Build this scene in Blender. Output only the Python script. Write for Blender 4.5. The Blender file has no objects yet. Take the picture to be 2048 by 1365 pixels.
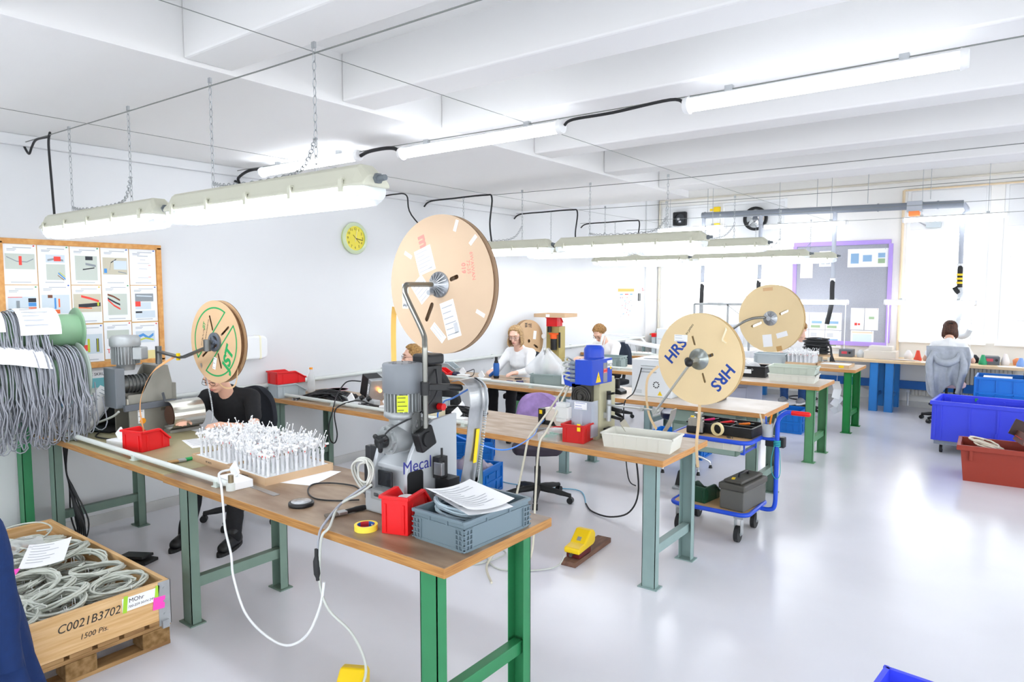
import bpy, bmesh, math, random
from mathutils import Vector, Matrix, Euler
D = bpy.data
scene = bpy.context.scene
C = scene.collection
R = math.radians
rnd = random.Random(7)

# ---------------------------------------------------------------- camera, world, exposure
cam_data = D.cameras.new('camera'); cam = D.objects.new('camera', cam_data); C.objects.link(cam)
cam_data.sensor_width = 36; cam_data.lens = 24.08; cam_data.clip_start = 0.05; cam_data.clip_end = 200
cam.location = (5.85, 0, 1.88)
cam.rotation_euler = (R(90 - 4.38), 0, R(37.0))
scene.camera = cam
scene.view_settings.view_transform = 'Standard'
scene.view_settings.look = 'None'
scene.view_settings.gamma = 1
scene.view_settings.use_curve_mapping = False
scene.view_settings.exposure = 1.29
world = D.worlds.new('World'); scene.world = world; world.use_nodes = True
wb = world.node_tree.nodes['Background']; wb.inputs[0].default_value = (0.93, 0.97, 1.0, 1); wb.inputs[1].default_value = 2.9
_wt = world.node_tree; _tc = _wt.nodes.new('ShaderNodeTexCoord'); _sp = _wt.nodes.new('ShaderNodeSeparateXYZ'); _rp = _wt.nodes.new('ShaderNodeValToRGB')
_rp.color_ramp.elements[0].position = 0.47; _rp.color_ramp.elements[0].color = (0.42, 0.43, 0.44, 1)      # pale ground outside
_rp.color_ramp.elements[1].position = 0.53; _rp.color_ramp.elements[1].color = (0.93, 0.97, 1.0, 1)       # overcast sky
_mr = _wt.nodes.new('ShaderNodeMapRange'); _mr.inputs['From Min'].default_value = -1
_wt.links.new(_tc.outputs['Generated'], _sp.inputs[0]); _wt.links.new(_sp.outputs['Z'], _mr.inputs['Value']); _wt.links.new(_mr.outputs['Result'], _rp.inputs['Fac']); _wt.links.new(_rp.outputs['Color'], wb.inputs[0])
LAMP = 6.5          # radiance of the lit tubes
sun_data = D.lights.new('daylight_sun', 'SUN'); sun_data.energy = 1.2; sun_data.angle = R(12); sun_data.color = (1, 0.97, 0.92)
sun = D.objects.new('daylight_sun', sun_data); C.objects.link(sun); sun.rotation_euler = (R(52), 0, R(62))

# ---------------------------------------------------------------- materials
def lin(h):
    h = h.lstrip('#'); o = []
    for i in (0, 2, 4):
        c = int(h[i:i+2], 16) / 255
        o.append(c / 12.92 if c <= 0.04045 else ((c + 0.055) / 1.055) ** 2.4)
    return (*o, 1)
_M = {}
def mat(name, col='#cccccc', rough=0.5, metal=0.0, spec=0.5, emit=0, var=0.0, scale=8.0, bump=0.0, alpha=1.0, trans=0.0, coat=0.0, stretch=None, col2=None, ior=1.45):
    """Principled material; var mixes the colour with col2 (or a darker tone of itself) by noise; bump by the same noise."""
    if name in _M: return _M[name]
    m = D.materials.new(name); m.use_nodes = True; _M[name] = m
    nt = m.node_tree; b = nt.nodes['Principled BSDF']
    c = lin(col)
    b.inputs['Base Color'].default_value = c; b.inputs['Roughness'].default_value = rough; b.inputs['Metallic'].default_value = metal
    b.inputs['Specular IOR Level'].default_value = spec; b.inputs['IOR'].default_value = ior
    b.inputs['Alpha'].default_value = alpha; b.inputs['Transmission Weight'].default_value = trans; b.inputs['Coat Weight'].default_value = coat
    if emit: b.inputs['Emission Color'].default_value = c; b.inputs['Emission Strength'].default_value = emit
    if var or bump or col2:
        tc = nt.nodes.new('ShaderNodeTexCoord'); n = nt.nodes.new('ShaderNodeTexNoise'); n.inputs['Scale'].default_value = scale; n.inputs['Detail'].default_value = 5
        mp = nt.nodes.new('ShaderNodeMapping')
        if stretch: mp.inputs['Scale'].default_value = stretch
        nt.links.new(tc.outputs['Object'], mp.inputs['Vector']); nt.links.new(mp.outputs['Vector'], n.inputs['Vector'])
        if var or col2:
            r = nt.nodes.new('ShaderNodeValToRGB'); r.color_ramp.elements[0].position = 0.35; r.color_ramp.elements[1].position = 0.68
            r.color_ramp.elements[0].color = lin(col2) if col2 else tuple(x * (1 - var) for x in c[:3]) + (1,)
            r.color_ramp.elements[1].color = c
            nt.links.new(n.outputs['Fac'], r.inputs['Fac']); nt.links.new(r.outputs['Color'], b.inputs['Base Color'])
        if bump:
            bp = nt.nodes.new('ShaderNodeBump'); bp.inputs['Strength'].default_value = bump; bp.inputs['Distance'].default_value = 0.02
            nt.links.new(n.outputs['Fac'], bp.inputs['Height']); nt.links.new(bp.outputs['Normal'], b.inputs['Normal'])
    return m
def lampmat(name, col, strength):
    if name in _M: return _M[name]
    m = mat(name, col, 0.4); b = m.node_tree.nodes['Principled BSDF']
    b.inputs['Emission Color'].default_value = lin(col); b.inputs['Emission Strength'].default_value = strength
    return m

WALL = mat('wall_paint', '#e0e2e4', 0.85, var=0.02, scale=1.3)
CEIL = mat('ceiling_paint', '#f0f0ef', 0.9, var=0.015, scale=1.0)
FLOOR = mat('floor_epoxy', '#e2e3ea', 0.2, spec=0.5, var=0.05, scale=1.7, bump=0.02)
SKIRT = mat('skirting_tile', '#d3d3d1', 0.4, var=0.12, scale=3)
WFRAME = mat('window_frame_white', '#f1f3f4', 0.45)
BLIND = mat('blind_white', '#f4f6f7', 0.6)
GLASS = mat('window_glass', '#ffffff', 0.02, trans=1.0, ior=1.02)
PLY = mat('plywood_edge', '#cf9c60', 0.55, col2='#b37a42', scale=3.0, stretch=(2, 2, 60))
PLYD = mat('plywood_edge_dark', '#bb8a4c', 0.55, col2='#9a6a36', scale=3.0, stretch=(2, 2, 50))
TOPW = mat('worktop_wood', '#c3b09a', 0.45, col2='#a58a6c', scale=5.0, stretch=(1, 3, 1))
TOPD = mat('worktop_dark', '#a08a72', 0.36, col2='#775c45', scale=4.0, stretch=(0.8, 2.5, 1), bump=0.03)
TOPO = mat('worktop_olive', '#a9a27f', 0.4, col2='#8f8764', scale=3.0)
TOPL = mat('worktop_light', '#d9cfc4', 0.45, col2='#c2b3a1', scale=3.0)
LEGG = mat('leg_grey_green', '#738a7e', 0.45, var=0.12, scale=6)
LEGB = mat('leg_blue_grey', '#8ba3a0', 0.42, var=0.12, scale=6)
LEGGR = mat('leg_green', '#2f8353', 0.4, var=0.12, scale=6)
LEGG2 = mat('leg_mid_green', '#558f62', 0.42, var=0.08)
LEGV = mat('leg_vivid_green', '#0f7f38', 0.4, var=0.06)
LEGBL = mat('leg_bright_blue', '#2f86d6', 0.42, var=0.06)
PIPE = mat('conduit_plastic', '#d5dad6', 0.35)
STEEL = mat('brushed_steel', '#b4b6b8', 0.32, 0.9, var=0.12, scale=20)
DSTEEL = mat('dark_steel', '#6e706f', 0.38, 0.75, var=0.15, scale=12)
CHROME = mat('chrome', '#d8dadd', 0.12, 1.0)
ALU = mat('cast_aluminium', '#a9adae', 0.5, 0.55, var=0.1, scale=14)
BLACK = mat('black_plastic', '#17181a', 0.42)
BLACKM = mat('black_rubber', '#1e1f21', 0.6)
RED = mat('red_bin_plastic', '#e0141a', 0.38)
GREYC = mat('grey_crate_plastic', '#6f8089', 0.42)
GREYL = mat('light_grey_crate_plastic', '#aeb8bc', 0.45)
CREAM = mat('cream_tray_plastic', '#dcdcd3', 0.45)
BLUEC = mat('blue_crate_plastic', '#1173cf', 0.4)
BLUEV = mat('vivid_blue_plastic', '#3c4ae6', 0.38)
WHITE = mat('white_plastic', '#f0f1f2', 0.4)
PAPER = mat('paper_white', '#f2f3f5', 0.8)
INK = mat('ink_black', '#222428', 0.7)
INKG = mat('ink_grey', '#a9adb3', 0.7)
INKR = mat('ink_red', '#e0473f', 0.7)
CARD = mat('reel_cardboard', '#cfae88', 0.75, var=0.05, scale=5)
CARD2 = mat('reel_cardboard_yellow', '#ead2a4', 0.75, var=0.04, scale=5)
CARDE = mat('cardboard_edge', '#7d5a3b', 0.85, var=0.3, scale=40)
BOXC = mat('tray_cardboard', '#cdae8c', 0.75, var=0.06)
CABG = mat('grey_cable', '#bcc0ba', 0.45)
CABD = mat('dark_grey_cable', '#9a9da6', 0.4)
CABK = mat('black_cable', '#1c1d20', 0.45)
YELLOW = mat('yellow_plastic', '#f6d21a', 0.4)
CLEARP = mat('clear_plastic_film', '#f2f5f8', 0.15, alpha=0.32)
FIXB = mat('lamp_housing_beige', '#cfcfbd', 0.45)
LIT = lampmat('lit_diffuser', '#f4f8ff', LAMP)
LIT2 = lampmat('lit_tube', '#f4f8ff', LAMP * 0.8)
FABK = mat('black_chair_fabric', '#23262d', 0.9, bump=0.1, scale=200)
GALV = mat('galvanised_steel', '#b9bdc0', 0.4, 0.7, var=0.15, scale=15)

# ---------------------------------------------------------------- mesh builder
def frame_from(z, hint=(0, 0, 1)):
    z = Vector(z).normalized(); h = Vector(hint)
    if abs(z.dot(h)) > 0.98: h = Vector((1, 0, 0))
    x = h.cross(z).normalized(); y = z.cross(x)
    return Matrix((x, y, z)).transposed()
def smooth_path(pts, k=6, closed=False):
    P = [Vector(p) for p in pts]; n = len(P); o = []
    rng = range(n) if closed else range(n - 1)
    for i in rng:
        if closed: a, b, c, d = P[(i-1) % n], P[i], P[(i+1) % n], P[(i+2) % n]
        else: a, b, c, d = P[max(i-1, 0)], P[i], P[i+1], P[min(i+2, n-1)]
        for j in range(k):
            t = j / k
            o.append(0.5 * ((2*b) + (c-a)*t + (2*a-5*b+4*c-d)*t*t + (3*b-a-3*c+d)*t**3))
    if not closed: o.append(P[-1])
    return o
class MB:
    def __init__(s): s.v = []; s.f = []; s.m = []; s.sm = []
    def add(s, vs, fs, mat=0, smooth=False):
        o = len(s.v); s.v += [tuple(v) for v in vs]
        for f in fs: s.f.append([i + o for i in f]); s.m.append(mat); s.sm.append(smooth)
        return s
    def box(s, c, d, rot=None, mat=0):
        c = Vector(c); h = Vector(d) / 2
        M = rot if rot is not None else Matrix.Identity(3)
        vs = [c + M @ Vector((sx*h.x, sy*h.y, sz*h.z)) for sz in (-1, 1) for sy in (-1, 1) for sx in (-1, 1)]
        return s.add(vs, [(0,2,3,1),(4,5,7,6),(0,1,5,4),(2,6,7,3),(0,4,6,2),(1,3,7,5)], mat)
    def bx(s, x0, x1, y0, y1, z0, z1, mat=0):
        return s.box(((x0+x1)/2, (y0+y1)/2, (z0+z1)/2), (x1-x0, y1-y0, z1-z0), None, mat)
    def bar(s, a, b, w, h, hint=(0, 0, 1), mat=0):
        a = Vector(a); b = Vector(b); M = frame_from(b - a, hint)
        return s.box((a + b) / 2, (w, h, (b - a).length), M, mat)
    def cyl(s, a, b, r0, r1=None, n=16, mat=0, smooth=True, caps=True):
        a = Vector(a); b = Vector(b); r1 = r0 if r1 is None else r1; M = frame_from(b - a)
        vs = [];
        for p, r in ((a, r0), (b, r1)):
            vs += [p + M @ Vector((r*math.cos(2*math.pi*i/n), r*math.sin(2*math.pi*i/n), 0)) for i in range(n)]
        s.add(vs, [(i, (i+1) % n, n+(i+1) % n, n+i) for i in range(n)], mat, smooth)
        if caps: s.add(vs, [tuple(range(n-1, -1, -1)), tuple(range(n, 2*n))], mat, False)
        return s
    def tube(s, pts, r, n=8, mat=0, k=0, closed=False, flat=None):
        """tube along points; k>0 smooths; r may be a list; flat=(w,h,hint) sweeps a rectangle instead"""
        P = smooth_path(pts, k, closed) if k else [Vector(p) for p in pts]
        N = len(P); rings = []; prev = None
        for i, p in enumerate(P):
            if closed: t = P[(i+1) % N] - P[i-1]
            else: t = P[min(i+1, N-1)] - P[max(i-1, 0)]
            if t.length < 1e-9: t = Vector((0, 0, 1))
            t.normalize()
            if flat: M = frame_from(t, flat[2])
            elif prev is None: M = frame_from(t)
            else:
                x = prev.col[0] - t * prev.col[0].dot(t)
                if x.length < 1e-6: M = frame_from(t)
                else: x.normalize(); M = Matrix((x, t.cross(x), t)).transposed()
            prev = M
            rr = r[min(int(i * len(r) / N), len(r)-1)] if isinstance(r, (list, tuple)) else r
            if flat:
                w, h = flat[0] / 2, flat[1] / 2
                rings.append([p + M @ Vector(q) for q in ((-w, -h, 0), (w, -h, 0), (w, h, 0), (-w, h, 0))])
            else: rings.append([p + M @ Vector((rr*math.cos(2*math.pi*j/n), rr*math.sin(2*math.pi*j/n), 0)) for j in range(n)])
        m = len(rings[0]); vs = [v for q in rings for v in q]; fs = []
        for i in range(N if closed else N - 1):
            a = i * m; b = ((i+1) % N) * m
            fs += [(a+j, a+(j+1) % m, b+(j+1) % m, b+j) for j in range(m)]
        s.add(vs, fs, mat, not flat)
        if not closed: s.add(vs, [tuple(range(m-1, -1, -1)), tuple(range((N-1)*m, N*m))], mat)
        return s
    def lathe(s, prof, o=(0, 0, 0), ax=(0, 0, 1), n=28, mat=0, smooth=True, caps=True):
        """prof: (r, h) pairs along the axis; first and last may have r=0"""
        o = Vector(o); M = frame_from(ax); vs = []; 
        for r, h in prof: vs += [o + M @ Vector((r*math.cos(2*math.pi*i/n), r*math.sin(2*math.pi*i/n), h)) for i in range(n)]
        fs = []
        for k in range(len(prof)-1):
            a, b = k*n, (k+1)*n
            fs += [(a+i, a+(i+1) % n, b+(i+1) % n, b+i) for i in range(n)]
        s.add(vs, fs, mat, smooth)
        if caps and prof[0][0] > 1e-6: s.add(vs, [tuple(range(n-1, -1, -1))], mat)
        if caps and prof[-1][0] > 1e-6: s.add(vs, [tuple(range((len(prof)-1)*n, len(prof)*n))], mat)
        return s
    def prism(s, poly, M, h, mat=0):
        """poly: 2D outline in frame M (4x4, x/y in plane), extruded h along its z"""
        n = len(poly); vs = [M @ Vector((x, y, 0)) for x, y in poly] + [M @ Vector((x, y, h)) for x, y in poly]
        return s.add(vs, [tuple(range(n-1, -1, -1)), tuple(range(n, 2*n))] + [(i, (i+1) % n, n+(i+1) % n, n+i) for i in range(n)], mat)
    def ball(s, c, r, rot=None, nu=16, nv=10, mat=0):
        c = Vector(c); r = Vector((r, r, r)) if isinstance(r, (int, float)) else Vector(r); M = rot if rot is not None else Matrix.Identity(3)
        vs = [c + M @ Vector((0, 0, r.z))]
        for j in range(1, nv):
            t = math.pi * j / nv
            vs += [c + M @ Vector((r.x*math.sin(t)*math.cos(2*math.pi*i/nu), r.y*math.sin(t)*math.sin(2*math.pi*i/nu), r.z*math.cos(t))) for i in range(nu)]
        vs.append(c + M @ Vector((0, 0, -r.z))); fs = [(0, 1+i, 1+(i+1) % nu) for i in range(nu)]
        for j in range(nv-2):
            a = 1 + j*nu; b = a + nu
            fs += [(a+i, b+i, b+(i+1) % nu, a+(i+1) % nu) for i in range(nu)]
        e = len(vs)-1; a = 1 + (nv-2)*nu
        fs += [(a+i, e, a+(i+1) % nu) for i in range(nu)]
        return s.add(vs, fs, mat, True)
    def capsule(s, a, b, r0, r1, n=14, mat=0):
        a = Vector(a); b = Vector(b)
        if (b-a).length < 1e-5: return s.ball(a, r0, nu=n)
        M = frame_from(b - a); L = (b-a).length; prof = []
        for i in range(5): t = math.pi/2*i/4; prof.append((max(r0*math.sin(t), 1e-4 if i == 0 else 0), -r0*math.cos(t)))
        for i in range(5): t = math.pi/2*(4-i)/4; prof.append((max(r1*math.sin(t), 1e-4 if i == 4 else 0), L + r1*math.cos(t)))
        return s.lathe(prof, a, b - a, n, mat)
    def grid(s, fn, nu, nv, mat=0, smooth=True):
        vs = [fn(i/nu, j/nv) for j in range(nv+1) for i in range(nu+1)]
        return s.add(vs, [(j*(nu+1)+i, j*(nu+1)+i+1, (j+1)*(nu+1)+i+1, (j+1)*(nu+1)+i) for j in range(nv) for i in range(nu)], mat, smooth)
    def build(s, name, mats, parent=None, bevel=0, seg=2, loc=None, rot=None, label=None, solid=0):
        me = D.meshes.new(name); me.from_pydata(s.v, [], s.f)
        for m in (mats if isinstance(mats, (list, tuple)) else [mats]): me.materials.append(m)
        me.polygons.foreach_set('material_index', s.m); me.polygons.foreach_set('use_smooth', s.sm); me.update()
        bm = bmesh.new(); bm.from_mesh(me); bmesh.ops.recalc_face_normals(bm, faces=bm.faces); bm.to_mesh(me); bm.free()
        o = D.objects.new(name, me); C.objects.link(o)
        if parent: o.parent = parent
        if loc is not None: o.location = loc
        if rot is not None: o.rotation_euler = rot
        if bevel:
            b = o.modifiers.new('bevel', 'BEVEL'); b.width = bevel; b.segments = seg; b.limit_method = 'ANGLE'; b.angle_limit = R(40)
        if solid:
            q = o.modifiers.new('solid', 'SOLIDIFY'); q.thickness = solid; q.offset = 0
        if label: o['label'] = label
        return o
def tag(o, label=None, cat=None, group=None, kind=None):
    if label: o['label'] = label
    if cat: o['category'] = cat
    if group: o['group'] = group
    if kind: o['kind'] = kind
    return o
def thing(name, label, cat, loc=(0, 0, 0), rz=0, group=None):
    o = D.objects.new(name, None); C.objects.link(o); o.empty_display_size = 0.05
    o.location = loc; o.rotation_euler = (0, 0, R(rz)); return tag(o, label, cat, group)
def dup(o, parent=None, loc=None, rz=None, label=None, group=None):
    c = o.copy(); C.objects.link(c)
    if parent: c.parent = parent
    if loc is not None: c.location = loc
    if rz is not None: c.rotation_euler = (0, 0, R(rz))
    if label: c['label'] = label
    if group: c['group'] = group
    for ch in list(o.children): dup(ch, c)
    return c
def struct(name, mb, mats, **k):
    return tag(mb.build(name, mats, **k), kind='structure')
def plane_frame(o, x, y):
    """4x4 with origin o, local x and y directions (world), z = x cross y"""
    x = Vector(x).normalized(); y = Vector(y); y = (y - x*y.dot(x)).normalized(); z = x.cross(y)
    M = Matrix((x, y, z)).transposed().to_4x4(); M.translation = Vector(o); return M
def txt(s, size, m, parent, M, name='lettering', ext=0.0004, align='CENTER', sx=1.0, bold=0.0, shear=0):
    c = D.curves.new(name, 'FONT'); c.body = s; c.size = size; c.extrude = ext; c.align_x = align; c.align_y = 'CENTER'; c.offset = bold; c.shear = shear
    c.resolution_u = 3; c.materials.append(m)
    tmp = D.objects.new(name, c); me = D.meshes.new_from_object(tmp); D.objects.remove(tmp); D.curves.remove(c)
    if not me.materials: me.materials.append(m)
    o = D.objects.new(name, me); C.objects.link(o)
    if parent: o.parent = parent
    o.matrix_local = M @ Matrix.Diagonal((sx, 1, 1, 1)); return o
def ellipse(rx, ry, n=32): return [(rx*math.cos(2*math.pi*i/n), ry*math.sin(2*math.pi*i/n)) for i in range(n)]
def rrect(w, h, r, n=4):
    o = []
    for cx, cy, a0 in ((w/2-r, h/2-r, 0), (-w/2+r, h/2-r, 90), (-w/2+r, -h/2+r, 180), (w/2-r, -h/2+r, 270)):
        o += [(cx + r*math.cos(R(a0+90*i/n)), cy + r*math.sin(R(a0+90*i/n))) for i in range(n+1)]
    return o
I4 = Matrix.Identity(4)
def T(x, y, z): return Matrix.Translation((x, y, z))
# ================================================================ the room
XR, YB, YF, SOF = 12.0, 12.5, -5.0, 8.0
struct('floor', MB().bx(-0.1, XR, YF, YB+0.1, -0.1, 0), FLOOR)
struct('wall_left', MB().bx(-0.2, 0, YF, YB+0.2, 0, 3.75), WALL)
w = MB()                                                   # back wall with three window openings
ZT = 3.45
for x0, x1, z0, z1 in ((-0.2, XR, 0, 1.06), (-0.2, 0.08, 1.06, ZT), (2.42, 4.25, 1.06, ZT), (5.33, 5.5, 1.06, ZT), (6.75, 6.95, 1.06, ZT), (8.3, XR, 1.06, ZT), (-0.2, XR, ZT, 3.8)):
    w.bx(x0, x1, YB, YB+0.2, z0, z1)
struct('wall_back', w, mat('wall_paint_brightened', '#f0efeb', 0.85))  # wall paint lightened here to make up for light missing at this end
w = MB(); w.bx(XR, XR+0.2, YF, YB, 0, 0.9); w.bx(XR, XR+0.2, YF, YB, 3.1, 3.75)
for y in (YF, -1.2, 2.6, 6.4, 10.2, YB-0.2): w.bx(XR, XR+0.2, y, y+0.35, 0.9, 3.1)
struct('wall_right', w, WALL)
w = MB(); w.bx(-0.2, XR, YF-0.2, YF, 0, 0.9); w.bx(-0.2, XR, YF-0.2, YF, 3.1, 3.75)
for x in (-0.2, 2.6, 5.4, 8.2, 11.4): w.bx(x, x+0.5, YF-0.2, YF, 0.9, 3.1)
struct('wall_rear', w, WALL)
w = MB(); w.bx(-0.2, XR+0.2, YF-0.2, SOF, 3.28, 3.45); w.bx(-0.2, XR+0.2, SOF, YB+0.2, 3.72, 3.85); w.bx(-0.2, XR, SOF-0.02, SOF, 3.28, 3.8)
struct('ceiling', w, CEIL)
struct('trim_1', MB().bx(0, 2.5, YF, SOF, 2.98, 3.28), CEIL)            # dropped strip beside the left wall
for i, y in enumerate((-1.4, -0.35, 0.75, 1.78, 2.75, 3.62, 4.75, 5.92, 7.15)):
    struct('trim_%d' % (i+2), MB().bx(2.5, XR, y, y+0.26, 3.0, 3.3), CEIL, bevel=0.012)
struct('trim_20', MB().bx(2.5, XR, SOF-0.3, SOF-0.02, 3.06, 3.28), CEIL)
struct('trim_21', MB().bx(0, 0.05, YF, SOF, 2.9, 2.98), WALL, bevel=0.01)
struct('baseboard_left', MB().bx(0, 0.018, YF, YB, 0, 0.085), SKIRT)
struct('baseboard_back', MB().bx(0.02, XR, YB-0.018, YB, 0, 0.09), SKIRT)
w = MB(); w.tube([(0.05, YB-0.05, 3.56), (XR, YB-0.05, 3.56)], 0.018); w.tube([(0.06, YB-0.05, 3.56), (0.06, YB-0.05, 0.2)], 0.02)
for z in (2.5, 1.66, 1.1): w.box((0.06, YB-0.03, z), (0.06, 0.05, 0.04))
struct('trim_22', w, mat('old_pipe_cream', '#d9d4c6', 0.5))
w = MB(); w.tube([(4.2, YB-0.04, 3.42), (4.2, YB-0.04, 0.3)], 0.02); w.tube([(4.2, YB-0.04, 3.42), (8, YB-0.04, 3.42)], 0.015)
struct('trim_23', w, mat('copper_pipe_faded', '#e3cfae', 0.5))
w = MB(); w.tube([(0.035, 2.75, 0.955), (0.035, 11.9, 0.955)], 0.022)
for y in range(3, 12): w.box((0.02, y+0.3, 0.955), (0.04, 0.03, 0.06))
struct('trim_24', w, PIPE)                                              # conduit along the left wall

def window(n, x0, x1, mull, blinds):
    """upper opaque panel, frame with mullions, pane, blind of slats, sill"""
    t = thing('window_%d' % n, None, None, (x0, YB, 0)); t['kind'] = 'structure'; W = x1 - x0
    f = MB(); fw = 0.07
    f.bx(0.003, W-0.003, 0.024, 0.096, 1.062, 1.16); f.bx(0.003, W-0.003, 0.024, 0.096, ZT-0.07, ZT-0.002); f.bx(0.003, W-0.003, 0.024, 0.096, 2.72, 2.82)
    for x in [0, W-fw] + [m-x0-fw/2 for m in mull]: f.bx(x, x+fw, 0.02, 0.1, 1.06, ZT)
    f.build('frame', WFRAME, t, bevel=0.006)
    MB().bx(0.02, W-0.02, 0.055, 0.06, 1.1, 2.75).build('pane', GLASS, t)
    p = MB(); xs = [0] + [m-x0 for m in mull] + [W]
    for a, b in zip(xs, xs[1:]): p.bx(a+0.05, b-0.05, 0.012, 0.08, 2.8, ZT-0.05)
    p.build('upper_panel', mat('window_panel', '#e7e9ea', 0.5), t, bevel=0.008)
    for a, b, z0, z1 in blinds:
        s = MB(); z = z1
        while z > z0:
            s.box(((a+b)/2-x0, 0.0, z), (b-a, 0.022, 0.0012), Matrix.Rotation(R(-38), 3, 'X')); z -= 0.024
        s.bx(a-x0, b-x0, -0.015, 0.015, z1, z1+0.035); s.bx(a-x0, b-x0, -0.012, 0.012, z0-0.02, z0)
        s.build('blind', BLIND, t)
    MB().bx(-0.03, W+0.03, -0.12, 0.02, 1.03, 1.065).build('sill', WFRAME, t, bevel=0.008)
    return t
window(1, 0.08, 2.42, [1.25], [(0.17, 1.2, 1.2, 2.66), (1.35, 2.32, 1.75, 2.66)])
window(2, 4.25, 5.33, [], [(4.34, 5.24, 1.42, 2.66)])
window(3, 5.5, 6.75, [], [(5.6, 6.65, 1.42, 2.66)])
window(4, 6.95, 8.3, [], [(7.05, 8.2, 1.42, 2.66)])

# ---------------------------------------------------------------- radiator, wall boards
def radiator(x0, x1, label):
    t = thing('radiator', label, 'radiator', (x0, YB-0.06, 0), group=None); W = x1-x0
    b = MB(); n = int(W/0.05)
    for i in range(n): b.bx(i*W/n+0.006, (i+1)*W/n-0.006, -0.05, 0.03, 0.2, 0.74)
    b.bx(0, W, -0.03, 0.02, 0.19, 0.75); b.build('panel', mat('radiator_enamel', '#d5d3cb', 0.45), t, bevel=0.006)
    v = MB(); v.cyl((-0.04, -0.01, 0.02), (-0.04, -0.01, 0.26), 0.014, n=10); v.cyl((-0.04, -0.05, 0.26), (-0.04, 0.0, 0.26), 0.025, n=12); v.tube([(-0.04, -0.01, 0.24), (0.02, -0.01, 0.24)], 0.012)
    v.build('valve', WHITE, t); return t
radiator(4.42, 5.75, 'ribbed cream radiator under the back window behind the seated brown-haired person')

# ---------------------------------------------------------------- hanging lamps and cables
def lamp(x0, y, z, L, label, z_wire=2.93):
    t = thing('hanging_lamp', label, 'lamp', (x0 + L/2, y, z), group='twin-tube hanging lamps'); h = L/2
    prof = [(-0.075, 0.0), (-0.082, -0.012), (-0.082, -0.022), (0.082, -0.022), (0.082, -0.012), (0.075, 0.0), (0.05, 0.055), (0.032, 0.07), (-0.032, 0.07), (-0.05, 0.055)]
    b = MB(); vs = []
    for x, s, zz in ((-h, 0.86, 0.0), (-h+0.06, 1, 1), (h-0.06, 1, 1), (h, 0.86, 0.0)):
        vs += [(x, p*s, q*(1 if q < 0 or zz else 0.35)) for p, q in prof]
    n = len(prof); b.add(vs, [(k*n+i, k*n+(i+1) % n, (k+1)*n+(i+1) % n, (k+1)*n+i) for k in range(3) for i in range(n)] + [tuple(range(n)), tuple(range(3*n, 4*n))])
    b.build('housing', FIXB, t, bevel=0.006)
    d = MB(); prof = [(-0.07, -0.022), (-0.066, -0.065), (-0.045, -0.092), (0.045, -0.092), (0.066, -0.065), (0.07, -0.022)]; vs = []; n = len(prof)
    for x, s in ((-h+0.14, 1), (h-0.14, 1)): vs += [(x, p, q) for p, q in prof]
    d.add(vs, [(i, (i+1) % n, n+(i+1) % n, n+i) for i in range(n)] + [tuple(range(n)), tuple(range(n, 2*n))]); d.build('diffuser', LIT, t, bevel=0.008)
    for sx in (-1, 1):
        e = MB(); vs = []
        for x, s in ((h-0.14, 1), (h-0.05, 0.95), (h-0.015, 0.72)): vs += [(sx*x, p*(0.98 if s > .9 else 0.9), -0.022 + (q+0.022)*s) for p, q in prof]
        e.add(vs, [(k*n+i, k*n+(i+1) % n, (k+1)*n+(i+1) % n, (k+1)*n+i) for k in range(2) for i in range(n)] + [tuple(range(n)), tuple(range(2*n, 3*n))])
        ec = e.build('end_cap', mat('lamp_clear_end', '#e9eef2', 0.1, alpha=0.45), t)
        k = MB()
        for yy in (-0.035, 0.035): k.cyl((sx*(h-0.13), yy, -0.055), (sx*(h-0.075), yy, -0.055), 0.016, n=10)
        k.build('tube_socket', WHITE, ec)
    k = 5
    for sy in (-1, 1):
        for i in range(k):
            x = -h + 0.12 + (L-0.24)*i/(k-1)
            c = MB(); c.box((x, sy*0.086, -0.018), (0.022, 0.012, 0.05)); c.box((x, sy*0.08, 0.01), (0.02, 0.02, 0.008)); c.build('clip', FIXB, t, bevel=0.002)
    g = MB(); g.cyl((h-0.02, 0, 0.01), (h+0.05, 0, 0.01), 0.016, 0.012, n=12); g.cyl((h+0.0, 0, 0.01), (h+0.015, 0, 0.01), 0.022, n=6); g.build('cable_gland', mat('gland_grey', '#6b7378', 0.5), t)
    for sx in (-0.52, 0.52):
        c = MB(); x = sx*h; zt = z_wire - z; z0 = 0.07; nl = int((zt-z0)/0.034)
        for i in range(nl):
            za = z0 + (zt-z0)*i/nl; M = Matrix.Rotation(R(90*(i % 2)+20), 3, 'Z')
            pts = [Vector((x, 0, za+0.02)) + M @ Vector((0.008*math.cos(a), 0, 0.021*math.sin(a))) for a in [2*math.pi*j/8 for j in range(8)]]
            c.tube(pts, 0.0022, 4, closed=True)
        c.box((x, 0, zt), (0.02, 0.012, 0.025)); c.build('chain', GALV, t)
    s = MB(); P = smooth_path([(-0.52*h, 0.0, 0.1), (-0.4*h, 0.02, 0.085), (0.0, 0.03, 0.08), (0.35*h, 0.02, 0.1), (0.52*h, 0.0, 0.22)], 10)
    for i in range(len(P)-1):
        a, b2 = P[i], P[i+1]; M = frame_from(b2-a); c0 = (a+b2)/2; q = (b2-a).length*0.62
        s.tube([c0 + M @ (Vector((0.01*math.cos(u)*(i % 2), 0.01*math.cos(u)*(1-i % 2), q*math.sin(u)))) for u in [2*math.pi*j/7 for j in range(7)]], 0.0025, 4, closed=True)
    s.build('spare_chain', GALV, t)
    return t
ROWS = [(1.9, 2.31, 'over the nearest bench'), (6.0, 2.33, 'in the second row'), (7.8, 2.38, 'in the third row'), (9.6, 2.33, 'in the fourth row'), (11.2, 2.36, 'in the last row')]
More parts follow.
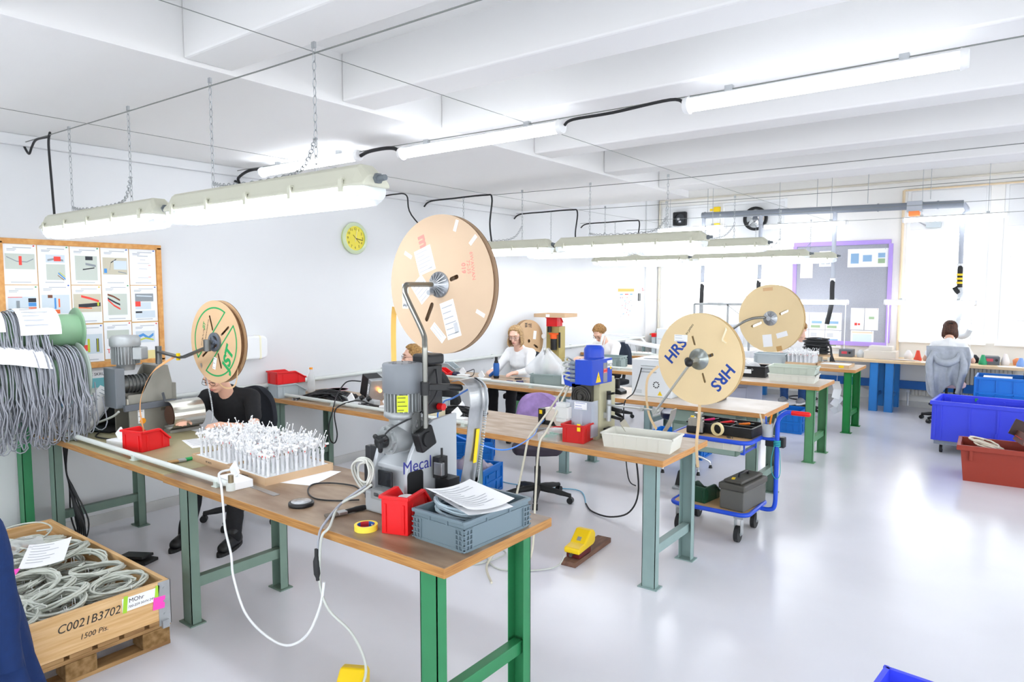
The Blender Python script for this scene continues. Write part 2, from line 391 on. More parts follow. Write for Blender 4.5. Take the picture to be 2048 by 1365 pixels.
for i, (y, z, s) in enumerate(ROWS):
    lamp(0.42 if i == 0 else 0.25, y, z, 1.6, 'beige twin-tube hanging lamp %s, by the left wall' % s, 2.92)
    lamp(2.14 if i == 0 else 1.92, y, z, 1.6, 'beige twin-tube hanging lamp %s, away from the wall' % s, 2.92)
def led(x0, x1, y, z, label):
    t = thing('tube_light', label, 'lamp', ((x0+x1)/2, y, z), group='slim ceiling tube lights'); h = (x1-x0)/2
    poly = [(0.045*math.cos(R(a)), 0.045*math.sin(R(a))) for a in range(0, 181, 20)]
    M = Matrix(((0, 0, 1, -h+0.03), (1, 0, 0, 0), (0, 1, 0, 0), (0, 0, 0, 1)))
    MB().prism([(0.038*math.cos(R(a)), 0.036*math.sin(R(a))) for a in range(28, 153, 12)], M, 2*h-0.06).build('housing', WHITE, t)
    MB().prism([(0.042*math.cos(R(a)), 0.042*math.sin(R(a))) for a in range(-206, 27, 14)], M, 2*h-0.062).build('diffuser', LIT2, t)
    for s in (-1, 1):
        e = MB(); e.cyl((s*(h-0.03), 0, -0.005), (s*h, 0, -0.005), 0.047, 0.04, n=18); e.build('end_cap', WHITE, t, bevel=0.004)
        c = MB(); c.box((s*h*0.62, 0, 0.045), (0.04, 0.03, 0.03)); c.build('bracket', GALV, t)
    if z < 2:
        for s in (-1, 1): MB().bx(s*h*.9-.006, s*h*.9+.006, 0.03, 0.042, 0.79-z, 0.03).build('post', WFRAME, t)
    elif y > 9:
        for s in (-1, 1): MB().tube([(s*h*.62, 0, .05), (s*h*.62, 0, 3.72-z)], .004, 6).build('hanger_rod', GALV, t)
    return t
led(0.42, 1.72, 3.55, 2.9, 'slim ceiling tube light closest to the left wall, behind the near hanging lamps')
led(2.16, 3.56, 3.55, 2.86, 'slim ceiling tube light in the middle of its row of three')
led(4.33, 5.6, 3.55, 2.86, 'large slim ceiling tube light at the upper right')
led(0.25, 1.55, 11.95, 2.97, 'slim tube light below the small square fan on the window wall')
led(2.2, 3.5, 11.95, 2.93, 'slim tube light beside the round fan, under the grey duct')
led(4.26, 5.58, 11.95, 2.92, 'slim tube light under the right end of the grey duct')
led(2.55, 3.55, 12.0, 1.665, 'low bench light in front of the purple-framed board'); led(4.05, 5.25, 12.0, 1.675, 'low bench light above the head of the person seen from behind')
WIRE = mat('suspension_wire_steel', '#8b8f8c', 0.45, 0.6)
for y, s in ((1.9, 'carrying the nearest lamps'), (3.55, 'along the row of three ceiling tube lights'), (6.0, 'above the second row of hanging lamps'), (7.8, 'above the third row of hanging lamps'), (9.6, 'above the fourth row of hanging lamps'), (11.2, 'above the last row of hanging lamps')):
    pts = [(x, y, 2.93 - 0.05*math.sin(math.pi*min(x/9, 1)) + (0.02 if y == 3.55 else 0)) for x in (0.0, 1.5, 3, 4.5, 6, 7.5, 9, XR)]
    tag(MB().tube(pts, 0.0035, 6).build('suspension_wire', WIRE), 'taut steel wire from the left wall, ' + s, 'wire')
for x, s in ((0.98, 'nearer the left wall'), (3.25, 'farther from the left wall')):
    tag(MB().tube([(x, YF, 2.965), (x, 3, 2.93), (x, 8, 2.93), (x, YB, 2.96)], 0.002, 5).build('suspension_wire', WIRE), 'thin steel wire running lengthwise below the ceiling, ' + s, 'wire')
def cable(name, pts, r, m, label, cat='cable', k=6, n=7, group=None):
    return tag(MB().tube(pts, r, n, k=k).build(name, m), label, cat, group)
def knot(y): return [(0.02, y, 2.9), (0.1, y, 2.86), (0.2, y, 2.93), (0.4, y, 2.92)]
cable('black_cable', [(0.02, 1.9, 2.9), (0.1, 1.9, 2.84), (0.16, 1.9, 2.88), (0.25, 1.9, 2.92), (0.45, 1.905, 2.915), (0.49, 1.9, 2.935), (0.46, 1.9, 2.86), (0.48, 1.9, 2.6), (0.5, 1.9, 2.37)], 0.008, CABK, 'black cable from the left wall dropping to the nearest hanging lamp')
cable('black_cable', [(2.02, 1.9, 2.32), (2.06, 1.92, 2.34), (2.1, 1.9, 2.36), (2.09, 1.9, 2.3), (2.14, 1.9, 2.31)], 0.008, CABK, 'short black cable joining the two nearest hanging lamps')
cable('black_cable', [(0.01, 3.55, 2.86), (0.08, 3.55, 2.82), (0.06, 3.55, 2.88), (0.2, 3.54, 2.92), (0.3, 3.56, 2.935), (0.42, 3.55, 2.92)], 0.013, CABK, 'twisted black cable from the left wall to the first ceiling tube light')
cable('black_cable', [(1.73, 3.55, 2.89), (1.82, 3.55, 2.91), (2.0, 3.54, 2.91), (2.1, 3.55, 2.9), (2.16, 3.55, 2.865)], 0.014, CABK, 'short thick black cable between the first two ceiling tube lights')
cable('black_cable', [(3.57, 3.55, 2.86), (3.63, 3.55, 2.885), (3.9, 3.55, 2.885), (4.25, 3.55, 2.9), (4.33, 3.55, 2.865)], 0.009, CABK, 'long black cable between the last two ceiling tube lights')
for y, s, zz in ((6.0, 'second', 2.37), (7.8, 'third', 2.42), (9.6, 'fourth', 2.38)):
    cable('black_cable', [(0.01, y, 2.86), (0.12, y, 2.915), (0.5, y, 2.92), (0.95, y, 2.92), (1.05, y, 2.88), (1.02, y, 2.6), (1.05, y, zz)], 0.01, CABK, 'black cable along its wire dropping to the %s row of hanging lamps' % s)
cable('black_cable', [(0.01, 5.3, 2.9), (0.2, 5.35, 2.92), (0.33, 5.4, 2.9), (0.3, 5.5, 2.7), (0.34, 5.9, 2.38)], 0.008, CABK, 'thin black cable hanging down the wall beside the yellow clock')
cable('black_cable', [(1.85, 6.0, 2.34), (1.88, 6.0, 2.31), (1.93, 6.0, 2.34)], 0.007, CABK, 'short black cable joining the second-row hanging lamps', k=4)
# ================================================================ work benches
def channel(mb, x, y, z0, z1, w=0.09, d=0.055, side=1, t=0.004):
    """U-channel upright, web facing -side in y"""
    yw = y - side*d/2
    mb.bx(x-w/2, x+w/2, min(yw, yw+side*t), max(yw, yw+side*t), z0, z1)
    for s in (-1, 1): mb.bx(x+s*(w/2-t/2)-t/2, x+s*(w/2-t/2)+t/2, y-d/2, y+d/2, z0, z1)
def bench(x0, x1, y, top, edge, frames, label, ln='bench', depth=0.72, h=0.84, th=0.042):
    """frames: list of (x, leg material). A worktop with a plywood edge on leg frames joined by a stretcher."""
    t = thing('work_bench', label, 'workbench', ((x0+x1)/2, y + depth/2, 0)); cx, cy = t.location.x, t.location.y
    w = MB(); w.bx(x0-cx, x1-cx, -depth/2, depth/2, h-th, h); o = w.build('worktop', [edge, top], t, bevel=0.004)
    for p in o.data.polygons:
        if p.normal.z > 0.9: p.material_index = 1
    for fx, lm in frames:
        for s in (-1, 1):
            l = MB(); channel(l, fx-cx, s*(depth/2-0.075), 0.006, h-th, side=-s); lo = l.build('leg', lm, t)
            MB().bx(fx-cx-0.065, fx-cx+0.065, s*(depth/2-0.075)-0.045, s*(depth/2-0.075)+0.045, 0, 0.007).build('foot_plate', lm, lo)
        MB().bx(fx-cx-0.025, fx-cx+0.025, -depth/2+0.08, depth/2-0.08, 0.2, 0.26).build('stretcher', lm, t, bevel=0.003)
        MB().bx(fx-cx-0.03, fx-cx+0.03, -depth/2+0.05, depth/2-0.05, h-th-0.045, h-th).build('top_rail', lm, t, bevel=0.003)
    return t
bench(0.03, 2.03, 1.835, TOPO, PLYD, [(0.27, LEGG)], 'work bench with olive worktop, nearest the notice board')
bench(2.03, 4.16, 1.825, TOPD, PLYD, [(2.16, LEGG), (4.03, LEGGR)], 'nearest work bench with worn dark top and bright green right legs')
bench(0.02, 2.05, 3.80, TOPW, PLY, [(0.12, LEGG)], 'work bench against the left wall holding the pile of black cables')
bench(2.05, 4.13, 3.80, TOPW, PLY, [(2.12, LEGB), (4.02, LEGB)], 'work bench with blue-grey legs under the blue press')
bench(0.02, 2.05, 5.76, TOPW, PLY, [(0.12, LEGG2)], 'work bench at which the woman with shoulder-length hair sits')
bench(2.05, 4.14, 5.76, TOPL, PLY, [(2.12, LEGB), (4.02, LEGG)], 'work bench with a grey-green drawer case, behind the blue trolley')
bench(0.02, 2.05, 7.70, TOPL, PLY, [(0.12, LEGG2)], 'work bench at which the curly-haired person in white sits')
bench(2.05, 4.12, 7.70, TOPL, PLY, [(2.12, LEGB), (4.02, LEGG2)], 'work bench with mid-green legs carrying the stacked cream trays')
bench(0.02, 2.05, 9.60, TOPL, PLY, [(0.12, LEGG), (1.6, LEGG)], 'far work bench by the left wall below the orange-headed poster')
bench(2.05, 4.12, 9.60, TOPL, PLY, [(2.12, LEGG), (4.02, LEGV)], 'far work bench with vivid green legs under the black cable coil')

# back bench along the windows on blue trestles
t = thing('window_bench', 'long pale bench on bright blue legs along the window wall', 'workbench', (5.0, 12.0, 0))
MB().bx(-3.0, 3.0, -0.35, 0.4, 0.75, 0.79).build('worktop', [mat('beech_edge', '#e2c79f', 0.5, var=0.06), ], t, bevel=0.004)
for x in (-1.0, -0.79, -2.85, 2.6):
    for y in (-0.3, 0.3):
        l = MB(); l.bx(x-0.055, x+0.055, y-0.02, y+0.02, 0, 0.75)
        for s in (-1, 1): l.bx(x+s*0.055-0.003, x+s*0.055+0.003, y-0.02, y+0.07, 0, 0.75)
        l.build('leg', LEGBL, t)
    MB().bx(x-0.02, x+0.02, -0.28, 0.28, 0.2, 0.25).build('stretcher', LEGBL, t)
MB().bx(-2.9, 2.6, 0.31, 0.34, 0.3, 0.43).build('back_rail', mat('blue_rail', '#1b66b8', 0.45), t)
MB().bx(-2.2, -0.25, 0.355, 0.365, 0.43, 0.72).build('back_panel', WHITE, t)
# ================================================================ containers, reels, papers
def bin_shape(w, d, h, t=0.006, mouth=0.45, run=0.62):
    """open-front stacking bin: closed back at -y, scooped mouth at +y; returns an MB standing on z=0"""
    b = MB(); i = 0.92
    side = [(-d/2*0.97, 0), (d/2*0.9, 0), (d/2, h*mouth), (-d/2+d*run, h), (-d/2, h)]
    for s in (-1, 1):
        M = plane_frame((s*w/2*i, 0, 0), (0, 1, 0), (0, 0, 1)); b.prism(side, M, t*s*-1)
    b.bx(-w/2*i, w/2*i, -d/2*0.97, d/2*0.9, 0, t)
    b.box((0, -d/2+t/2, h/2), (w*i, t, h)); b.box((0, d/2*0.95, h*mouth/2), (w*i, t, h*mouth))
    r = 0.013
    b.box((0, -d/2-r/4, h-r/2), (w+r/2, r, r))
    for s in (-1, 1):
        b.box((s*(w/2), -d/2+d*run/2, h-r/2), (r, d*run, r))
        b.bar((s*w/2, -d/2+d*run, h-r/2), (s*w/2, d/2, h*mouth-r/2), r, r*0.8)
        for k in (0.2, 0.75): b.box((s*(w/2*i+0.002), -d/2+d*k, h*0.42), (0.004, 0.012, h*0.7))
        b.box((s*w*0.32, -d/2-0.003, h*0.42), (0.01, 0.006, h*0.75))
    b.box((0, d/2, h*mouth), (w*i+r, r, r*0.8))
    return b
def stack_bin(label, m, loc, rz, w, d, h, group=None, name='storage_bin', inside=None):
    t = thing(name, label, 'bin', loc, rz, group)
    bin_shape(w, d, h).build('body', m, t, bevel=0.002); return t
def crate(label, m, loc, rz, L, W, H, group=None, name='plastic_crate', lattice=True, ribs=3, cat='crate', taper=0.0, handle=False):
    """stacking crate along local x, with rim, ribs and latticed corners"""
    t = thing(name, label, cat, loc, rz, group); b = MB(); k = 0.006; z0 = 0.0
    l, w = L/2, W/2
    b.bx(-l+.012, l-.012, -w+.012, w-.012, 0, 0.008)
    for s in (-1, 1):
        b.bx(-l+.01, l-.01, s*(w-.012)-k/2, s*(w-.012)+k/2, 0, H); b.bx(s*(l-.012)-k/2, s*(l-.012)+k/2, -w+.01, w-.01, 0, H)
        b.bx(-l+.01, l-.01, s*(w-.008)-.004, s*(w-.008)+.004, H*0.72, H*0.76); b.bx(s*(l-.008)-.004, s*(l-.008)+.004, -w+.01, w-.01, H*0.72, H*0.76)
        b.bx(-l+.02, l-.02, s*(w-.009)-.003, s*(w-.009)+.003, 0.0, 0.012); b.bx(s*(l-.009)-.003, s*(l-.009)+.003, -w+.02, w-.02, 0.0, 0.012)
        for i in range(1, ribs): x = -l + L*i/ribs; b.bx(x-.004, x+.004, s*(w-.008)-.005, s*(w-.008)+.005, H*0.74, H)
        b.bx(-0.004, 0.004, s*(w-.008)*0, 0, 0, 0.001)
        for i in (1, 2): y = -w + W*i/3; b.bx(s*(l-.008)-.005, s*(l-.008)+.005, y-.004, y+.004, H*0.74, H)
        if lattice:
            for sx in (-1, 1):
                for u in (0.012, 0.032, 0.05):
                    b.bx(sx*(l-u)-.0025, sx*(l-u)+.0025, s*w-s*.008-.007, s*w-s*.008+.007, 0.008, H*.74); b.bx(sx*(l-.008)-.007, sx*(l-.008)+.007, s*(w-u)-.0025, s*(w-u)+.0025, 0.008, H*.74)
                for j in range(5):
                    z = 0.01 + (H*0.72-0.01)*j/4
                    b.bx(min(sx*l, sx*(l-.05)), max(sx*l, sx*(l-.05)), s*(w-.006)-.005, s*(w-.006)+.005, z-.0025, z+.0025); b.bx(sx*(l-.006)-.005, sx*(l-.006)+.005, min(s*w, s*(w-.05)), max(s*w, s*(w-.05)), z-.0025, z+.0025)
    b.build('body', m, t)
    r = MB()
    for s in (-1, 1): r.bx(-l, l, s*w-.012 if s > 0 else s*w, s*w if s > 0 else s*w+.012, H-.014, H); r.bx(s*l-.012 if s > 0 else s*l, s*l if s > 0 else s*l+.012, -w+.012, w-.012, H-.014, H)
    r.build('rim', m, t, bevel=0.002)
    return t
from mathutils.geometry import tessellate_polygon
def plate(b, loops, M, h, mat=0):
    """flat plate with holes: loops[0] outline, the rest holes, extruded h along M's z"""
    tri = tessellate_polygon([[Vector((x, y, 0)) for x, y in lp] for lp in loops]); fl = [p for lp in loops for p in lp]; n = len(fl)
    vs = [M @ Vector((x, y, 0)) for x, y in fl] + [M @ Vector((x, y, h)) for x, y in fl]
    fs = [tuple(t) for t in tri] + [tuple(n+i for i in reversed(t)) for t in tri]; o = 0
    for lp in loops:
        k = len(lp); fs += [(o+i, o+(i+1) % k, n+o+(i+1) % k, n+o+i) for i in range(k)]; o += k
    b.add(vs, fs, mat)
def slot(r0, r1, ang, w=0.02):
    """rounded slot along a radius"""
    a = R(ang); u = Vector((math.cos(a), math.sin(a))); v = Vector((-u.y, u.x)); o = []
    for c, a0 in ((r1, -90), (r0, 90)):
        for i in range(6): t = R(a0 + 180*i/5); p = u*(c + w/2*math.cos(t)) + v*(w/2*math.sin(t)); o.append((p.x, p.y))
    return o
FY = Matrix(((1, 0, 0, 0), (0, 0, -1, 0), (0, 1, 0, 0), (0, 0, 0, 1)))      # plane facing -y: local x right, y up, z toward the viewer
def reel(label, m, loc, rz, rad, th, slots, hub=0.05, name='wire_reel', edge=CARDE, group=None, tilt=0):
    t = thing(name, label, 'reel', loc, rz, group)
    ft = 0.006
    for nm, y in (('front_flange', -th/2), ('rear_flange', th/2-ft)):
        b = MB(); plate(b, [[(rad*math.cos(2*math.pi*i/96), rad*math.sin(2*math.pi*i/96)) for i in range(96)], ellipse(hub*0.5, hub*0.5, 20)] + [slot(*s) for s in slots], FY @ T(0, 0, -y-ft), ft)
        o = b.build(nm, [m, edge], t)
        for p in o.data.polygons:
            if abs(p.normal.y) < 0.5: p.material_index = 1
    c = MB(); c.cyl((0, -th/2+ft, 0), (0, th/2-ft, 0), rad*0.3, n=40, caps=False); c.cyl((0, -th/2+ft, 0), (0, th/2-ft, 0), rad*0.9, n=64, caps=False); c.build('wound_strip', edge, t)
    return t
def on_face(o2, a, dx=0.0, y=0.0):
    """frame on a reel's front face at (x, z) turned by a degrees"""
    return T(o2[0], y, o2[1]) @ FY @ Matrix.Rotation(R(a), 4, 'Z')
def sticker(parent, M, w, h, m=PAPER, name='label_sticker', lines=0, ink=INKG, bars=0):
    b = MB(); b.prism([(-w/2, -h/2), (w/2, -h/2), (w/2, h/2), (-w/2, h/2)], M, 0.0008, 0)
    for i in range(lines):
        yy = h*0.36 - h*0.74*i/max(lines-1, 1); ww = w*(0.5 + 0.35*rnd.random()); hh = h*0.17/max(lines, 3)
        b.prism([(-w*0.43, yy-hh/2), (-w*0.43+ww, yy-hh/2), (-w*0.43+ww, yy+hh/2), (-w*0.43, yy+hh/2)], M @ T(0, 0, 0.0009), 0.0002, 1)
    if bars:
        for i in range(bars):
            xx = w*0.12 + w*0.3*i/bars; b.prism([(xx, -h*0.4), (xx+w*0.3/bars*0.5, -h*0.4), (xx+w*0.3/bars*0.5, -h*0.12), (xx, -h*0.12)], M @ T(0, 0, 0.0009), 0.0002, 1)
    return b.build(name, [m, ink], parent)
def sheet(label, loc, rz, w=0.21, h=0.297, curl=0.0, lines=8, ink=INKG, name='paper_sheet', group=None, tilt=(0, 0), m=PAPER, cat='paper', parent=None):
    b = MB(); b.grid(lambda u, v: Vector(((u-.5)*w, (v-.5)*h, 0.001 + curl*((u-.5)**2*2 + 0.6*(v-.5)**2*math.sin(u*3)))), 8, 8, 0)
    for i in range(lines):
        v0 = 0.9 - 0.8*i/max(lines, 1); u1 = 0.45 + 0.45*rnd.random(); hh = 0.25/max(lines, 4)*0.6
        b.grid(lambda u, v: Vector(((0.1+u*(u1-0.1)-.5)*w, (v0+v*hh-.5)*h, 0.0022 + curl*(((0.1+u*(u1-.1))-.5)**2*2 + 0.6*(v0+v*hh-.5)**2*math.sin((0.1+u*(u1-.1))*3)))), 4, 1, 1)
    o = b.build(name, [m, ink], parent, solid=0)
    o.location = loc; o.rotation_euler = (R(tilt[0]), R(tilt[1]), R(rz))
    return tag(o, label, cat, group) if not parent else o
def coil(b, c, r, tr, turns, jit=0.004, axis=(0, 0, 1), n=26, seg=6, ry=None, mat=0, seed=1):
    q = random.Random(seed); M = frame_from(axis); ry = ry or r; pts = []
    for i in range(int(turns*n)+1):
        a = 2*math.pi*i/n; k = 1 + q.uniform(-1, 1)*0.0 + 0.05*math.sin(i*0.37+seed)
        pts.append(Vector(c) + M @ Vector((r*k*math.cos(a) + jit*math.sin(i*.9+seed), ry*k*math.sin(a) + jit*math.cos(i*.7), tr*2*(0.5+0.5*math.sin(a*0.31+seed))*min(turns/3, 1.6) + jit*q.uniform(-.3, .3))))
    b.tube(pts, tr, seg, mat)
    return b
# ================================================================ cable rack and crate at the left
t = thing('cable_rack', 'green steel rack holding the two cable spools beside the notice board', 'rack', (0.2, 1.5, 0))
for y in (0.27, -0.62):
    p = MB(); channel(p, -0.1, y, 0.03, 1.62, 0.1, 0.06, side=1); p.build('post', LEGGR if y > 0 else LEGG, t)
    MB().bx(-0.17, 0.5, y-0.045, y+0.045, 0, 0.05).build('foot', LEGG2, t, bevel=0.008)
for z, x in ((1.28, 0.3), (1.585, 0.2)):
    a = MB(); a.cyl((x, -0.62, z), (x, 0.52, z), 0.016, n=12)
    for y in (0.27, -0.62): a.bx(-0.1, x+0.03, y-0.02, y+0.02, z-0.03, z+0.0)
    a.build('axle', DSTEEL, t)
SPG = mat('spool_green', '#7fa583', 0.45, var=0.06)
def spool(loc, rf, rd, y0, y1, label):
    s = thing('cable_spool', label, 'spool', loc)
    MB().cyl((0, y0, 0), (0, y1, 0), rd, n=36).build('drum', SPG, s)
    for y in (y0, y1):
        f = MB(); f.lathe([(0.02, -0.006), (rf, -0.006), (rf+0.006, 0), (rf, 0.006), (0.02, 0.006)], (0, y, 0), (0, 1, 0), 40); f.build('flange', SPG if rf < 0.19 else mat('spool_flange_grey', '#9aa79d', 0.4), s)
    return s
spool((0.42, 1.5, 1.585), 0.155, 0.115, -0.55, 0.53, 'upper green spool on the rack with its right flange bare')
spool((0.5, 1.5, 1.28), 0.215, 0.14, -0.55, 0.50, 'lower spool on the rack, almost hidden by hanging grey cable')
def hanks(cx, cz, rd, y0, y1, n, zlo, label, seed, spread=0.05):
    q = random.Random(seed); b = MB()
    for i in range(n):
        y = q.uniform(y0, y1); r = rd + q.uniform(0.004, spread); zl = zlo + q.uniform(-0.06, 0.14); dy = q.uniform(-0.05, 0.05); pts = []
        back = q.uniform(0.1, 0.35)
        pts.append((cx - r*0.9, y, cz - back)); 
        for a in range(170, -20, -24): pts.append((cx + r*math.cos(R(a)), y + dy*(170-a)/400, cz + r*math.sin(R(a))))
        zt = cz - 0.05; f = q.uniform(0.0, 0.06); xr = cx + r
        for k in range(1, 6): u = k/5; pts.append((xr + f*math.sin(u*3) + q.uniform(-.006, .006), y + dy*(0.5+u) + q.uniform(-.012, .012), zt + (zl-zt)*u))
        if q.random() < 0.6: d2 = q.uniform(0.03, 0.08)*(1 if q.random() < .5 else -1); pts += [(xr-0.01, y+dy*1.5+d2*0.5, zl-0.03), (xr-0.02, y+dy*1.5+d2, zl+0.02), (xr-0.03, y+dy+d2, zl+0.2)]
        b.tube(pts, 0.0042, 5, k=2)
    return tag(b.build('cable_bundle', CABD), label, 'cable', None, 'stuff')
hanks(0.42, 1.585, 0.12, 0.98, 1.84, 130, 1.22, 'mass of thin grey cables looped over the upper spool', 3, 0.03)
hanks(0.5, 1.28, 0.15, 0.96, 1.98, 260, 0.9, 'thick mass of grey cables hanging from the lower spool', 5, 0.06)
def drape(label, cx, cz, r, y0, y1, a0, a1):
    b = MB(); b.grid(lambda u, v: Vector((cx + (r+0.004*math.sin(u*9))*math.cos(R(a0+(a1-a0)*v)), y0 + (y1-y0)*u, cz + (r+0.004*math.sin(u*9))*math.sin(R(a0+(a1-a0)*v)))), 8, 10)
    for i in range(7):
        v0 = 0.12 + i*0.11
        b.grid(lambda u, v: Vector((cx + (r+0.0055)*math.cos(R(a0+(a1-a0)*(v0+v*.03))), y0 + (y1-y0)*(0.12+u*(0.4+0.08*(i % 4))), cz + (r+0.0055)*math.sin(R(a0+(a1-a0)*(v0+v*.03))))), 4, 1, 1)
    return tag(b.build('paper_sheet', [PAPER, INKG]), label, 'paper')
drape('white sheet draped over the upper spool, at the picture edge', 0.42, 1.585, 0.16, 1.2, 1.56, 110, 5)
drape('white sheet draped over the upper spool, next to the bare green drum', 0.42, 1.585, 0.16, 1.64, 1.88, 110, -5)
b = MB(); b.grid(lambda u, v: Vector((0.5+0.225*math.cos(R(95-70*v)) + 0.02*math.sin(u*5), 1.28+0.46*u+0.05*v, 1.28+0.225*math.sin(R(95-70*v)) + 0.035*math.sin(u*3.2+1)*v)), 10, 8)
tag(b.build('paper_sheet', PAPER), 'curled blank sheet lying on the cables of the lower spool', 'paper')

# pallet with wooden collar, full of cable coils
px0, px1, py0, py1 = 0.72, 2.30, 0.85, 1.71
t = thing('wooden_pallet', 'worn wooden pallet under the collar crate of cable coils', 'pallet', ((px0+px1)/2, (py0+py1)/2, 0)); cx, cy = t.location.x, t.location.y
PAL = mat('pallet_wood', '#b08b5c', 0.8, col2='#86633c', scale=4, stretch=(6, 1, 6), bump=0.1)
PALB = mat('pallet_block', '#9c7b52', 0.9, col2='#76582f', scale=30)
hx, hy = (px1-px0)/2, (py1-py0)/2
for i, y in enumerate((-hy+0.07, 0, hy-0.07)):
    pass
for sx in (-hx+0.06, 0, hx-0.06):
    for y in (-hy+0.075, 0, hy-0.075): MB().box((sx, y, 0.065), (0.12, 0.14, 0.085)).build('block', PALB, t, bevel=0.006)
    MB().box((sx, 0, 0.011), (0.1, hy*2, 0.022)).build('bottom_board', PAL, t, bevel=0.003)
    MB().box((sx, 0, 0.118), (0.12, hy*2, 0.02)).build('stringer_board', PAL, t, bevel=0.003)
for k in range(7):
    y = -hy + 0.06 + (2*hy-0.12)*k/6; MB().box((0, y, 0.138), (hx*2, 0.1, 0.02)).build('deck_board', PAL, t, bevel=0.003)
PINE = mat('pine_board', '#e3bf8d', 0.6, col2='#cfa269', scale=3, stretch=(1.2, 1.2, 22))
t = thing('wooden_crate', 'low pine collar crate on the pallet, marked with handwritten figures', 'crate', (cx, cy, 0.148)); H = 0.205
for nm, b in (('side_board', MB().bx(hx-0.022, hx, -hy, hy, 0, H)), ('side_board', MB().bx(-hx, -hx+0.022, -hy, hy, 0, H)), ('end_board', MB().bx(-hx+.022, hx-.022, hy-0.022, hy, 0, H)), ('end_board', MB().bx(-hx+.022, hx-.022, -hy, -hy+0.022, 0, H))): b.build(nm, PINE, t, bevel=0.003)
b = MB(); b.bx(hx, hx+0.003, hy-0.06, hy+0.003, -0.03, H); b.bx(hx-0.05, hx+0.003, hy, hy+0.003, -0.03, H)
for z in (0.03, 0.1, 0.17): b.cyl((hx+0.002, hy-0.03, z), (hx+0.007, hy-0.03, z), 0.007, n=10)
b.bx(hx-0.005, hx+0.02, hy-0.05, hy-0.015, -0.04, 0.0); b.build('corner_hinge', GALV, t)
fr = lambda y, z: plane_frame((hx+0.001, y, z), (0, 1, 0), (0, 0, 1))
PEN = mat('marker_ink', '#33302e', 0.7)
txt('C0021B3702', 0.058, PEN, t, fr(0.042, 0.136), 'handwriting', shear=0.25, sx=0.92); txt('1500 Pis.', 0.036, PEN, t, fr(0.06, 0.066), 'handwriting', shear=0.25)
sticker(t, fr(0.285, 0.148), 0.185, 0.07, PAPER, 'paper_label')
txt('MOhr', 0.03, PEN, t, fr(0.262, 0.162) @ T(0, 0, 0.001), 'handwriting'); txt('700-259 501N 24V', 0.017, PEN, t, fr(0.285, 0.132) @ T(0, 0, 0.001), 'handwriting', shear=0.2)
for y in (0.207, 0.363): sticker(t, fr(y, 0.15) @ T(0, 0, 0.0012) @ Matrix.Rotation(R(-6), 4, 'Z'), 0.02, 0.085, mat('green_tape', '#a8d93a', 0.5), 'green_tape')
sticker(t, fr(0.372, 0.098) @ T(0, 0, 0.002) @ Matrix.Rotation(R(-5), 4, 'Z'), 0.06, 0.065, mat('pink_note', '#ff4fc0', 0.7), 'pink_note')
q = random.Random(11); k = 0
CABW = mat('pale_grey_cable', '#c8ccc2', 0.42)
for gx in range(7):
    for gy in range(3):
        for lay in range(3):
            x = px0 + 0.2 + gx*0.2 + q.uniform(-.05, .05) + lay*0.08; y = py0 + 0.18 + gy*0.25 + q.uniform(-.04, .04)
            if x > px1 - 0.17: x = px1 - 0.19
            y = min(max(y, py0+0.17), py1-0.17)
            r = q.uniform(0.11, 0.145); b = MB()
            ax = (q.uniform(-.3, .3), q.uniform(-.3, .3), 1)
            coil(b, (0, 0, 0.0), r, 0.006, 6 + q.randrange(3), 0.008, ax, 22, 6, ry=r*q.uniform(.75, .95), seed=k)
            a = q.uniform(0, 6.28); b.tube([(r*math.cos(a), r*.85*math.sin(a), 0.02), (r*math.cos(a)*1.0+.02, r*.85*math.sin(a)+.02, 0.035), (r*.6*math.cos(a+.6), r*.6*math.sin(a+.6), 0.045)], 0.0048, 6, k=4)
            o = tag(b.build('cable_coil', CABW, loc=(x, y, 0.19 + lay*0.062 + q.uniform(0, .03))), 'coil of pale grey cable heaped in the pine collar crate', 'cable coil', 'cable coils in the pine crate')
            e = MB(); e.tube([(r*.86, 0, -0.012), (r*1.08, 0.004, 0.0), (r*1.0, 0.006, 0.03), (r*.82, 0.004, 0.02), (r*.86, 0.0, -0.012)], 0.0016, 4); e.build('cable_tie', WHITE, o)
            k += 1
tag(MB().tube([(1.15, 1.5, 0.36), (1.0, 1.62, 0.375), (0.82, 1.6, 0.38), (0.78, 1.45, 0.375), (0.95, 1.35, 0.365), (1.2, 1.4, 0.36)], 0.005, 6, k=6).build('cable_loop', CABW), 'single loop of grey cable rising over the far corner of the crate', 'cable')
sheet('printed sheet lying on the cable coils in the pine crate', (1.5, 1.42, 0.385), 62, 0.21, 0.3, 0.03, 7, tilt=(6, -4))
b = MB(); b.grid(lambda u, v: Vector(((u-.5)*.3, (v-.5)*.26, 0.02+0.02*math.sin(u*9+v*4)*math.sin(v*7+1))), 14, 14)
tag(b.build('plastic_bag', CLEARP, loc=(1.22, 1.36, 0.37)), 'crumpled clear plastic bag on the cable coils beside the printed sheet', 'bag')
sticker(None, T(1.62, 1.2, 0.385) @ Matrix.Rotation(R(60), 4, 'Z'), 0.09, 0.09, mat('pink_note', '#ff4fc0', 0.7), 'pink_note')
tag(D.objects['pink_note.001'], 'pink note lying beside the printed sheet on the cable coils', 'note')
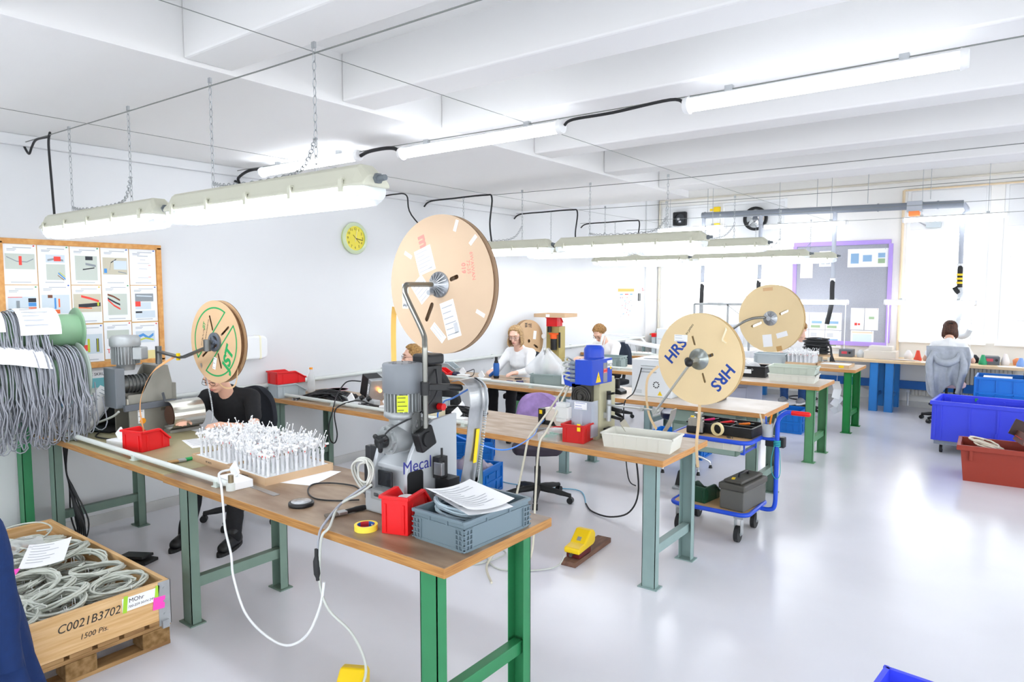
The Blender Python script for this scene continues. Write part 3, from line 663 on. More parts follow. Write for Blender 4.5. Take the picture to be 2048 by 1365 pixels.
# black cables hanging beside the rack, pedal on the floor
b = MB()
for i in range(5): b.tube([(0.3, 1.95+.01*i, 0.8), (0.28, 1.97, 0.55), (0.27+.02*i, 1.99, 0.42), (0.24+.05*i, 2.0+.01*i, 0.2), (0.28+.04*i, 2.02, 0.07), (0.34+.03*i, 2.0, 0.2), (0.3, 1.98, 0.42)], 0.006, 6, k=5)
tag(b.build('black_cable', CABK), 'bunch of black cables hanging below the olive bench', 'cable')
t = thing('foot_pedal', 'flat black foot pedal on the floor behind the pine crate', 'foot pedal', (1.0, 2.12, 0), 20)
MB().bx(-0.13, 0.13, -0.06, 0.06, 0, 0.022).build('base', BLACKM, t, bevel=0.005); b = MB(); b.box((-0.01, 0, 0.035), (0.22, 0.1, 0.02), Matrix.Rotation(R(-5), 3, 'Y')); b.build('tread', BLACK, t, bevel=0.005)

# ================================================================ crimping press behind the red bin (olive bench)
Z = 0.84
t = thing('crimping_press', 'grey steel crimping press with a finned motor on top, on the olive bench', 'press', (0.72, 2.35, Z))
def W(x, y, z): return Vector((x-0.72, y-2.35, z-Z))
MACH = mat('machine_hammer_grey', '#8d8b82', 0.42, 0.35, var=0.1, scale=9)
side = [(2.19, .845), (2.47, .845), (2.47, 1.05), (2.5, 1.05), (2.5, 1.2), (2.475, 1.32), (2.40, 1.33), (2.29, 1.13), (2.19, 1.13)]
for nm, x0, h in (('side_plate', 0.82, -0.012), ('side_plate', 0.60, -0.012)):
    M = plane_frame((x0-0.72, -2.35, -Z), (0, 1, 0), (0, 0, 1)); MB().prism(side, M, h).build(nm, MACH, t, bevel=0.003)
b = MB(); b.bx(-0.12, 0.09, -0.04, 0.12, 0.005, 0.2); b.bx(-0.12, 0.09, -0.16, 0.12, 0.2, 0.28); b.bx(-.12, .09, 0.05, 0.13, 0.28, 0.48); b.build('body', MACH, t, bevel=0.003)
MB().bx(-0.1, 0.06, 0.12, 0.2, 0.2, 0.34).build('nose_block', MACH, t, bevel=0.003)
MB().bx(-0.1, 0.08, -0.235, -0.17, 0.2, 0.48).build('back_box', mat('box_blue_grey', '#6c7278', 0.45), t, bevel=0.004)
sticker(t, plane_frame(W(0.79, 2.19, 1.07), (1, 0, 0), (0, 0, 1)), 0.05, 0.06, mat('beige_label', '#e6dfcf', 0.6), 'rating_plate')
m = MB(); m.lathe([(0.055, 1.3-Z), (0.062, 1.34-Z), (0.078, 1.345-Z), (0.078, 1.47-Z)], W(.71, 2.23, Z), (0, 0, 1), 32); 
for i in range(28): a = 2*math.pi*i/28; m.box(W(.71, 2.23, 1.41) + Vector((0.084*math.cos(a), 0.084*math.sin(a), 0)), (0.016, 0.004, 0.13), Matrix.Rotation(a, 3, 'Z'))
mo = m.build('motor', ALU, t)
MB().lathe([(0.096, 0), (0.1, 0.01), (0.1, 0.055), (0.085, 0.075), (0.001, 0.083)], W(.71, 2.23, 1.47), (0, 0, 1), 36).build('fan_cowl', ALU, mo)
c = MB(); c.box(W(.80, 2.29, 1.42), (0.07, 0.09, 0.09), Matrix.Rotation(R(35), 3, 'Z')); c.build('terminal_box', ALU, mo, bevel=0.008)
g = MB(); g.cyl(W(.74, 2.16, 1.2), W(.74, 2.38, 1.2), 0.055, n=24); g.cyl(W(.74, 2.15, 1.2), W(.74, 2.165, 1.2), 0.035, n=20)
for i in range(6): g.cyl(W(.74, 2.21+i*.025, 1.2), W(.74, 2.218+i*.025, 1.2), 0.066, n=24)
g.build('gearbox', DSTEEL, t)
b = MB(); b.bar(W(.86, 2.14, 1.045), W(.86, 2.5, 1.05), 0.03, 0.045); b.cyl(W(.87, 2.48, 1.05), W(.87, 2.54, 1.05), 0.018, n=12); b.bar(W(.87, 2.42, 1.06), W(.88, 2.4, 1.13), 0.01, 0.02); b.build('clamp_rail', mat('rail_grey', '#5f646b', 0.4, 0.4), t, bevel=0.003)
s = MB(); M = plane_frame(W(.92, 2.41, .965), (1, 0, 0), (0, 0, 1)); arc = [(0.105*math.cos(R(a)), 0.105*math.sin(R(a))) for a in range(-130, 165, 12)]; arc2 = [(0.101*math.cos(R(a)), 0.101*math.sin(R(a))) for a in range(164, -131, -12)]
s.prism(arc+arc2, M, -0.23); s.build('drum_guard', mat('polished_sheet', '#c9c8bd', 0.25, 0.8), t)
MB().cyl(W(.92, 2.42, .965), W(.92, 2.6, .965), 0.07, n=20).build('spindle', mat('dark_brown_core', '#4a3226', 0.6), t)
MB().bx(.87-.72, .97-.72, 0.05, 0.28, 0.0, 0.022).build('guard_foot', MACH, t, bevel=0.002)
sticker(t, plane_frame(W(.822, 2.27, .97), (0, 1, 0), (0, 0, 1)), 0.045, 0.1, PAPER, 'warning_label', 3)
MB().cyl(W(.823, 2.28, .935), W(.8245, 2.28, .935), 0.021, n=20).build('orange_dot', mat('orange_sticker', '#f5a21c', 0.6), t)
a = MB(); a.cyl(W(.78, 2.43, 1.33), W(.78, 2.43, 1.46), 0.022, n=14); a.bar(W(.78, 2.43, 1.42), W(1.06, 2.46, 1.39), 0.012, 0.045, (0, 1, 0)); a.bar(W(1.06, 2.46, 1.39), W(1.34, 2.49, 1.475), 0.012, 0.045, (0, 1, 0)); a.cyl(W(1.345, 2.49, 1.45), W(1.345, 2.49, 1.53), 0.024, n=16); a.cyl(W(1.345, 2.49, 1.51), W(1.345, 2.64, 1.51), 0.011, n=12)
a.build('reel_arm', DSTEEL, t)
tp = MB(); tp.box(W(1.02, 2.452, 1.395), (0.02, 0.02, 0.05)); tp.build('yellow_tape', YELLOW, t)
# reel with green print
t = reel('cardboard reel with green print, hanging in front of the man in black', CARD, (1.345, 2.575, 1.51), 4, 0.288, 0.05, [(0.09, 0.185, 108, .016), (0.09, 0.185, 35, .016), (0.09, 0.185, 215, .016), (0.09, 0.185, 288, .016)], 0.1)
GRN = mat('green_print', '#1f9a55', 0.7)
b = MB()
for s in (0, 180):                                         # two half-disc outlines
    r0, r1 = 0.232, 0.243; A = [R(s+60+i*150/24) for i in range(25)]; F0 = FY @ T(0, 0, 0.0255)
    b.prism([(r1*math.cos(u), r1*math.sin(u)) for u in A] + [(r0*math.cos(u), r0*math.sin(u)) for u in reversed(A)], F0, 0.0006)
    p0 = Vector((r1*math.cos(A[0]), r1*math.sin(A[0]))); p1 = Vector((r1*math.cos(A[-1]), r1*math.sin(A[-1]))); d = (p1-p0).normalized(); n = Vector((-d.y, d.x))*0.005
    b.prism([tuple(p0+n), tuple(p1+n), tuple(p1-n), tuple(p0-n)], F0, 0.0006)
b.build('printed_outline', GRN, t)
txt('JST', 0.115, GRN, t, on_face((0.135, -0.115), 68, 0, -0.0256), 'lettering', sx=1.05, bold=0.005, shear=0.25)
txt('JST', 0.035, GRN, t, on_face((-0.125, 0.11), 72, 0, -0.0256), 'lettering', shear=0.2, bold=0.001); txt('TERMINALS & CONNECTORS', 0.013, INK, t, on_face((-0.095, 0.075), 72, 0, -0.0256), 'lettering'); txt('J.S.T. Mfg. Co. LTD.', 0.016, INK, t, on_face((-0.145, 0.03), 72, 0, -0.0256), 'lettering')
sticker(t, on_face((-0.015, -0.15), -15, 0, -0.0256), 0.035, 0.085, PAPER, 'label_sticker', 3)
h = MB(); plate(h, [ellipse(0.066, 0.066, 32), [(0.044*math.cos(u), 0.044*math.sin(u)) for u in [R(a) for a in range(8, 112, 12)]] + [(0.02*math.cos(R(60)), 0.02*math.sin(R(60)))], [(0.044*math.cos(u), 0.044*math.sin(u)) for u in [R(a) for a in range(128, 232, 12)]] + [(0.02*math.cos(R(180)), 0.02*math.sin(R(180)))], [(0.044*math.cos(u), 0.044*math.sin(u)) for u in [R(a) for a in range(248, 352, 12)]] + [(0.02*math.cos(R(300)), 0.02*math.sin(R(300)))]], FY @ T(0, 0, 0.026), 0.014)
h.cyl((0, -0.055, 0), (0, -0.02, 0), 0.017, n=16); h.build('hub_wheel', mat('hub_grey', '#7d8490', 0.35, 0.6), t)
# strips from the reel
tag(MB().tube([(0.98, 2.46, 1.4), (0.93, 2.32, 1.3), (1.02, 2.2, 1.18), (1.12, 2.13, 1.08), (1.22, 2.1, 0.95), (1.26, 2.09, 0.9)], 0.01, k=8, flat=(0.02, 0.0015, (0, 1, 0))).build('paper_strip', mat('orange_kraft', '#dba06a', 0.7)), 'narrow orange-brown paper strip curving down into the red bin', 'paper strip')
tag(MB().tube([(1.3, 2.575, 1.25), (1.36, 2.58, 1.2), (1.44, 2.585, 1.19), (1.52, 2.585, 1.22), (1.56, 2.58, 1.3), (1.57, 2.575, 1.38)], 0.01, k=8, flat=(0.012, 0.0012, (0, 1, 0))).build('paper_strip', mat('kraft_paper', '#dcb88c', 0.7)), 'kraft paper strip looping under the green-printed reel', 'paper strip')
b = MB(); P = smooth_path([(1.18, 2.53, 1.35), (1.17, 2.58, 1.2), (1.2, 2.59, 1.05), (1.22, 2.58, 0.94), (1.2, 2.55, 0.86)], 14)
for i in range(len(P)-1): b.cyl(P[i], P[i].lerp(P[i+1], 0.65), 0.0058, n=6)
tag(b.build('terminal_strip', GALV), 'strip of silver terminals hanging from the green-printed reel', 'terminal strip')

# ---------------------------------------------------------------- things on the olive bench
stack_bin('bright red storage bin in front of the grey crimping press', RED, (1.29, 2.085, Z), 14, 0.19, 0.21, 0.135)
def flap_box(label, loc, rz, w=0.17, d=0.1, h=0.042, group='white flap boxes'):
    t = thing('socket_box', label, 'box', loc, rz); MB().bx(-w/2, w/2, -d/2, d/2, 0, h).build('body', WHITE, t, bevel=0.004)
    b = MB(); b.box((-w*0.12, d*0.1, h+0.03), (0.07, 0.012, 0.075), Matrix.Rotation(R(50), 3, 'Y')); b.build('lid', WHITE, t, bevel=0.003); return t
flap_box('white flap box beside the bright red bin on the olive bench', (1.08, 2.02, Z), 10)
flap_box('white flap box where the front conduit ends, beside the cardboard trays', (2.53, 1.965, Z), -5, 0.2, 0.1)
cable('black_cable', [(0.55, 2.1, 0.85), (0.7, 2.02, 0.848), (0.95, 2.05, 0.86), (1.04, 2.07, 0.9), (1.14, 2.08, 0.9), (1.2, 2.02, 0.85)], 0.005, CABK, 'black cable curling through the white box by the red bin')
def conduit(x0, x1, y, label, z=0.868):
    t = thing('conduit_pipe', label, 'pipe', ((x0+x1)/2, y, z)); h = (x1-x0)/2
    MB().tube([(-h, 0, 0), (h, 0, 0)], 0.016, 14).build('pipe', PIPE, t)
    n = max(2, int((x1-x0)/0.75)+1)
    for i in range(n):
        x = -h+0.12 + (2*h-0.24)*i/(n-1); b = MB(); b.box((x, 0, -0.013), (0.03, 0.045, 0.03)); b.box((x, 0, -0.026), (0.05, 0.06, 0.004)); b.build('clip', mat('clip_pale', '#c6cfc8', 0.35), t, bevel=0.003)
    return t
t = conduit(0.5, 2.6, 1.9, 'white conduit along the front edge of the nearest bench')
b = MB(); b.cyl((1.05, 0, -0.028), (1.05, 0, 0.012), 0.026, n=18); b.build('end_fitting', PIPE, t); b = MB(); b.cyl((1.05, 0, 0.012), (1.05, 0, 0.05), 0.014, n=14); b.build('metal_stub', mat('old_brass', '#8d7f66', 0.4, 0.7), t)
# white cable to the floor and grey cables to the pedal
cable('white_cable', [(2.5, 1.95, 0.92), (2.56, 1.86, 0.93), (2.68, 1.8, 0.905), (2.72, 1.785, 0.8), (2.74, 1.78, 0.695), (2.785, 1.78, 0.58), (2.8, 1.78, 0.47), (2.89, 1.78, 0.32), (3.05, 1.78, 0.258), (3.23, 1.78, 0.262), (3.38, 1.78, 0.36), (3.474, 1.78, 0.513), (3.505, 1.78, 0.632)], 0.006, mat('white_cable_skin', '#dfe2e4', 0.4), 'white cable hanging over the bench edge in a long loop to the black sleeve')
cable('grey_cable', [(3.5, 2.06, 0.99), (3.46, 2.02, 0.95), (3.40, 1.95, 0.9), (3.5, 1.82, 0.862), (3.49, 1.785, 0.825), (3.48, 1.78, 0.72), (3.478, 1.78, 0.61), (3.52, 1.79, 0.51), (3.6, 1.85, 0.4), (3.66, 1.87, 0.25), (3.62, 1.82, 0.1), (3.57, 1.79, 0.04)], 0.006, CABG, 'grey cable from the press running down to the yellow pedal at the picture bottom')
cable('grey_cable', [(3.47, 2.05, 0.98), (3.4, 1.97, 0.91), (3.46, 1.82, 0.862), (3.468, 1.787, 0.82), (3.47, 1.782, 0.74), (3.472, 1.78, 0.634)], 0.006, CABD, 'darker grey cable entering the black sleeve below the bench edge')
tag(MB().tube([(3.466, 1.774, 0.77), (3.47, 1.77, 0.7), (3.474, 1.772, 0.634)], [0.008, 0.014, 0.014, 0.008], 12, k=4).build('cable_sleeve', BLACKM), 'black tape sleeve joining the cables below the bench edge', 'cable sleeve')
def yellow_pedal(label, loc, rz):
    t = thing('foot_pedal', label, 'foot pedal', loc, rz)
    MB().bx(-0.05, 0.05, -0.1, 0.08, 0, 0.045).build('base', mat('pedal_maroon', '#5c1418', 0.5), t, bevel=0.005)
    M = plane_frame((-0.06, 0, 0), (0, 1, 0), (0, 0, 1)); b = MB(); b.prism([(-0.12, 0.035), (0.1, 0.045), (0.13, 0.06), (0.135, 0.12), (0.11, 0.15), (0.06, 0.158), (-0.03, 0.085), (-0.12, 0.075)], M, 0.12); b.build('cover', mat('pedal_yellow', '#f4cf16', 0.38), t, bevel=0.012, seg=3)
    b = MB(); b.box((0.0, -0.005, 0.107), (0.03, 0.03, 0.002), Matrix.Rotation(R(40), 3, 'X')); b.build('badge', GALV, t); MB().cyl((0, -0.135, 0.03), (0, -0.1, 0.03), 0.012, n=10).build('cable_gland', DSTEEL, t)
    return t
yellow_pedal('yellow foot pedal below the nearest bench, cut by the picture bottom', (3.5, 1.9, 0), 30)

# cardboard trays of white cable harnesses
FOAM = mat('white_foam', '#eef0ef', 0.85); SLV = mat('clear_sleeve', '#f2f4f8', 0.3, alpha=0.8); WWIRE = mat('white_wire', '#f2f3f5', 0.45)
def harness_protos():
    out = []
    for k in range(4):
        q = random.Random(40+k); t = thing('cable_harness', 'bundle of white wires and connectors standing in a cardboard tray', 'cable harness', (0, 0, -5), 0, 'white wire bundles in the cardboard trays')
        s = MB(); s.lathe([(0.0095, 0), (0.0085, 0.03), (0.0075, 0.05), (0.012, 0.085)], n=10); s.build('sleeve', SLV, t)
        w = MB(); c = MB(); r = MB()
        for i in range(5):
            a = q.uniform(0, 6.28); d = q.uniform(0.012, 0.032); zt = q.uniform(0.115, 0.15); e = (d*math.cos(a), d*math.sin(a), zt)
            w.tube([(0.004*math.cos(a), 0.004*math.sin(a), 0.07), (0.008*math.cos(a), 0.008*math.sin(a), 0.1), e], 0.0022, 5, k=3)
            c.box(e, (0.022, 0.012, 0.011), Euler((q.uniform(-.4, .4), q.uniform(-.5, .5), q.uniform(0, 3))).to_matrix())
            if i == 0: r.box((e[0]*.7, e[1]*.7, zt-0.012), (0.004, 0.004, 0.014))
        for i in range(2 if k % 2 else 1):
            a = q.uniform(0, 6.28); e = (0.02*math.cos(a), 0.02*math.sin(a), 0.12); f = (0.05*math.cos(a), 0.05*math.sin(a), q.uniform(0.16, 0.19)); w.tube([(0, 0, 0.09), e, f], 0.002, 5, k=3); c.ball(f, 0.0045, nu=6, nv=4)
        w.build('wires', WWIRE, t); c.build('connectors', WHITE, t); r.build('red_marker', INKR, t); out.append(t)
    return out
HP = harness_protos(); used = set()
def tray(label, x0, x1, y0, y1, z, nx, ny, rz=0, mark='VP WEYS', fill=True):
    t = thing('cardboard_tray', label, 'tray', ((x0+x1)/2, (y0+y1)/2, z), rz); hx, hy = (x1-x0)/2, (y1-y0)/2; b = MB(); b.bx(-hx, hx, -hy, hy, 0, 0.004)
    for s in (-1, 1): b.bx(-hx, hx, s*hy-.003, s*hy+.003, 0, 0.042); b.bx(s*hx-.003, s*hx+.003, -hy, hy, 0, 0.042)
    b.build('box', BOXC, t); MB().bx(-hx+.006, hx-.006, -hy+.006, hy-.006, 0.005, 0.034).build('foam_insert', FOAM, t, bevel=0.002)
    if mark: txt(mark, 0.017, INK, t, plane_frame((0, -hy-.0032, 0.02), (1, 0, 0), (0, 0, 1)), 'lettering')
    if not fill: return t
    Mx = Matrix.Translation(t.location) @ Matrix.Rotation(R(rz), 4, 'Z')
    for i in range(nx):
        for j in range(ny):
            k = rnd.randrange(4); p = Mx @ Vector((-hx+.04+(2*hx-.08)*i/(nx-1), -hy+.04+(2*hy-.08)*j/(ny-1), 0.034))
            if k not in used: used.add(k); o = HP[k]; o.location = p; o.rotation_euler = (0, 0, rnd.uniform(0, 6))
            else: o = dup(HP[k], None, p); o.rotation_euler = (0, 0, rnd.uniform(0, 6))
    return t
tray('cardboard tray of white wire bundles, the right of the two on the near bench', 2.28, 2.69, 2.06, 2.48, Z, 8, 7, -3)
tray('cardboard tray of white wire bundles, tucked left behind its neighbour on the near bench', 1.85, 2.255, 2.09, 2.5, Z, 7, 7, -2)
sheet('white sheet under the right cardboard tray', (2.72, 2.3, Z), 20, 0.21, 0.297, 0, 0)
sheet('printed sheet between the crimping press and the man in black', (1.42, 2.4, Z), 75, 0.21, 0.297, 0.0, 5)
tag(MB().bx(-0.25, 0.25, -0.017, 0.017, 0, 0.002).build('steel_ruler', STEEL, loc=(2.62, 2.005, Z), rot=(0, 0, R(-4))), 'long steel ruler in front of the cardboard trays', 'ruler')
def brush(label, loc, rz, hm, bm, fl=0.05):
    t = thing('paint_brush', label, 'brush', loc, rz); b = MB(); b.tube([(0.02, 0, 0.012), (0.07, 0, 0.014), (0.14, 0, 0.013), (0.2, 0, 0.012)], [0.011, 0.013, 0.01, 0.006], 10, k=4); b.build('handle', hm, t)
    MB().box((0.0, 0, 0.012), (0.045, 0.036, 0.016)).build('ferrule', STEEL, t, bevel=0.004); b = MB(); b.box((-0.05, 0, 0.011), (0.06, 0.036, 0.014)); b.build('bristles', bm, t, bevel=0.005); return t
brush('paint brush with green handle on the olive worktop', (1.83, 2.04, Z), 78, mat('brush_green', '#159a4e', 0.35), mat('brush_hair_brown', '#b28d5e', 0.9))
brush('paint brush with black handle on the dark worktop', (3.37, 1.99, Z), 75, BLACK, mat('brush_hair_grey', '#6e655c', 0.9))
t = thing('jar_lid', 'round black lid lying on the dark worktop', 'lid', (3.1, 1.965, Z)); MB().lathe([(0.058, 0), (0.06, 0.004), (0.06, 0.016), (0.055, 0.02), (0.046, 0.02)], n=40).build('rim', BLACK, t); MB().lathe([(0.046, 0.012), (0.047, 0.0215), (0.001, 0.0225)], n=36).build('clear_top', mat('clear_lid_top', '#c9ccd0', 0.12, var=0.5, scale=30), t)
t = thing('tape_roll', 'roll of yellow tape with a blue and red core, on the dark worktop', 'tape', (3.605, 1.93, Z))
b = MB(); plate(b, [ellipse(0.05, 0.05, 44), ellipse(0.038, 0.038, 36)], T(0, 0, 0), 0.024); b.build('tape', mat('tape_yellow', '#f5e04c', 0.5), t)
b = MB(); plate(b, [ellipse(0.038, 0.038, 36), ellipse(0.0355, 0.0355, 36)], T(0, 0, 0), 0.0242); o = b.build('core', [mat('core_blue', '#2f66b5', 0.5), mat('core_red', '#c9303a', 0.5)], t)
for p in o.data.polygons:
    if math.degrees(math.atan2(p.center.y, p.center.x)) % 120 < 60: p.material_index = 1
txt('tesa', 0.013, PAPER, t, plane_frame((-0.006, 0.0352, 0.012), (-0.98, 0.1, 0), (0, 0, 1)) @ Matrix.Rotation(math.pi, 4, 'Y'), 'lettering', bold=0.0005)
cable('black_cable', [(3.30, 2.2, 0.87), (3.15, 2.29, 0.846), (3.05, 2.319, 0.846), (2.92, 2.278, 0.846), (2.868, 2.204, 0.846), (2.955, 2.11, 0.846), (3.08, 2.06, 0.846), (3.19, 2.1, 0.846), (3.28, 2.17, 0.85)], 0.004, CABK, 'thin black cable looping over the dark worktop left of the big press')

# ================================================================ big press with the large reel
t = thing('stripping_press', 'large grey press with motor and lettered side plate on the nearest bench', 'press', (3.55, 2.28, Z))
def V(x, y, z): return Vector((x-3.55, y-2.28, z-Z))
PG = mat('press_light_grey', '#b9bec2', 0.38, 0.15); PGD = mat('press_cowl_grey', '#7c8187', 0.45)
MB().bx(-0.15, 0.11, -0.18, 0.16, 0, 0.1).build('base', PG, t, bevel=0.012)
side = [(2.12, 0.93), (2.46, 0.93), (2.46, 1.28), (2.3, 1.27), (2.21, 1.22), (2.15, 1.13), (2.12, 1.05)]
for x in (3.66, 3.45):
    M = plane_frame((x-3.55, -2.28, -Z), (0, 1, 0), (0, 0, 1)); MB().prism(side, M, -0.02).build('side_plate', PG, t, bevel=0.004)
b = MB(); b.bx(-0.1, 0.09, -0.12, 0.15, 0.09, 0.23); b.build('body', PG, t, bevel=0.006)
b = MB(); M = plane_frame((-0.1, -2.28, -Z), (0, 1, 0), (0, 0, 1)); b.prism([(2.14, 1.07), (2.26, 1.14), (2.26, 1.05), (2.14, 1.05)], M, 0.19); b.build('sloped_cover', PG, t, bevel=0.003)
MB().bx(-0.075, 0.02, -0.165, -0.155, 0.13, 0.205).build('front_window', mat('dark_window', '#202327', 0.2), t, bevel=0.006)
h = MB(); plate(h, [rrect(0.085, 0.045, 0.006), rrect(0.045, 0.018, 0.006)], plane_frame((-0.035, -0.16, 0.1), (1, 0, 0), (0, 0, 1)), 0.045); h.build('handle', ALU, t, bevel=0.003)
MB().bx(-0.05, -0.02, -0.18, -0.175, 0.11, 0.12).build('handle_slot', BLACK, t)
b = MB(); b.prism(rrect(0.1, 0.12, 0.02), plane_frame((0.1105, -0.105, 0.155), (0, 1, 0), (0, 0, 1)), 0.002); b.build('side_pocket', mat('pocket_black', '#141517', 0.4), t)
txt('Mecal', 0.08, mat('navy_print', '#2b2f86', 0.5), t, plane_frame((0.1108, -0.09, 0.237), (0, 1, 0), (0, 0, 1)), 'lettering')
g = MB(); g.cyl(V(3.56, 2.1, 1.195), V(3.56, 2.36, 1.195), 0.066, n=32); g.cyl(V(3.56, 2.085, 1.195), V(3.56, 2.1, 1.195), 0.05, n=28)
for i in range(7): a = 2*math.pi*i/7; g.cyl(V(3.56+.055*math.cos(a), 2.088, 1.195+.055*math.sin(a)), V(3.56+.055*math.cos(a), 2.1, 1.195+.055*math.sin(a)), 0.007, n=8)
for i in range(5): g.cyl(V(3.56, 2.2+i*.03, 1.195), V(3.56, 2.21+i*.03, 1.195), 0.074, n=32)
g.cyl(V(3.56, 2.2, 1.2), V(3.56, 2.2, 1.29), 0.06, 0.066, n=28); go = g.build('gearbox', ALU, t)
k = MB(); k.cyl(V(3.56, 2.05, 1.195), V(3.56, 2.085, 1.195), 0.03, n=20); 
for i in range(3): a = 2*math.pi*i/3+.5; k.capsule(V(3.56, 2.06, 1.195), V(3.56+.04*math.cos(a), 2.06, 1.195+.04*math.sin(a)), 0.014, 0.011)
k.build('hand_knob', BLACK, go)
m = MB(); m.lathe([(0.074, 1.285-Z), (0.088, 1.295-Z), (0.088, 1.315-Z), (0.07, 1.32-Z), (0.07, 1.41-Z)], V(3.56, 2.2, Z), (0, 0, 1), 36)
for i in range(26): a = 2*math.pi*i/26; m.box(V(3.56, 2.2, 1.362) + Vector((0.075*math.cos(a), 0.075*math.sin(a), 0)), (0.02, 0.005, 0.085), Matrix.Rotation(a, 3, 'Z'))
mo = m.build('motor', ALU, t)
c = MB(); c.lathe([(0.088, 0), (0.092, 0.004), (0.092, 0.128), (0.088, 0.134), (0.001, 0.134)], V(3.56, 2.2, 1.405), (0, 0, 1), 40); co = c.build('fan_cowl', PGD, mo)
v = MB()
for i in range(8): a = 2*math.pi*i/8; v.box(V(3.56, 2.2, 1.5398) + Vector((0.05*math.cos(a), 0.05*math.sin(a), 0)), (0.024, 0.006, 0.001), Matrix.Rotation(a, 3, 'Z'))
v.build('vent_slots', BLACK, co)
sticker(mo, plane_frame(V(3.625, 2.136, 1.365), (0.72, 0.70, 0), (0, 0, 1)) @ T(0, 0, 0.012), 0.05, 0.075, mat('lime_plate', '#c6cf22', 0.5), 'rating_plate', 4, INK)
e = MB(); e.bx(0.03, 0.075, 0.015, 0.12, 0.45, 0.68); e.build('control_box', BLACK, t, bevel=0.006); e = MB(); e.box(V(3.6, 2.33, 1.55), (0.11, 0.11, 0.05)); e.build('control_head', BLACK, t, bevel=0.012)
e = MB(); e.cyl(V(3.628, 2.37, 1.32), V(3.66, 2.37, 1.32), 0.017, n=16); e.build('emergency_stop', RED, t)
b = MB(); b.bx(-0.28, -0.13, -0.06, -0.02, 0.06, 0.27); b.bx(-0.2, -0.1, -0.1, -0.06, 0.2, 0.29); b.bx(-0.22, -0.16, -0.12, -0.06, 0.03, 0.2); b.build('switch_box', mat('switch_black', '#222428', 0.4), t, bevel=0.004)
c = MB()
for i, (dx, dz) in enumerate(((0, 0), (.006, .004), (-.004, .008))): c.tube([(V(3.41+dx, 2.075+.01*i, 1.02+dz) + Vector((0.062*math.cos(a), 0.01*math.sin(a*2), 0.064*math.sin(a)))) for a in [2*math.pi*j/28 for j in range(28)]], 0.0055, 7, closed=True)
c.tube([V(3.44, 2.07, 1.08), V(3.40, 2.07, 1.06), V(3.40, 2.07, 1.0), V(3.45, 2.07, 0.99), V(3.47, 2.07, 1.04), V(3.44, 2.08, 1.09)], 0.0055, 7, k=5)
c.build('coiled_lead', mat('lead_cream_grey', '#c9cac3', 0.4), t)
cable('black_cable', [(3.63, 2.35, 1.5), (3.68, 2.3, 1.4), (3.66, 2.22, 1.32), (3.6, 2.1, 1.26), (3.58, 2.07, 1.23)], 0.004, CABK, 'thin black lead from the control box to the gearbox of the big press')
# post with the curved reel arm
p = MB(); p.tube([V(3.69, 2.215, 1.19), V(3.69, 2.215, 1.4), V(3.69, 2.215, 1.58), V(3.685, 2.22, 1.63), V(3.66, 2.235, 1.68), V(3.52, 2.29, 1.81), V(3.475, 2.305, 1.86), V(3.46, 2.325, 1.893), V(3.46, 2.36, 1.9), V(3.46, 2.56, 1.9)], 0.0125, 14, k=5); p.build('reel_arm', mat('tube_dark_steel', '#85857f', 0.25, 0.9), t)
c = MB(); M = plane_frame((0.115, -0.065, 0.35), (0, 1, 0), (0, 0, 1)); c.box((0.13, -0.065, 0.36), (0.05, 0.1, 0.1), Matrix.Rotation(R(20), 3, 'X')); c.cyl((0.12, -0.065, 0.36), (0.165, -0.065, 0.36), 0.035, n=18); c.build('post_clamp', BLACK, t, bevel=0.01)
c = MB(); plate(c, [rrect(0.05, 0.11, 0.02), ellipse(0.012, 0.02, 16)], plane_frame((0.115, -0.1, 0.43), (0, 1, 0), (0, 0, 1)), 0.006); c.build('bracket', DSTEEL, t)
# guide chute for the strip
c = MB(); c.cyl(V(3.69, 2.215, 1.40), V(3.69, 2.215, 1.46), 0.022, n=16); c.bar(V(3.69, 2.215, 1.435), V(3.77, 2.29, 1.435), 0.02, 0.03); c.build('arm_collar', BLACK, t, bevel=0.003)
c = MB(); c.capsule(V(3.765, 2.29, 1.435), V(3.80, 2.325, 1.43), 0.016, 0.016); c.build('joint_knob', BLACK, t)
pth = [(3.76, 2.36, 1.455), (3.81, 2.36, 1.465), (3.86, 2.36, 1.435), (3.875, 2.36, 1.37), (3.865, 2.36, 1.3), (3.845, 2.36, 1.15), (3.82, 2.36, 1.02), (3.81, 2.36, 0.98), (3.77, 2.36, 0.945)]
MB().tube([V(*q) for q in pth], 0.01, k=6, flat=(0.003, 0.1, (0, 1, 0))).build('guide_chute', STEEL, t)
b = MB(); P = smooth_path([V(q[0]+.012, q[1]+.006, q[2]) for q in pth[1:]], 12)
for i in range(len(P)-1): b.box(P[i] + Vector((0.008, 0.038, 0.004)), (0.014, 0.008, 0.006), None)
b.build('terminal_strip', GALV, t)
MB().bar(V(3.866, 2.375, 1.24), V(3.845, 2.375, 1.08), 0.004, 0.02, (0, 1, 0)).build('yellow_tape', YELLOW, t)
b = MB(); b.bx(0.115, 0.2, 0.02, 0.1, 0.03, 0.16); b.bx(0.12, 0.16, 0.0, 0.06, 0.16, 0.26); b.cyl((0.15, 0.03, 0.2), (0.15, 0.03, 0.3), 0.006, n=8); b.cyl((0.15, 0.03, 0.2), (0.15, 0.03, 0.24), 0.014, n=10); b.bx(0.2, 0.25, 0.02, 0.09, 0.06, 0.1); b.build('applicator', BLACK, t, bevel=0.004)
MB().bx(0.135, 0.185, -0.01, 0.012, 0.18, 0.24).build('applicator_plate', STEEL, t, bevel=0.003)
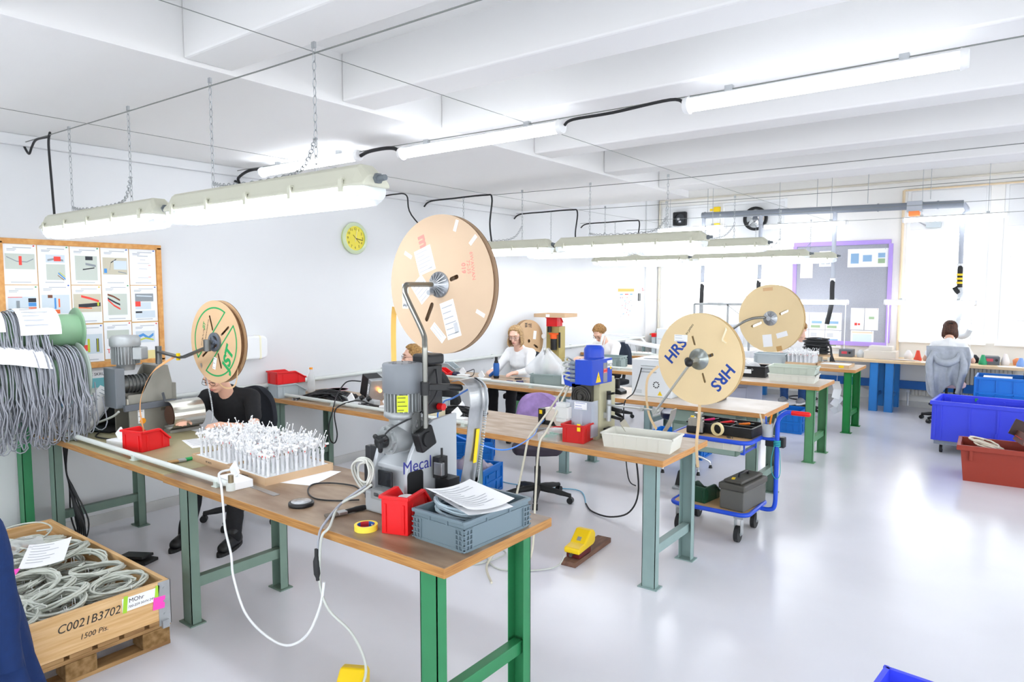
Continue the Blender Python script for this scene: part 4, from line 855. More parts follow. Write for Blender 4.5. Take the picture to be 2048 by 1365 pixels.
# large reel
t = reel('largest cardboard reel, brown, with many stickers, mounted above the near bench', mat('reel_cardboard_pale', '#cfb599', 0.75, var=0.04, scale=5), (3.46, 2.58, 1.9), 0, 0.352, 0.04, [(0.115, 0.2, 243, .024), (0.085, 0.125, 18, .022)], 0.09)
F = -0.0205
h = MB(); h.lathe([(0.066, 0), (0.066, 0.006), (0.02, 0.01), (0.02, 0.05), (0.014, 0.055)], (0, F, 0), (0, -1, 0), 36)
for i in range(16): a = 2*math.pi*i/16; h.bar((0.018*math.cos(a), F-0.03, 0.018*math.sin(a)), (0.06*math.cos(a), F-0.008, 0.06*math.sin(a)), 0.004, 0.012, (0, 1, 0))
h.cyl((-0.02, F-0.03, -0.04), (-0.02, F-0.06, -0.04), 0.013, n=14); h.build('hub_flange', mat('hub_cast_silver', '#b4b8bd', 0.35, 0.7), t)
PINK = mat('faded_red_print', '#ef8f85', 0.75)
txt('mo', 0.085, PINK, t, on_face((-0.105, 0.2), -72, 0, F), 'lettering', bold=0.004)
txt('610', 0.035, PINK, t, on_face((0.165, 0.08), 95, 0, F), 'lettering', bold=0.001); txt('72-35', 0.03, PINK, t, on_face((0.195, 0.085), -82, 0, F), 'lettering'); txt('6WAWAN', 0.03, PINK, t, on_face((0.22, 0.09), -82, 0, F), 'lettering')
for (x, z, a, w, hh, l, ba) in ((-0.10, 0.125, 18, 0.12, 0.13, 6, 8), (-0.125, -0.025, 40, 0.1, 0.12, 5, 0), (-0.245, -0.06, 0, 0.042, 0.13, 2, 10), (0.075, -0.175, 17, 0.095, 0.19, 6, 12), (-0.01, -0.245, -42, 0.11, 0.045, 3, 0)):
    sticker(t, on_face((x, z), a, 0, F), w, hh, PAPER, 'label_sticker', l, INKG, ba)
txt('PU', 0.026, INK, t, on_face((-0.245, -0.11), 0, 0, F-0.001), 'lettering')
for (x, z, a) in ((0.115, 0.29, 70), (0.225, 0.215, 45), (-0.22, 0.155, -28), (0.27, -0.14, -25)): sticker(t, on_face((x, z), a, 0, F), 0.058, 0.02, mat('clear_tape_white', '#ece9e6', 0.4), 'tape_piece')
tag(MB().tube([(3.09, 2.6, 1.78), (3.06, 2.62, 1.72), (3.045, 2.63, 1.6), (3.045, 2.63, 1.4), (3.06, 2.6, 1.15), (3.1, 2.5, 1.0)], 0.01, k=8, flat=(0.028, 0.0012, (-0.67, 0.74, 0))).build('paper_strip', mat('yellow_kraft', '#eabb62', 0.7)), 'yellow paper strip hanging from the largest reel', 'paper strip')
# bins at the front corner
t = stack_bin('bright red storage bin between the big press and the grey crate', RED, (3.715, 2.07, Z), 18, 0.135, 0.23, 0.165)
tag(MB().lathe([(0.03, 0), (0.034, 0.1), (0.031, 0.1), (0.028, 0.004)], n=20).build('white_cup', WHITE, loc=(3.73, 2.05, Z+0.04)), 'white cup standing inside the red bin next to the grey crate', 'cup')
t = crate('blue-grey crate holding cables and papers at the front corner of the nearest bench', GREYC, (3.99, 2.19, Z), 88, 0.43, 0.30, 0.128)
b = MB()
for i in range(9): coil(b, (0.0, 0.0, 0.02+0.006*i), 0.095+0.006*(i % 3), 0.005, 2.2, 0.006, (0.1, 0.05*(i % 2), 1), 22, 6, ry=0.13, seed=50+i)
tag(b.build('cable_coil', mat('pale_blue_grey_cable', '#a9bac4', 0.4), loc=(3.975, 2.15, Z+0.072)), 'coil of pale blue-grey cable lying in the blue-grey crate', 'cable coil')
sheet('printed sheet lying slanted on the blue-grey crate, the top one', (4.01, 2.14, Z+0.158), 76, 0.235, 0.32, 0.05, 11, tilt=(2, 1)); sheet('printed sheet under the top one on the blue-grey crate', (4.04, 2.13, Z+0.15), 70, 0.21, 0.3, 0.02, 3, tilt=(1, 1))
# ================================================================ second bench row: cables, blue press, yellow reel
conduit(0.05, 2.6, 3.87, 'white conduit along the front edge of the second bench row')
stack_bin('light grey storage bin against the wall, under the upturned red one', GREYL, (0.14, 3.95, Z), -4, 0.2, 0.3, 0.13)
stack_bin('red storage bin stacked on a light grey bin against the wall', RED, (0.14, 3.95, Z+0.131), -4, 0.2, 0.3, 0.12)
def bottle(label, loc, h, r, body, cap, liquid=None):
    t = thing('plastic_bottle', label, 'bottle', loc); MB().lathe([(r*.9, 0), (r, 0.01), (r, h*.55), (r*.85, h*.65), (r*.4, h*.88), (r*.38, h*.93)], n=24).build('body', body, t); MB().lathe([(r*.45, h*.93), (r*.45, h)], n=16).build('cap', cap, t)
    return t
BOT = mat('clear_bottle', '#eaf0f2', 0.08, alpha=0.35)
bottle('clear bottle with orange cap on the second bench by the wall', (0.13, 4.24, Z), 0.25, 0.038, BOT, mat('cap_orange', '#f39a1e', 0.5))
t = thing('paper_plate', 'pale plate with a pink rim behind the pile of black cables', 'plate', (0.28, 4.44, Z)); MB().lathe([(0.001, 0.004), (0.07, 0.004), (0.11, 0.02), (0.112, 0.018), (0.07, 0.0)], n=36).build('dish', WHITE, t); MB().lathe([(0.108, 0.019), (0.114, 0.022), (0.114, 0.019)], n=36).build('pink_rim', mat('pink_plastic', '#e3a7b8', 0.5), t)
def pile(label, loc, rx, ry, h, n, seed, m=CABK, ends=True, rt=0.0055):
    q = random.Random(seed); b = MB()
    for i in range(n):
        a = q.gauss(0.3, 0.45); L = rx*q.uniform(0.9, 1.35); dx, dy = math.cos(a)*L, math.sin(a)*L*ry/rx*1.3; ox, oy = q.uniform(-.3, .3)*rx, q.uniform(-.6, .6)*ry; hz = h*max(0.08, 1-(abs(oy)/ry)**1.5)*q.uniform(.35, 1)
        P = [(ox-dx, oy-dy, rt+0.002), (ox-dx*.6, oy-dy*.6+q.uniform(-.02, .02), hz*.7), (ox, oy+q.uniform(-.03, .03), hz), (ox+dx*.6, oy+dy*.6, hz*.7), (ox+dx, oy+dy+q.uniform(-.03, .03), rt+0.002)]
        b.tube(P, rt, 5, k=4, mat=0)
        if ends and i % 3 == 0: e = Vector(P[0]); b.cyl(e, e + Vector((-dx, -dy, 0)).normalized()*0.014, rt*0.8, n=6, mat=1)
    return tag(b.build('cable_pile', [m, GALV], loc=loc), label, 'cable pile', None, 'stuff')
pile('heaped pile of cut black cables on the second bench near the wall', (0.62, 4.08, Z), 0.22, 0.14, 0.09, 90, 21)
t = thing('control_unit', 'black and silver box tilted on edge with a glowing lamp, second bench', 'electrical device', (0.98, 4.28, Z), -14)
M = Matrix.Rotation(R(18), 3, 'Y'); b = MB(); b.box((0, 0, 0.135), (0.13, 0.15, 0.2), M); b.build('housing', BLACK, t, bevel=0.004); b = MB(); b.box((0.085, 0, 0.112), (0.05, 0.152, 0.2), M); b.build('front_cover', GALV, t, bevel=0.004)
sticker(t, plane_frame((0.09, -0.078, 0.12), (1, 0, -.3), (0.3, 0, 1)), 0.025, 0.1, PAPER, 'label_sticker', 3); MB().ball((0.13, 0.02, 0.1), 0.018).build('lamp_lens', lampmat('amber_glow', '#ff9a4a', 3.0), t)
t = thing('power_strip', 'grey power strip lying in front of the tilted black box', 'power strip', (1.02, 4.1, Z), -4); MB().bx(-0.26, 0.26, -0.035, 0.035, 0, 0.05).build('body', mat('strip_grey', '#b3b7ba', 0.45), t, bevel=0.006)
b = MB()
for i in range(4): b.cyl((-0.12+.1*i, -0.02, 0.05), (-0.12+.1*i, -0.04, 0.07), 0.022, n=12)
b.build('plugs', BLACK, t)
cable('black_cable', [(0.93, 4.2, 1.02), (0.85, 4.1, 1.02), (0.9, 3.95, 0.93), (1.0, 3.83, 0.86), (1.03, 3.785, 0.8), (1.0, 3.77, 0.68), (1.02, 3.765, 0.56), (1.08, 3.765, 0.54), (1.11, 3.77, 0.62), (1.06, 3.785, 0.8), (1.1, 3.84, 0.87), (1.2, 3.95, 0.9), (1.3, 4.0, 0.86)], 0.006, CABK, 'black cable hanging over the second bench edge in a narrow loop')
b = MB()
for i in range(7): b.tube([(0.75+.12*i, 3.97+.03*(i % 3), 0.85), (0.95+.1*i, 3.95+.05*(i % 2), 0.87), (1.1+.08*i, 4.0-.03*(i % 3), 0.865), (1.25+.05*i, 3.96+.04*(i % 4), 0.85)], 0.006, 6, k=5)
tag(b.build('black_cable', CABK), 'tangle of black cables in front of the grey power strip', 'cable')
flap_box('white flap box on the second bench among the black cables', (1.12, 3.93, Z), 0, 0.16, 0.07); flap_box('white flap box on the second bench, right of the silver-ended cable pile', (2.35, 3.95, Z), 10, 0.14, 0.08)
flap_box('small white flap box behind the motor of the big press', (1.55, 3.95, Z), 0, 0.12, 0.08, 0.05)
stack_bin('cream open bin on the second bench behind the post of the big press', mat('cream_bin', '#e8e2c6', 0.5), (1.98, 3.99, Z), 100, 0.15, 0.26, 0.085); stack_bin('light grey bin behind the cream open bin on the second bench', GREYL, (1.86, 4.18, Z), 100, 0.15, 0.26, 0.12)
pile('pile of black cables with shiny ends on the second bench, by the silver chute', (2.12, 4.2, Z), 0.16, 0.12, 0.08, 60, 33)
# blue air hose
cable('air_hose', [(3.82, 2.36, 1.42), (3.6, 2.5, 1.34), (3.4, 2.65, 1.28), (3.31, 2.7, 1.18), (3.32, 2.8, 1.08), (3.38, 2.95, 1.0), (3.4, 3.2, 0.92), (3.2, 3.75, 0.88), (3.0, 4.1, 0.86), (2.94, 4.27, 0.88)], 0.0045, mat('hose_blue', '#2f7fe0', 0.35), 'blue air hose looping from the silver chute to the small applicator', 'hose')
t = thing('crimp_applicator', 'cream and black applicator with a round knob behind the red taped bin', 'tool', (2.98, 4.33, Z), -8)
MB().bx(-0.11, -0.05, -0.05, 0.05, 0, 0.12).build('frame', BLACK, t, bevel=0.004); b = MB(); b.bx(-0.06, 0.09, -0.03, 0.03, 0.03, 0.13); b.build('body', mat('applicator_cream', '#e6ddd2', 0.45), t, bevel=0.006); b = MB(); b.cyl((0.09, -0.045, 0.045), (0.09, -0.03, 0.045), 0.04, n=24); b.build('wheel', mat('wheel_cream', '#d8ccc4', 0.4), t); b = MB(); b.bx(-0.1, 0.1, -0.04, 0.04, 0, 0.03); b.cyl((0.09, 0, 0.09), (0.14, 0, 0.1), 0.022, n=12); b.build('base', BLACKM, t)
sticker(t, plane_frame((-0.08, -0.051, 0.095), (1, 0, 0), (0, 0, 1)), 0.03, 0.03, YELLOW, 'yellow_label')
t = thing('pliers', 'pliers with white and red handles on the bench by the clear box', 'pliers', (3.07, 4.1, Z), 35)
for s, m in ((-1, WHITE), (1, RED)): MB().tube([(0.02, 0, 0.016), (0.08, s*0.025, 0.018), (0.19, s*0.035, 0.016)], [0.008, 0.014, 0.014, 0.01], 10, k=4).build('handle', m, t)
b = MB(); b.box((-0.03, 0, 0.016), (0.08, 0.03, 0.016)); b.build('jaws', STEEL, t, bevel=0.004)
t = thing('clear_box', 'clear plastic box with green parts left of the red taped bin', 'box', (3.25, 3.94, Z), 5)
MB().bx(-0.075, 0.075, -0.1, 0.1, 0, 0.05).build('body', CLEARP, t); b = MB()
for i in range(14): q = random.Random(i); b.box((q.uniform(-.05, .05), q.uniform(-.08, .05), 0.012+q.uniform(0, .02)), (0.03, 0.012, 0.012), Matrix.Rotation(q.uniform(0, 3), 3, 'Z'))
b.build('green_parts', mat('part_green', '#1fa07c', 0.5), t)
t = stack_bin('dark red storage bin with yellow tape in front of the blue press', mat('deep_red_plastic', '#c81c1c', 0.38), (3.42, 4.0, Z), 8, 0.17, 0.23, 0.125)
b = MB(); b.box((0.045, -0.1225, 0.11), (0.024, 0.002, 0.05)); b.build('yellow_tape', YELLOW, t)
def tray_long(label, m, loc, rz, L, W, H, name='plastic_tray', ribs=6, group=None):
    t = thing(name, label, 'tray', loc, rz, group); l, w = L/2, W/2; b = MB(); k = 0.93
    vs = [(sx*l*(k if z == 0 else 1), sy*w*(k if z == 0 else 1), z) for z in (0, H) for sx, sy in ((-1, -1), (1, -1), (1, 1), (-1, 1))]; vi = [(sx*(l*(k if z < .01 else 1)-.006), sy*(w*(k if z < .01 else 1)-.006), z) for z in (0.006, H) for sx, sy in ((-1, -1), (1, -1), (1, 1), (-1, 1))]
    b.add(vs, [(0, 3, 2, 1)] + [(i, (i+1) % 4, 4+(i+1) % 4, 4+i) for i in range(4)]); b.add(vi, [(0, 1, 2, 3)] + [(i, 4+i, 4+(i+1) % 4, (i+1) % 4) for i in range(4)])
    for i in range(1, ribs):
        x = -l*k + 2*l*k*i/ribs
        for s in (-1, 1): b.bar((x, s*w*k, 0.004), (x*1.05, s*w*1.0, H-.01), 0.008, 0.008)
    b.build('body', m, t); r = MB()
    for s in (-1, 1): r.box((0, s*w, H-.005), (L+.014, .014, .012)); r.box((s*l, 0, H-.005), (.014, W+.014, .012))
    r.build('rim', m, t, bevel=0.003); return t
tray_long('long cream tray at the front corner of the second bench, by the yellow reel', CREAM, (3.86, 4.06, Z), 6, 0.48, 0.23, 0.095)
# ---------------------------------------------------------------- blue press
t = thing('blue_press', 'press with blue motor and blue control box on a beige column', 'press', (3.45, 4.2, Z))
def U(x, y, z): return Vector((x-3.45, y-4.2, z-Z))
BEI = mat('press_beige', '#b9b596', 0.45, var=0.05); BLUEP = mat('press_blue', '#1d48c4', 0.35)
b = MB(); b.bx(-0.07, 0.07, -0.1, 0.12, 0, 0.4); b.bx(-0.14, 0.066, 0.024, 0.116, 0.002, 0.42); b.build('column', BEI, t, bevel=0.006)
b = MB(); b.bx(-0.16, 0.07, -0.14, 0.13, 0, 0.02); b.build('base_plate', BEI, t, bevel=0.003)
b = MB(); b.bx(-0.06, 0.075, -0.22, 0.06, 0.385, 0.555); b.build('control_box', BLUEP, t, bevel=0.004)
sticker(t, plane_frame((0.0755, 0.02, 0.515), (0, 1, 0), (0, 0, 1)), 0.075, 0.05, PAPER, 'name_label'); txt('RICO', 0.028, INK, t, plane_frame((0.0766, 0.025, 0.508), (0, 1, 0), (0, 0, 1)), 'lettering')
sticker(t, plane_frame((0.0755, -0.04, 0.46), (0, 1, 0), (0, 0, 1)), 0.055, 0.135, mat('plate_grey', '#8f9297', 0.4, 0.4), 'rating_plate', 0); sticker(t, plane_frame((0.0765, -0.04, 0.472), (0, 1, 0), (0, 0, 1)), 0.052, 0.03, INKR, 'red_field', 2, PAPER)
MB().cyl((0.076, 0.035, 0.485), (0.0775, 0.035, 0.485), 0.011, n=16).build('yellow_dot', YELLOW, t)
MB().prism([(-0.035, 0), (0.035, 0), (0.0, 0.075)], plane_frame((0.0755, -0.135, 0.4), (0, 1, 0), (0, 0, 1)), 0.001).build('warning_triangle', YELLOW, t)
txt('!', 0.035, INK, t, plane_frame((0.0767, -0.135, 0.43), (0, 1, 0), (0, 0, 1)), 'warning_mark')
m = MB(); m.lathe([(0.072, 0), (0.072, 0.12), (0.068, 0.13), (0.055, 0.15), (0.001, 0.152)], U(3.40, 4.22, 1.33), (0, 0, 1), 32); m.lathe([(0.066, -0.08), (0.07, 0)], U(3.40, 4.22, 1.33), (0, 0, 1), 32); m.build('motor', BLUEP, t)
b = MB(); b.prism([(-0.07, -0.06), (0.04, -0.08), (0.07, -0.05), (0.06, 0.06), (-0.06, 0.05), (-0.085, 0)], plane_frame(U(3.32, 4.07, 1.26), (1, 0, 0), (0, 0, 1)), -0.12); b.build('blue_cover', BLUEP, t, bevel=0.004)
g = MB(); g.cyl(U(3.39, 4.06, 1.13), U(3.39, 4.2, 1.13), 0.075, n=32); g.box(U(3.39, 4.13, 1.13), (0.16, 0.12, 0.17))
for r in (0.072, 0.055, 0.04): g.tube([U(3.39+r*math.cos(a), 4.055, 1.13+r*math.sin(a)) for a in [2*math.pi*j/24 for j in range(24)]], 0.004, 5, closed=True)
g.cyl(U(3.39, 4.04, 1.13), U(3.39, 4.06, 1.13), 0.02, n=16); g.build('gearbox', mat('gear_dark', '#55534f', 0.4, 0.6), t)
b = MB(); b.bx(-0.16, -0.13, -0.12, -0.02, 0, 0.28); b.bx(-0.15, 0.055, -0.19, -0.186, 0.02, 0.27); b.bx(0.052, 0.056, -0.19, -0.08, 0.02, 0.27); b.build('clear_guard', mat('clear_guard', '#dfe6f5', 0.1, alpha=0.4), t)
b = MB(); b.bx(-0.06, 0.03, -0.12, -0.08, 0.0, 0.25); b.build('tool_holder', mat('tool_blue_grey', '#6b7890', 0.4, 0.5), t)
sticker(t, plane_frame((-0.03, -0.1915, 0.235), (1, 0, 0), (0, 0, 1)), 0.1, 0.05, PAPER, 'paper_label', 3, mat('ink_blue', '#4455b0', 0.7))
b = MB(); b.bx(-0.21, -0.1, -0.24, -0.19, 0.14, 0.22); b.bx(-0.195, -0.115, -0.25, -0.19, 0.22, 0.25); b.bx(-0.195, -0.115, -0.25, -0.19, 0.115, 0.14); b.build('switch_unit', mat('switch_grey', '#dcdedc', 0.5), t, bevel=0.004)
MB().bx(-0.235, -0.175, -0.12, -0.06, 0.36, 0.52).build('white_counter', WHITE, t, bevel=0.005)
c = MB(); n = MB()
for i, z in enumerate((0.53, 0.5, 0.47, 0.44, 0.41)):
    n.cyl((-0.06, -0.21+.0*i, z), (-0.1, -0.21, z), 0.013, n=12); c.tube([(-0.1, -0.21, z), (-0.15-.02*(i % 2), -0.2, z+.01), (-0.16+.01*i, -0.15, z+0.03), (-0.14, -0.06, 0.5-.03*i)], 0.007, 7, k=5)
n.build('cable_glands', mat('gland_pale', '#7f8b98', 0.4), t); c.build('leads', CABG, t)
b = MB(); b.cyl((0.1, -0.03, 0.12), (0.1, -0.03, 0.27), 0.018, n=14); b.bx(0.06, 0.1, -0.05, -0.01, 0.14, 0.18); b.build('hinge', GALV, t)
b = MB(); b.cyl((0.1, -0.03, 0.27), (0.1, -0.03, 0.33), 0.016, n=12); b.bar((0.1, -0.04, 0.31), (0.16, -0.06, 0.325), 0.014, 0.016); b.build('clamp_lever', BLACK, t, bevel=0.003)
b = MB(); b.bar((0.1, -0.04, 0.235), (0.5, -0.09, 0.245), 0.03, 0.008, (0, 0, 1)); b.bar((0.47, -0.1, 0.22), (0.71, -0.08, 0.57), 0.008, 0.034, (0, 1, 0)); b.cyl((0.48, -0.11, 0.24), (0.48, -0.07, 0.24), 0.02, n=14); b.cyl((0.38, -0.1, 0.24), (0.38, -0.07, 0.24), 0.012, n=10); b.cyl((0.72, -0.09, 0.585), (0.72, 0.09, 0.585), 0.013, n=14)
b.build('reel_arm', mat('arm_pale_steel', '#a7aaa6', 0.4, 0.5), t); b = MB(); b.capsule((0.695, -0.09, 0.585), (0.715, -0.12, 0.575), 0.022, 0.026); b.build('arm_knob', BLACK, t)
b = MB(); b.tube([(0.2, -0.02, 0.13), (0.26, 0, 0.05), (0.36, 0.02, 0.015), (0.46, 0.03, 0.05), (0.53, 0.04, 0.16), (0.55, 0.04, 0.24)], 0.01, k=6, flat=(0.003, 0.09, (0, 1, 0))); b.build('guide_sheet', mat('guide_steel', '#bdb9a8', 0.3, 0.8), t)
b = MB(); b.bar((0.08, 0, 0.15), (0.19, -0.01, 0.14), 0.02, 0.02); b.bar((0.08, 0.03, 0.2), (0.17, 0.02, 0.19), 0.025, 0.03); b.bx(0.07, 0.14, -0.05, 0.03, 0.03, 0.07); b.build('applicator', BLACK, t, bevel=0.004)
cable('cream_cable', [(3.25, 4.1, 1.2), (3.2, 3.98, 1.05), (3.15, 3.84, 0.9), (3.14, 3.78, 0.84), (3.12, 3.76, 0.7), (3.05, 3.75, 0.4), (2.98, 3.7, 0.12), (3.0, 3.5, 0.012), (3.2, 3.3, 0.012)], 0.008, mat('cable_cream', '#cfcab8', 0.45), 'cream cable from the blue press over the bench edge to the floor, the left one')
cable('cream_cable', [(3.27, 4.1, 1.19), (3.26, 3.98, 1.05), (3.25, 3.84, 0.9), (3.24, 3.785, 0.85), (3.23, 3.765, 0.72), (3.22, 3.75, 0.4), (3.22, 3.72, 0.1), (3.24, 3.6, 0.012), (3.3, 3.45, 0.012)], 0.008, _M['cable_cream'], 'cream cable from the blue press over the bench edge to the floor, the right one')
# yellow reel
t = reel('pale yellow cardboard reel with blue lettering on the arm of the blue press', CARD2, (4.165, 4.26, 1.425), -6, 0.297, 0.034, [(0.1, 0.15, 108, .014), (0.1, 0.15, 288, .014), (0.07, 0.1, 20, .02)], 0.07, edge=mat('yellow_edge', '#a98549', 0.8))
F = -0.0175; BL = mat('blue_print', '#20459c', 0.6)
txt('HRS', 0.105, BL, t, on_face((-0.165, 0.045), 52, 0, F), 'lettering', bold=0.0025); txt('HRS', 0.105, BL, t, on_face((0.165, -0.105), 232, 0, F), 'lettering', bold=0.0025)
txt('MADE IN JAPAN', 0.02, INK, t, on_face((-0.085, 0.165), 55, 0, F), 'lettering'); sticker(t, on_face((-0.13, 0.13), 0, 0, F-.001), 0.095, 0.045, PAPER, 'label_sticker', 3)
b = MB(); b.tube([(0.18, F-.004, 0.2), (0.19, F-.012, 0.2), (0.17, F-.02, 0.14), (0.17, F-.012, 0.13), (0.19, F-.01, 0.115)], 0.01, k=4, flat=(0.022, 0.001, (0.9, 0, .3))); b.build('tape_piece', mat('masking_cream', '#efe6cb', 0.6), t)
h = MB(); h.lathe([(0.07, 0), (0.066, 0.006), (0.03, 0.012), (0.03, 0.03), (0.018, 0.034), (0.018, 0.07)], (0, F, 0), (0, -1, 0), 36); h.build('hub_flange', mat('hub_steel', '#9aa09c', 0.3, 0.8), t)
tag(MB().tube([(3.88, 4.25, 1.36), (3.82, 4.22, 1.28), (3.82, 4.2, 1.15), (3.86, 4.17, 1.03), (3.92, 4.15, 0.95)], 0.01, k=8, flat=(0.02, 0.0012, (0.3, 0.9, 0))).build('paper_strip', mat('kraft_pale', '#e0c49a', 0.7)), 'pale kraft strip falling from the yellow reel into the cream tray', 'paper strip')
tag(MB().tube([(4.17, 4.26, 1.135), (4.165, 4.26, 1.02), (4.155, 4.265, 0.92), (4.15, 4.27, 0.84), (4.15, 4.3, 0.7)], 0.01, k=4, flat=(0.02, 0.0012, (0, 1, 0))).build('paper_strip', mat('kraft_pale', '#e0c49a', 0.7)), 'pale kraft strip hanging straight down under the yellow reel', 'paper strip')
# floor between the first rows
t = thing('wooden_plank', 'short brown plank on the floor under the yellow foot pedal', 'plank', (3.42, 4.1, 0), 4); MB().bx(-0.055, 0.055, -0.27, 0.3, 0, 0.035).build('board', mat('plank_brown', '#7d5c4a', 0.7, col2='#64473a', scale=6, stretch=(6, 1, 6)), t, bevel=0.003)
yellow_pedal('yellow foot pedal standing on the brown plank', (3.425, 4.0, 0.036), 4)
cable('grey_cable', [(3.41, 3.83, 0.07), (3.4, 3.75, 0.02), (3.3, 3.62, 0.01), (3.1, 3.5, 0.01), (2.9, 3.62, 0.01), (2.85, 3.78, 0.012), (3.0, 3.7, 0.02), (2.9, 3.45, 0.01), (2.6, 3.6, 0.01), (2.4, 3.9, 0.01)], 0.006, CABG, 'pale grey cable looping over the floor from the pedal on the plank')
def fold_crate(label, loc, rz, L, W, H, m=BLUEC, ridges=2):
    t = thing('folding_crate', label, 'crate', loc, rz); l, w = L/2, W/2; b = MB(); b.bx(-l+.01, l-.01, -w+.01, w-.01, 0, 0.01)
    for s in (-1, 1): b.bx(-l, l, s*(w-.01)-.006, s*(w-.01)+.006, 0, H); b.bx(s*(l-.01)-.006, s*(l-.01)+.006, -w, w, 0, H)
    b.build('body', m, t); r = MB()
    for s in (-1, 1):
        for z0, z1 in ((H-.03, H), (H*.42, H*.5), (0, .025)): r.box((0, s*w, (z0+z1)/2), (L+.01, .012, z1-z0)); r.box((s*l, 0, (z0+z1)/2), (.012, W+.01, z1-z0))
        for i in range(-ridges, ridges+1): x = i*l/(ridges+.2); r.box((x, s*(w+.002), H*.25), (.012, .008, H*.45)); r.box((x*.97, s*(w+.002), H*.72), (.012, .008, H*.42))
        for i in (-1, 1): r.box((s*(l+.002), i*w*.5, H*.4), (.008, .02, H*.75)); r.box((s*(l), i*w, H/2), (.02, .02, H)); 
        r.box((s*(l+.004), 0, H*.72), (.008, W*.35, .03))
    r.build('rim', m, t, bevel=0.002); return t
fold_crate('blue folding crate on the floor behind the second bench, the far one', (0.98, 5.62, 0), 35, 0.6, 0.4, 0.24)
fold_crate('blue folding crate on the floor holding a clear bag, under the second bench', (1.72, 4.72, 0), 12, 0.6, 0.42, 0.26)
b = MB(); b.grid(lambda u, v: Vector(((u-.5)*.34, (v-.5)*.3, 0.12*math.sin(math.pi*u)*math.sin(math.pi*v)+0.02*math.sin(u*17+v*9)*math.sin(v*13))), 18, 18)
tag(b.build('plastic_bag', mat('pinkish_film', '#efdfe2', 0.2, alpha=0.5), loc=(1.8, 4.75, 0.24)), 'clear plastic bag bulging out of the blue folding crate', 'bag')
cable('air_hose', [(1.5, 5.3, 0.01), (1.9, 5.15, 0.01), (2.3, 5.25, 0.01), (2.6, 5.35, 0.01), (2.85, 5.05, 0.01)], 0.005, mat('hose_teal', '#6fb6d6', 0.4), 'pale blue hose lying on the floor behind the purple chair', 'hose')
cable('black_cable', [(2.85, 5.05, 0.012), (3.0, 4.9, 0.012), (3.2, 4.85, 0.02), (3.35, 4.9, 0.08), (3.45, 4.85, 0.3), (3.52, 4.6, 0.78)], 0.007, CABK, 'black cable rising from the floor under the second bench')
# ---------------------------------------------------------------- chairs
def office_chair(label, loc, rz, seat_h, seat_m, back_m, base_m=BLACKM, back=True, back_top=0.42, chrome=False, name='office_chair', ring=False, frame_h=None):
    t = thing(name, label, 'chair', loc, rz)
    b = MB(); b.cyl((0, 0, 0.09), (0, 0, seat_h*.6), 0.028, n=16); b.cyl((0, 0, seat_h*.5), (0, 0, seat_h-.05), 0.018, n=14); b.build('column', base_m, t)
    for i in range(5):
        a = 2*math.pi*i/5+0.3; u = Vector((math.cos(a), math.sin(a), 0)); l = MB()
        if chrome: l.tube([u*0.03+Vector((0, 0, .12)), u*.15+Vector((0, 0, .13)), u*.27+Vector((0, 0, .08)), u*.3+Vector((0, 0, .035))], 0.013, 10, k=4)
        else: l.tube([u*0.02+Vector((0, 0, .11)), u*.16+Vector((0, 0, .095)), u*.31+Vector((0, 0, .07))], [0.03, 0.026, 0.02], 8, k=3)
        lo = l.build('base_arm', base_m, t); c = MB()
        if chrome: c.cyl(u*.3, u*.3+Vector((0, 0, .035)), 0.02, 0.012, n=12)
        else:
            v = Vector((-u.y, u.x, 0)); c.cyl(u*.31+Vector((0, 0, .028))-v*.022, u*.31+Vector((0, 0, .028))+v*.022, 0.028, n=16); c.cyl(u*.31+Vector((0, 0, .03)), u*.31+Vector((0, 0, .075)), 0.008, n=8)
        c.build('caster' if not chrome else 'glide', BLACK, lo)
    if ring: MB().tube([(0.2*math.cos(2*math.pi*j/28), 0.2*math.sin(2*math.pi*j/28), 0.24) for j in range(28)], 0.011, 8, closed=True).build('foot_ring', base_m, t)
    s = MB(); s.grid(lambda u, v: Vector((0.23*(2*u-1)*math.sqrt(1-0.35*(2*v-1)**2), 0.22*(2*v-1)*math.sqrt(1-0.35*(2*u-1)**2), seat_h + 0.012*math.sin(math.pi*u)*math.sin(math.pi*v))), 14, 14)
    so = s.build('seat', seat_m, t); q = so.modifiers.new('solid', 'SOLIDIFY'); q.thickness = 0.065; q.offset = -1; q2 = so.modifiers.new('bev', 'BEVEL'); q2.width = 0.025; q2.segments = 3; q2.limit_method = 'ANGLE'; q2.angle_limit = R(50)
    if back:
        s = MB(); h0, h1 = seat_h+.12, seat_h+back_top
        s.grid(lambda u, v: Vector(((0.21-0.05*v*v)*(2*u-1)*math.sqrt(1-0.5*(2*v-1)**4), -0.22-0.03*v+0.05*(2*u-1)**2-.0, h0+(h1-h0)*(v*(1-0.12*(2*u-1)**2)+0.02))), 14, 14)
        so = s.build('backrest', back_m, t); q = so.modifiers.new('solid', 'SOLIDIFY'); q.thickness = 0.045; q.offset = 0; q2 = so.modifiers.new('bev', 'BEVEL'); q2.width = 0.018; q2.segments = 3; q2.limit_method = 'ANGLE'; q2.angle_limit = R(50)
        MB().tube([(0, -0.1, seat_h-.05), (0, -0.25, seat_h-.03), (0, -0.285, seat_h+.1), (0, -0.275, seat_h+.3)], 0.01, k=4, flat=(0.06, 0.012, (1, 0, 0))).build('back_bar', base_m, t)
    return t
office_chair('office chair with a lilac backrest and black five-star base behind the second bench', (2.42, 4.93, 0), 212, 0.5, mat('seat_dark_fabric', '#3a3440', 0.9), mat('lilac_fabric', '#a98cc6', 0.9, var=0.25, scale=14, bump=0.1))
office_chair('dark navy stool with chrome legs under the third bench', (3.02, 6.72, 0), 20, 0.6, mat('navy_vinyl', '#1c2c55', 0.3), BLACK, CHROME, back=False, chrome=True, name='stool')
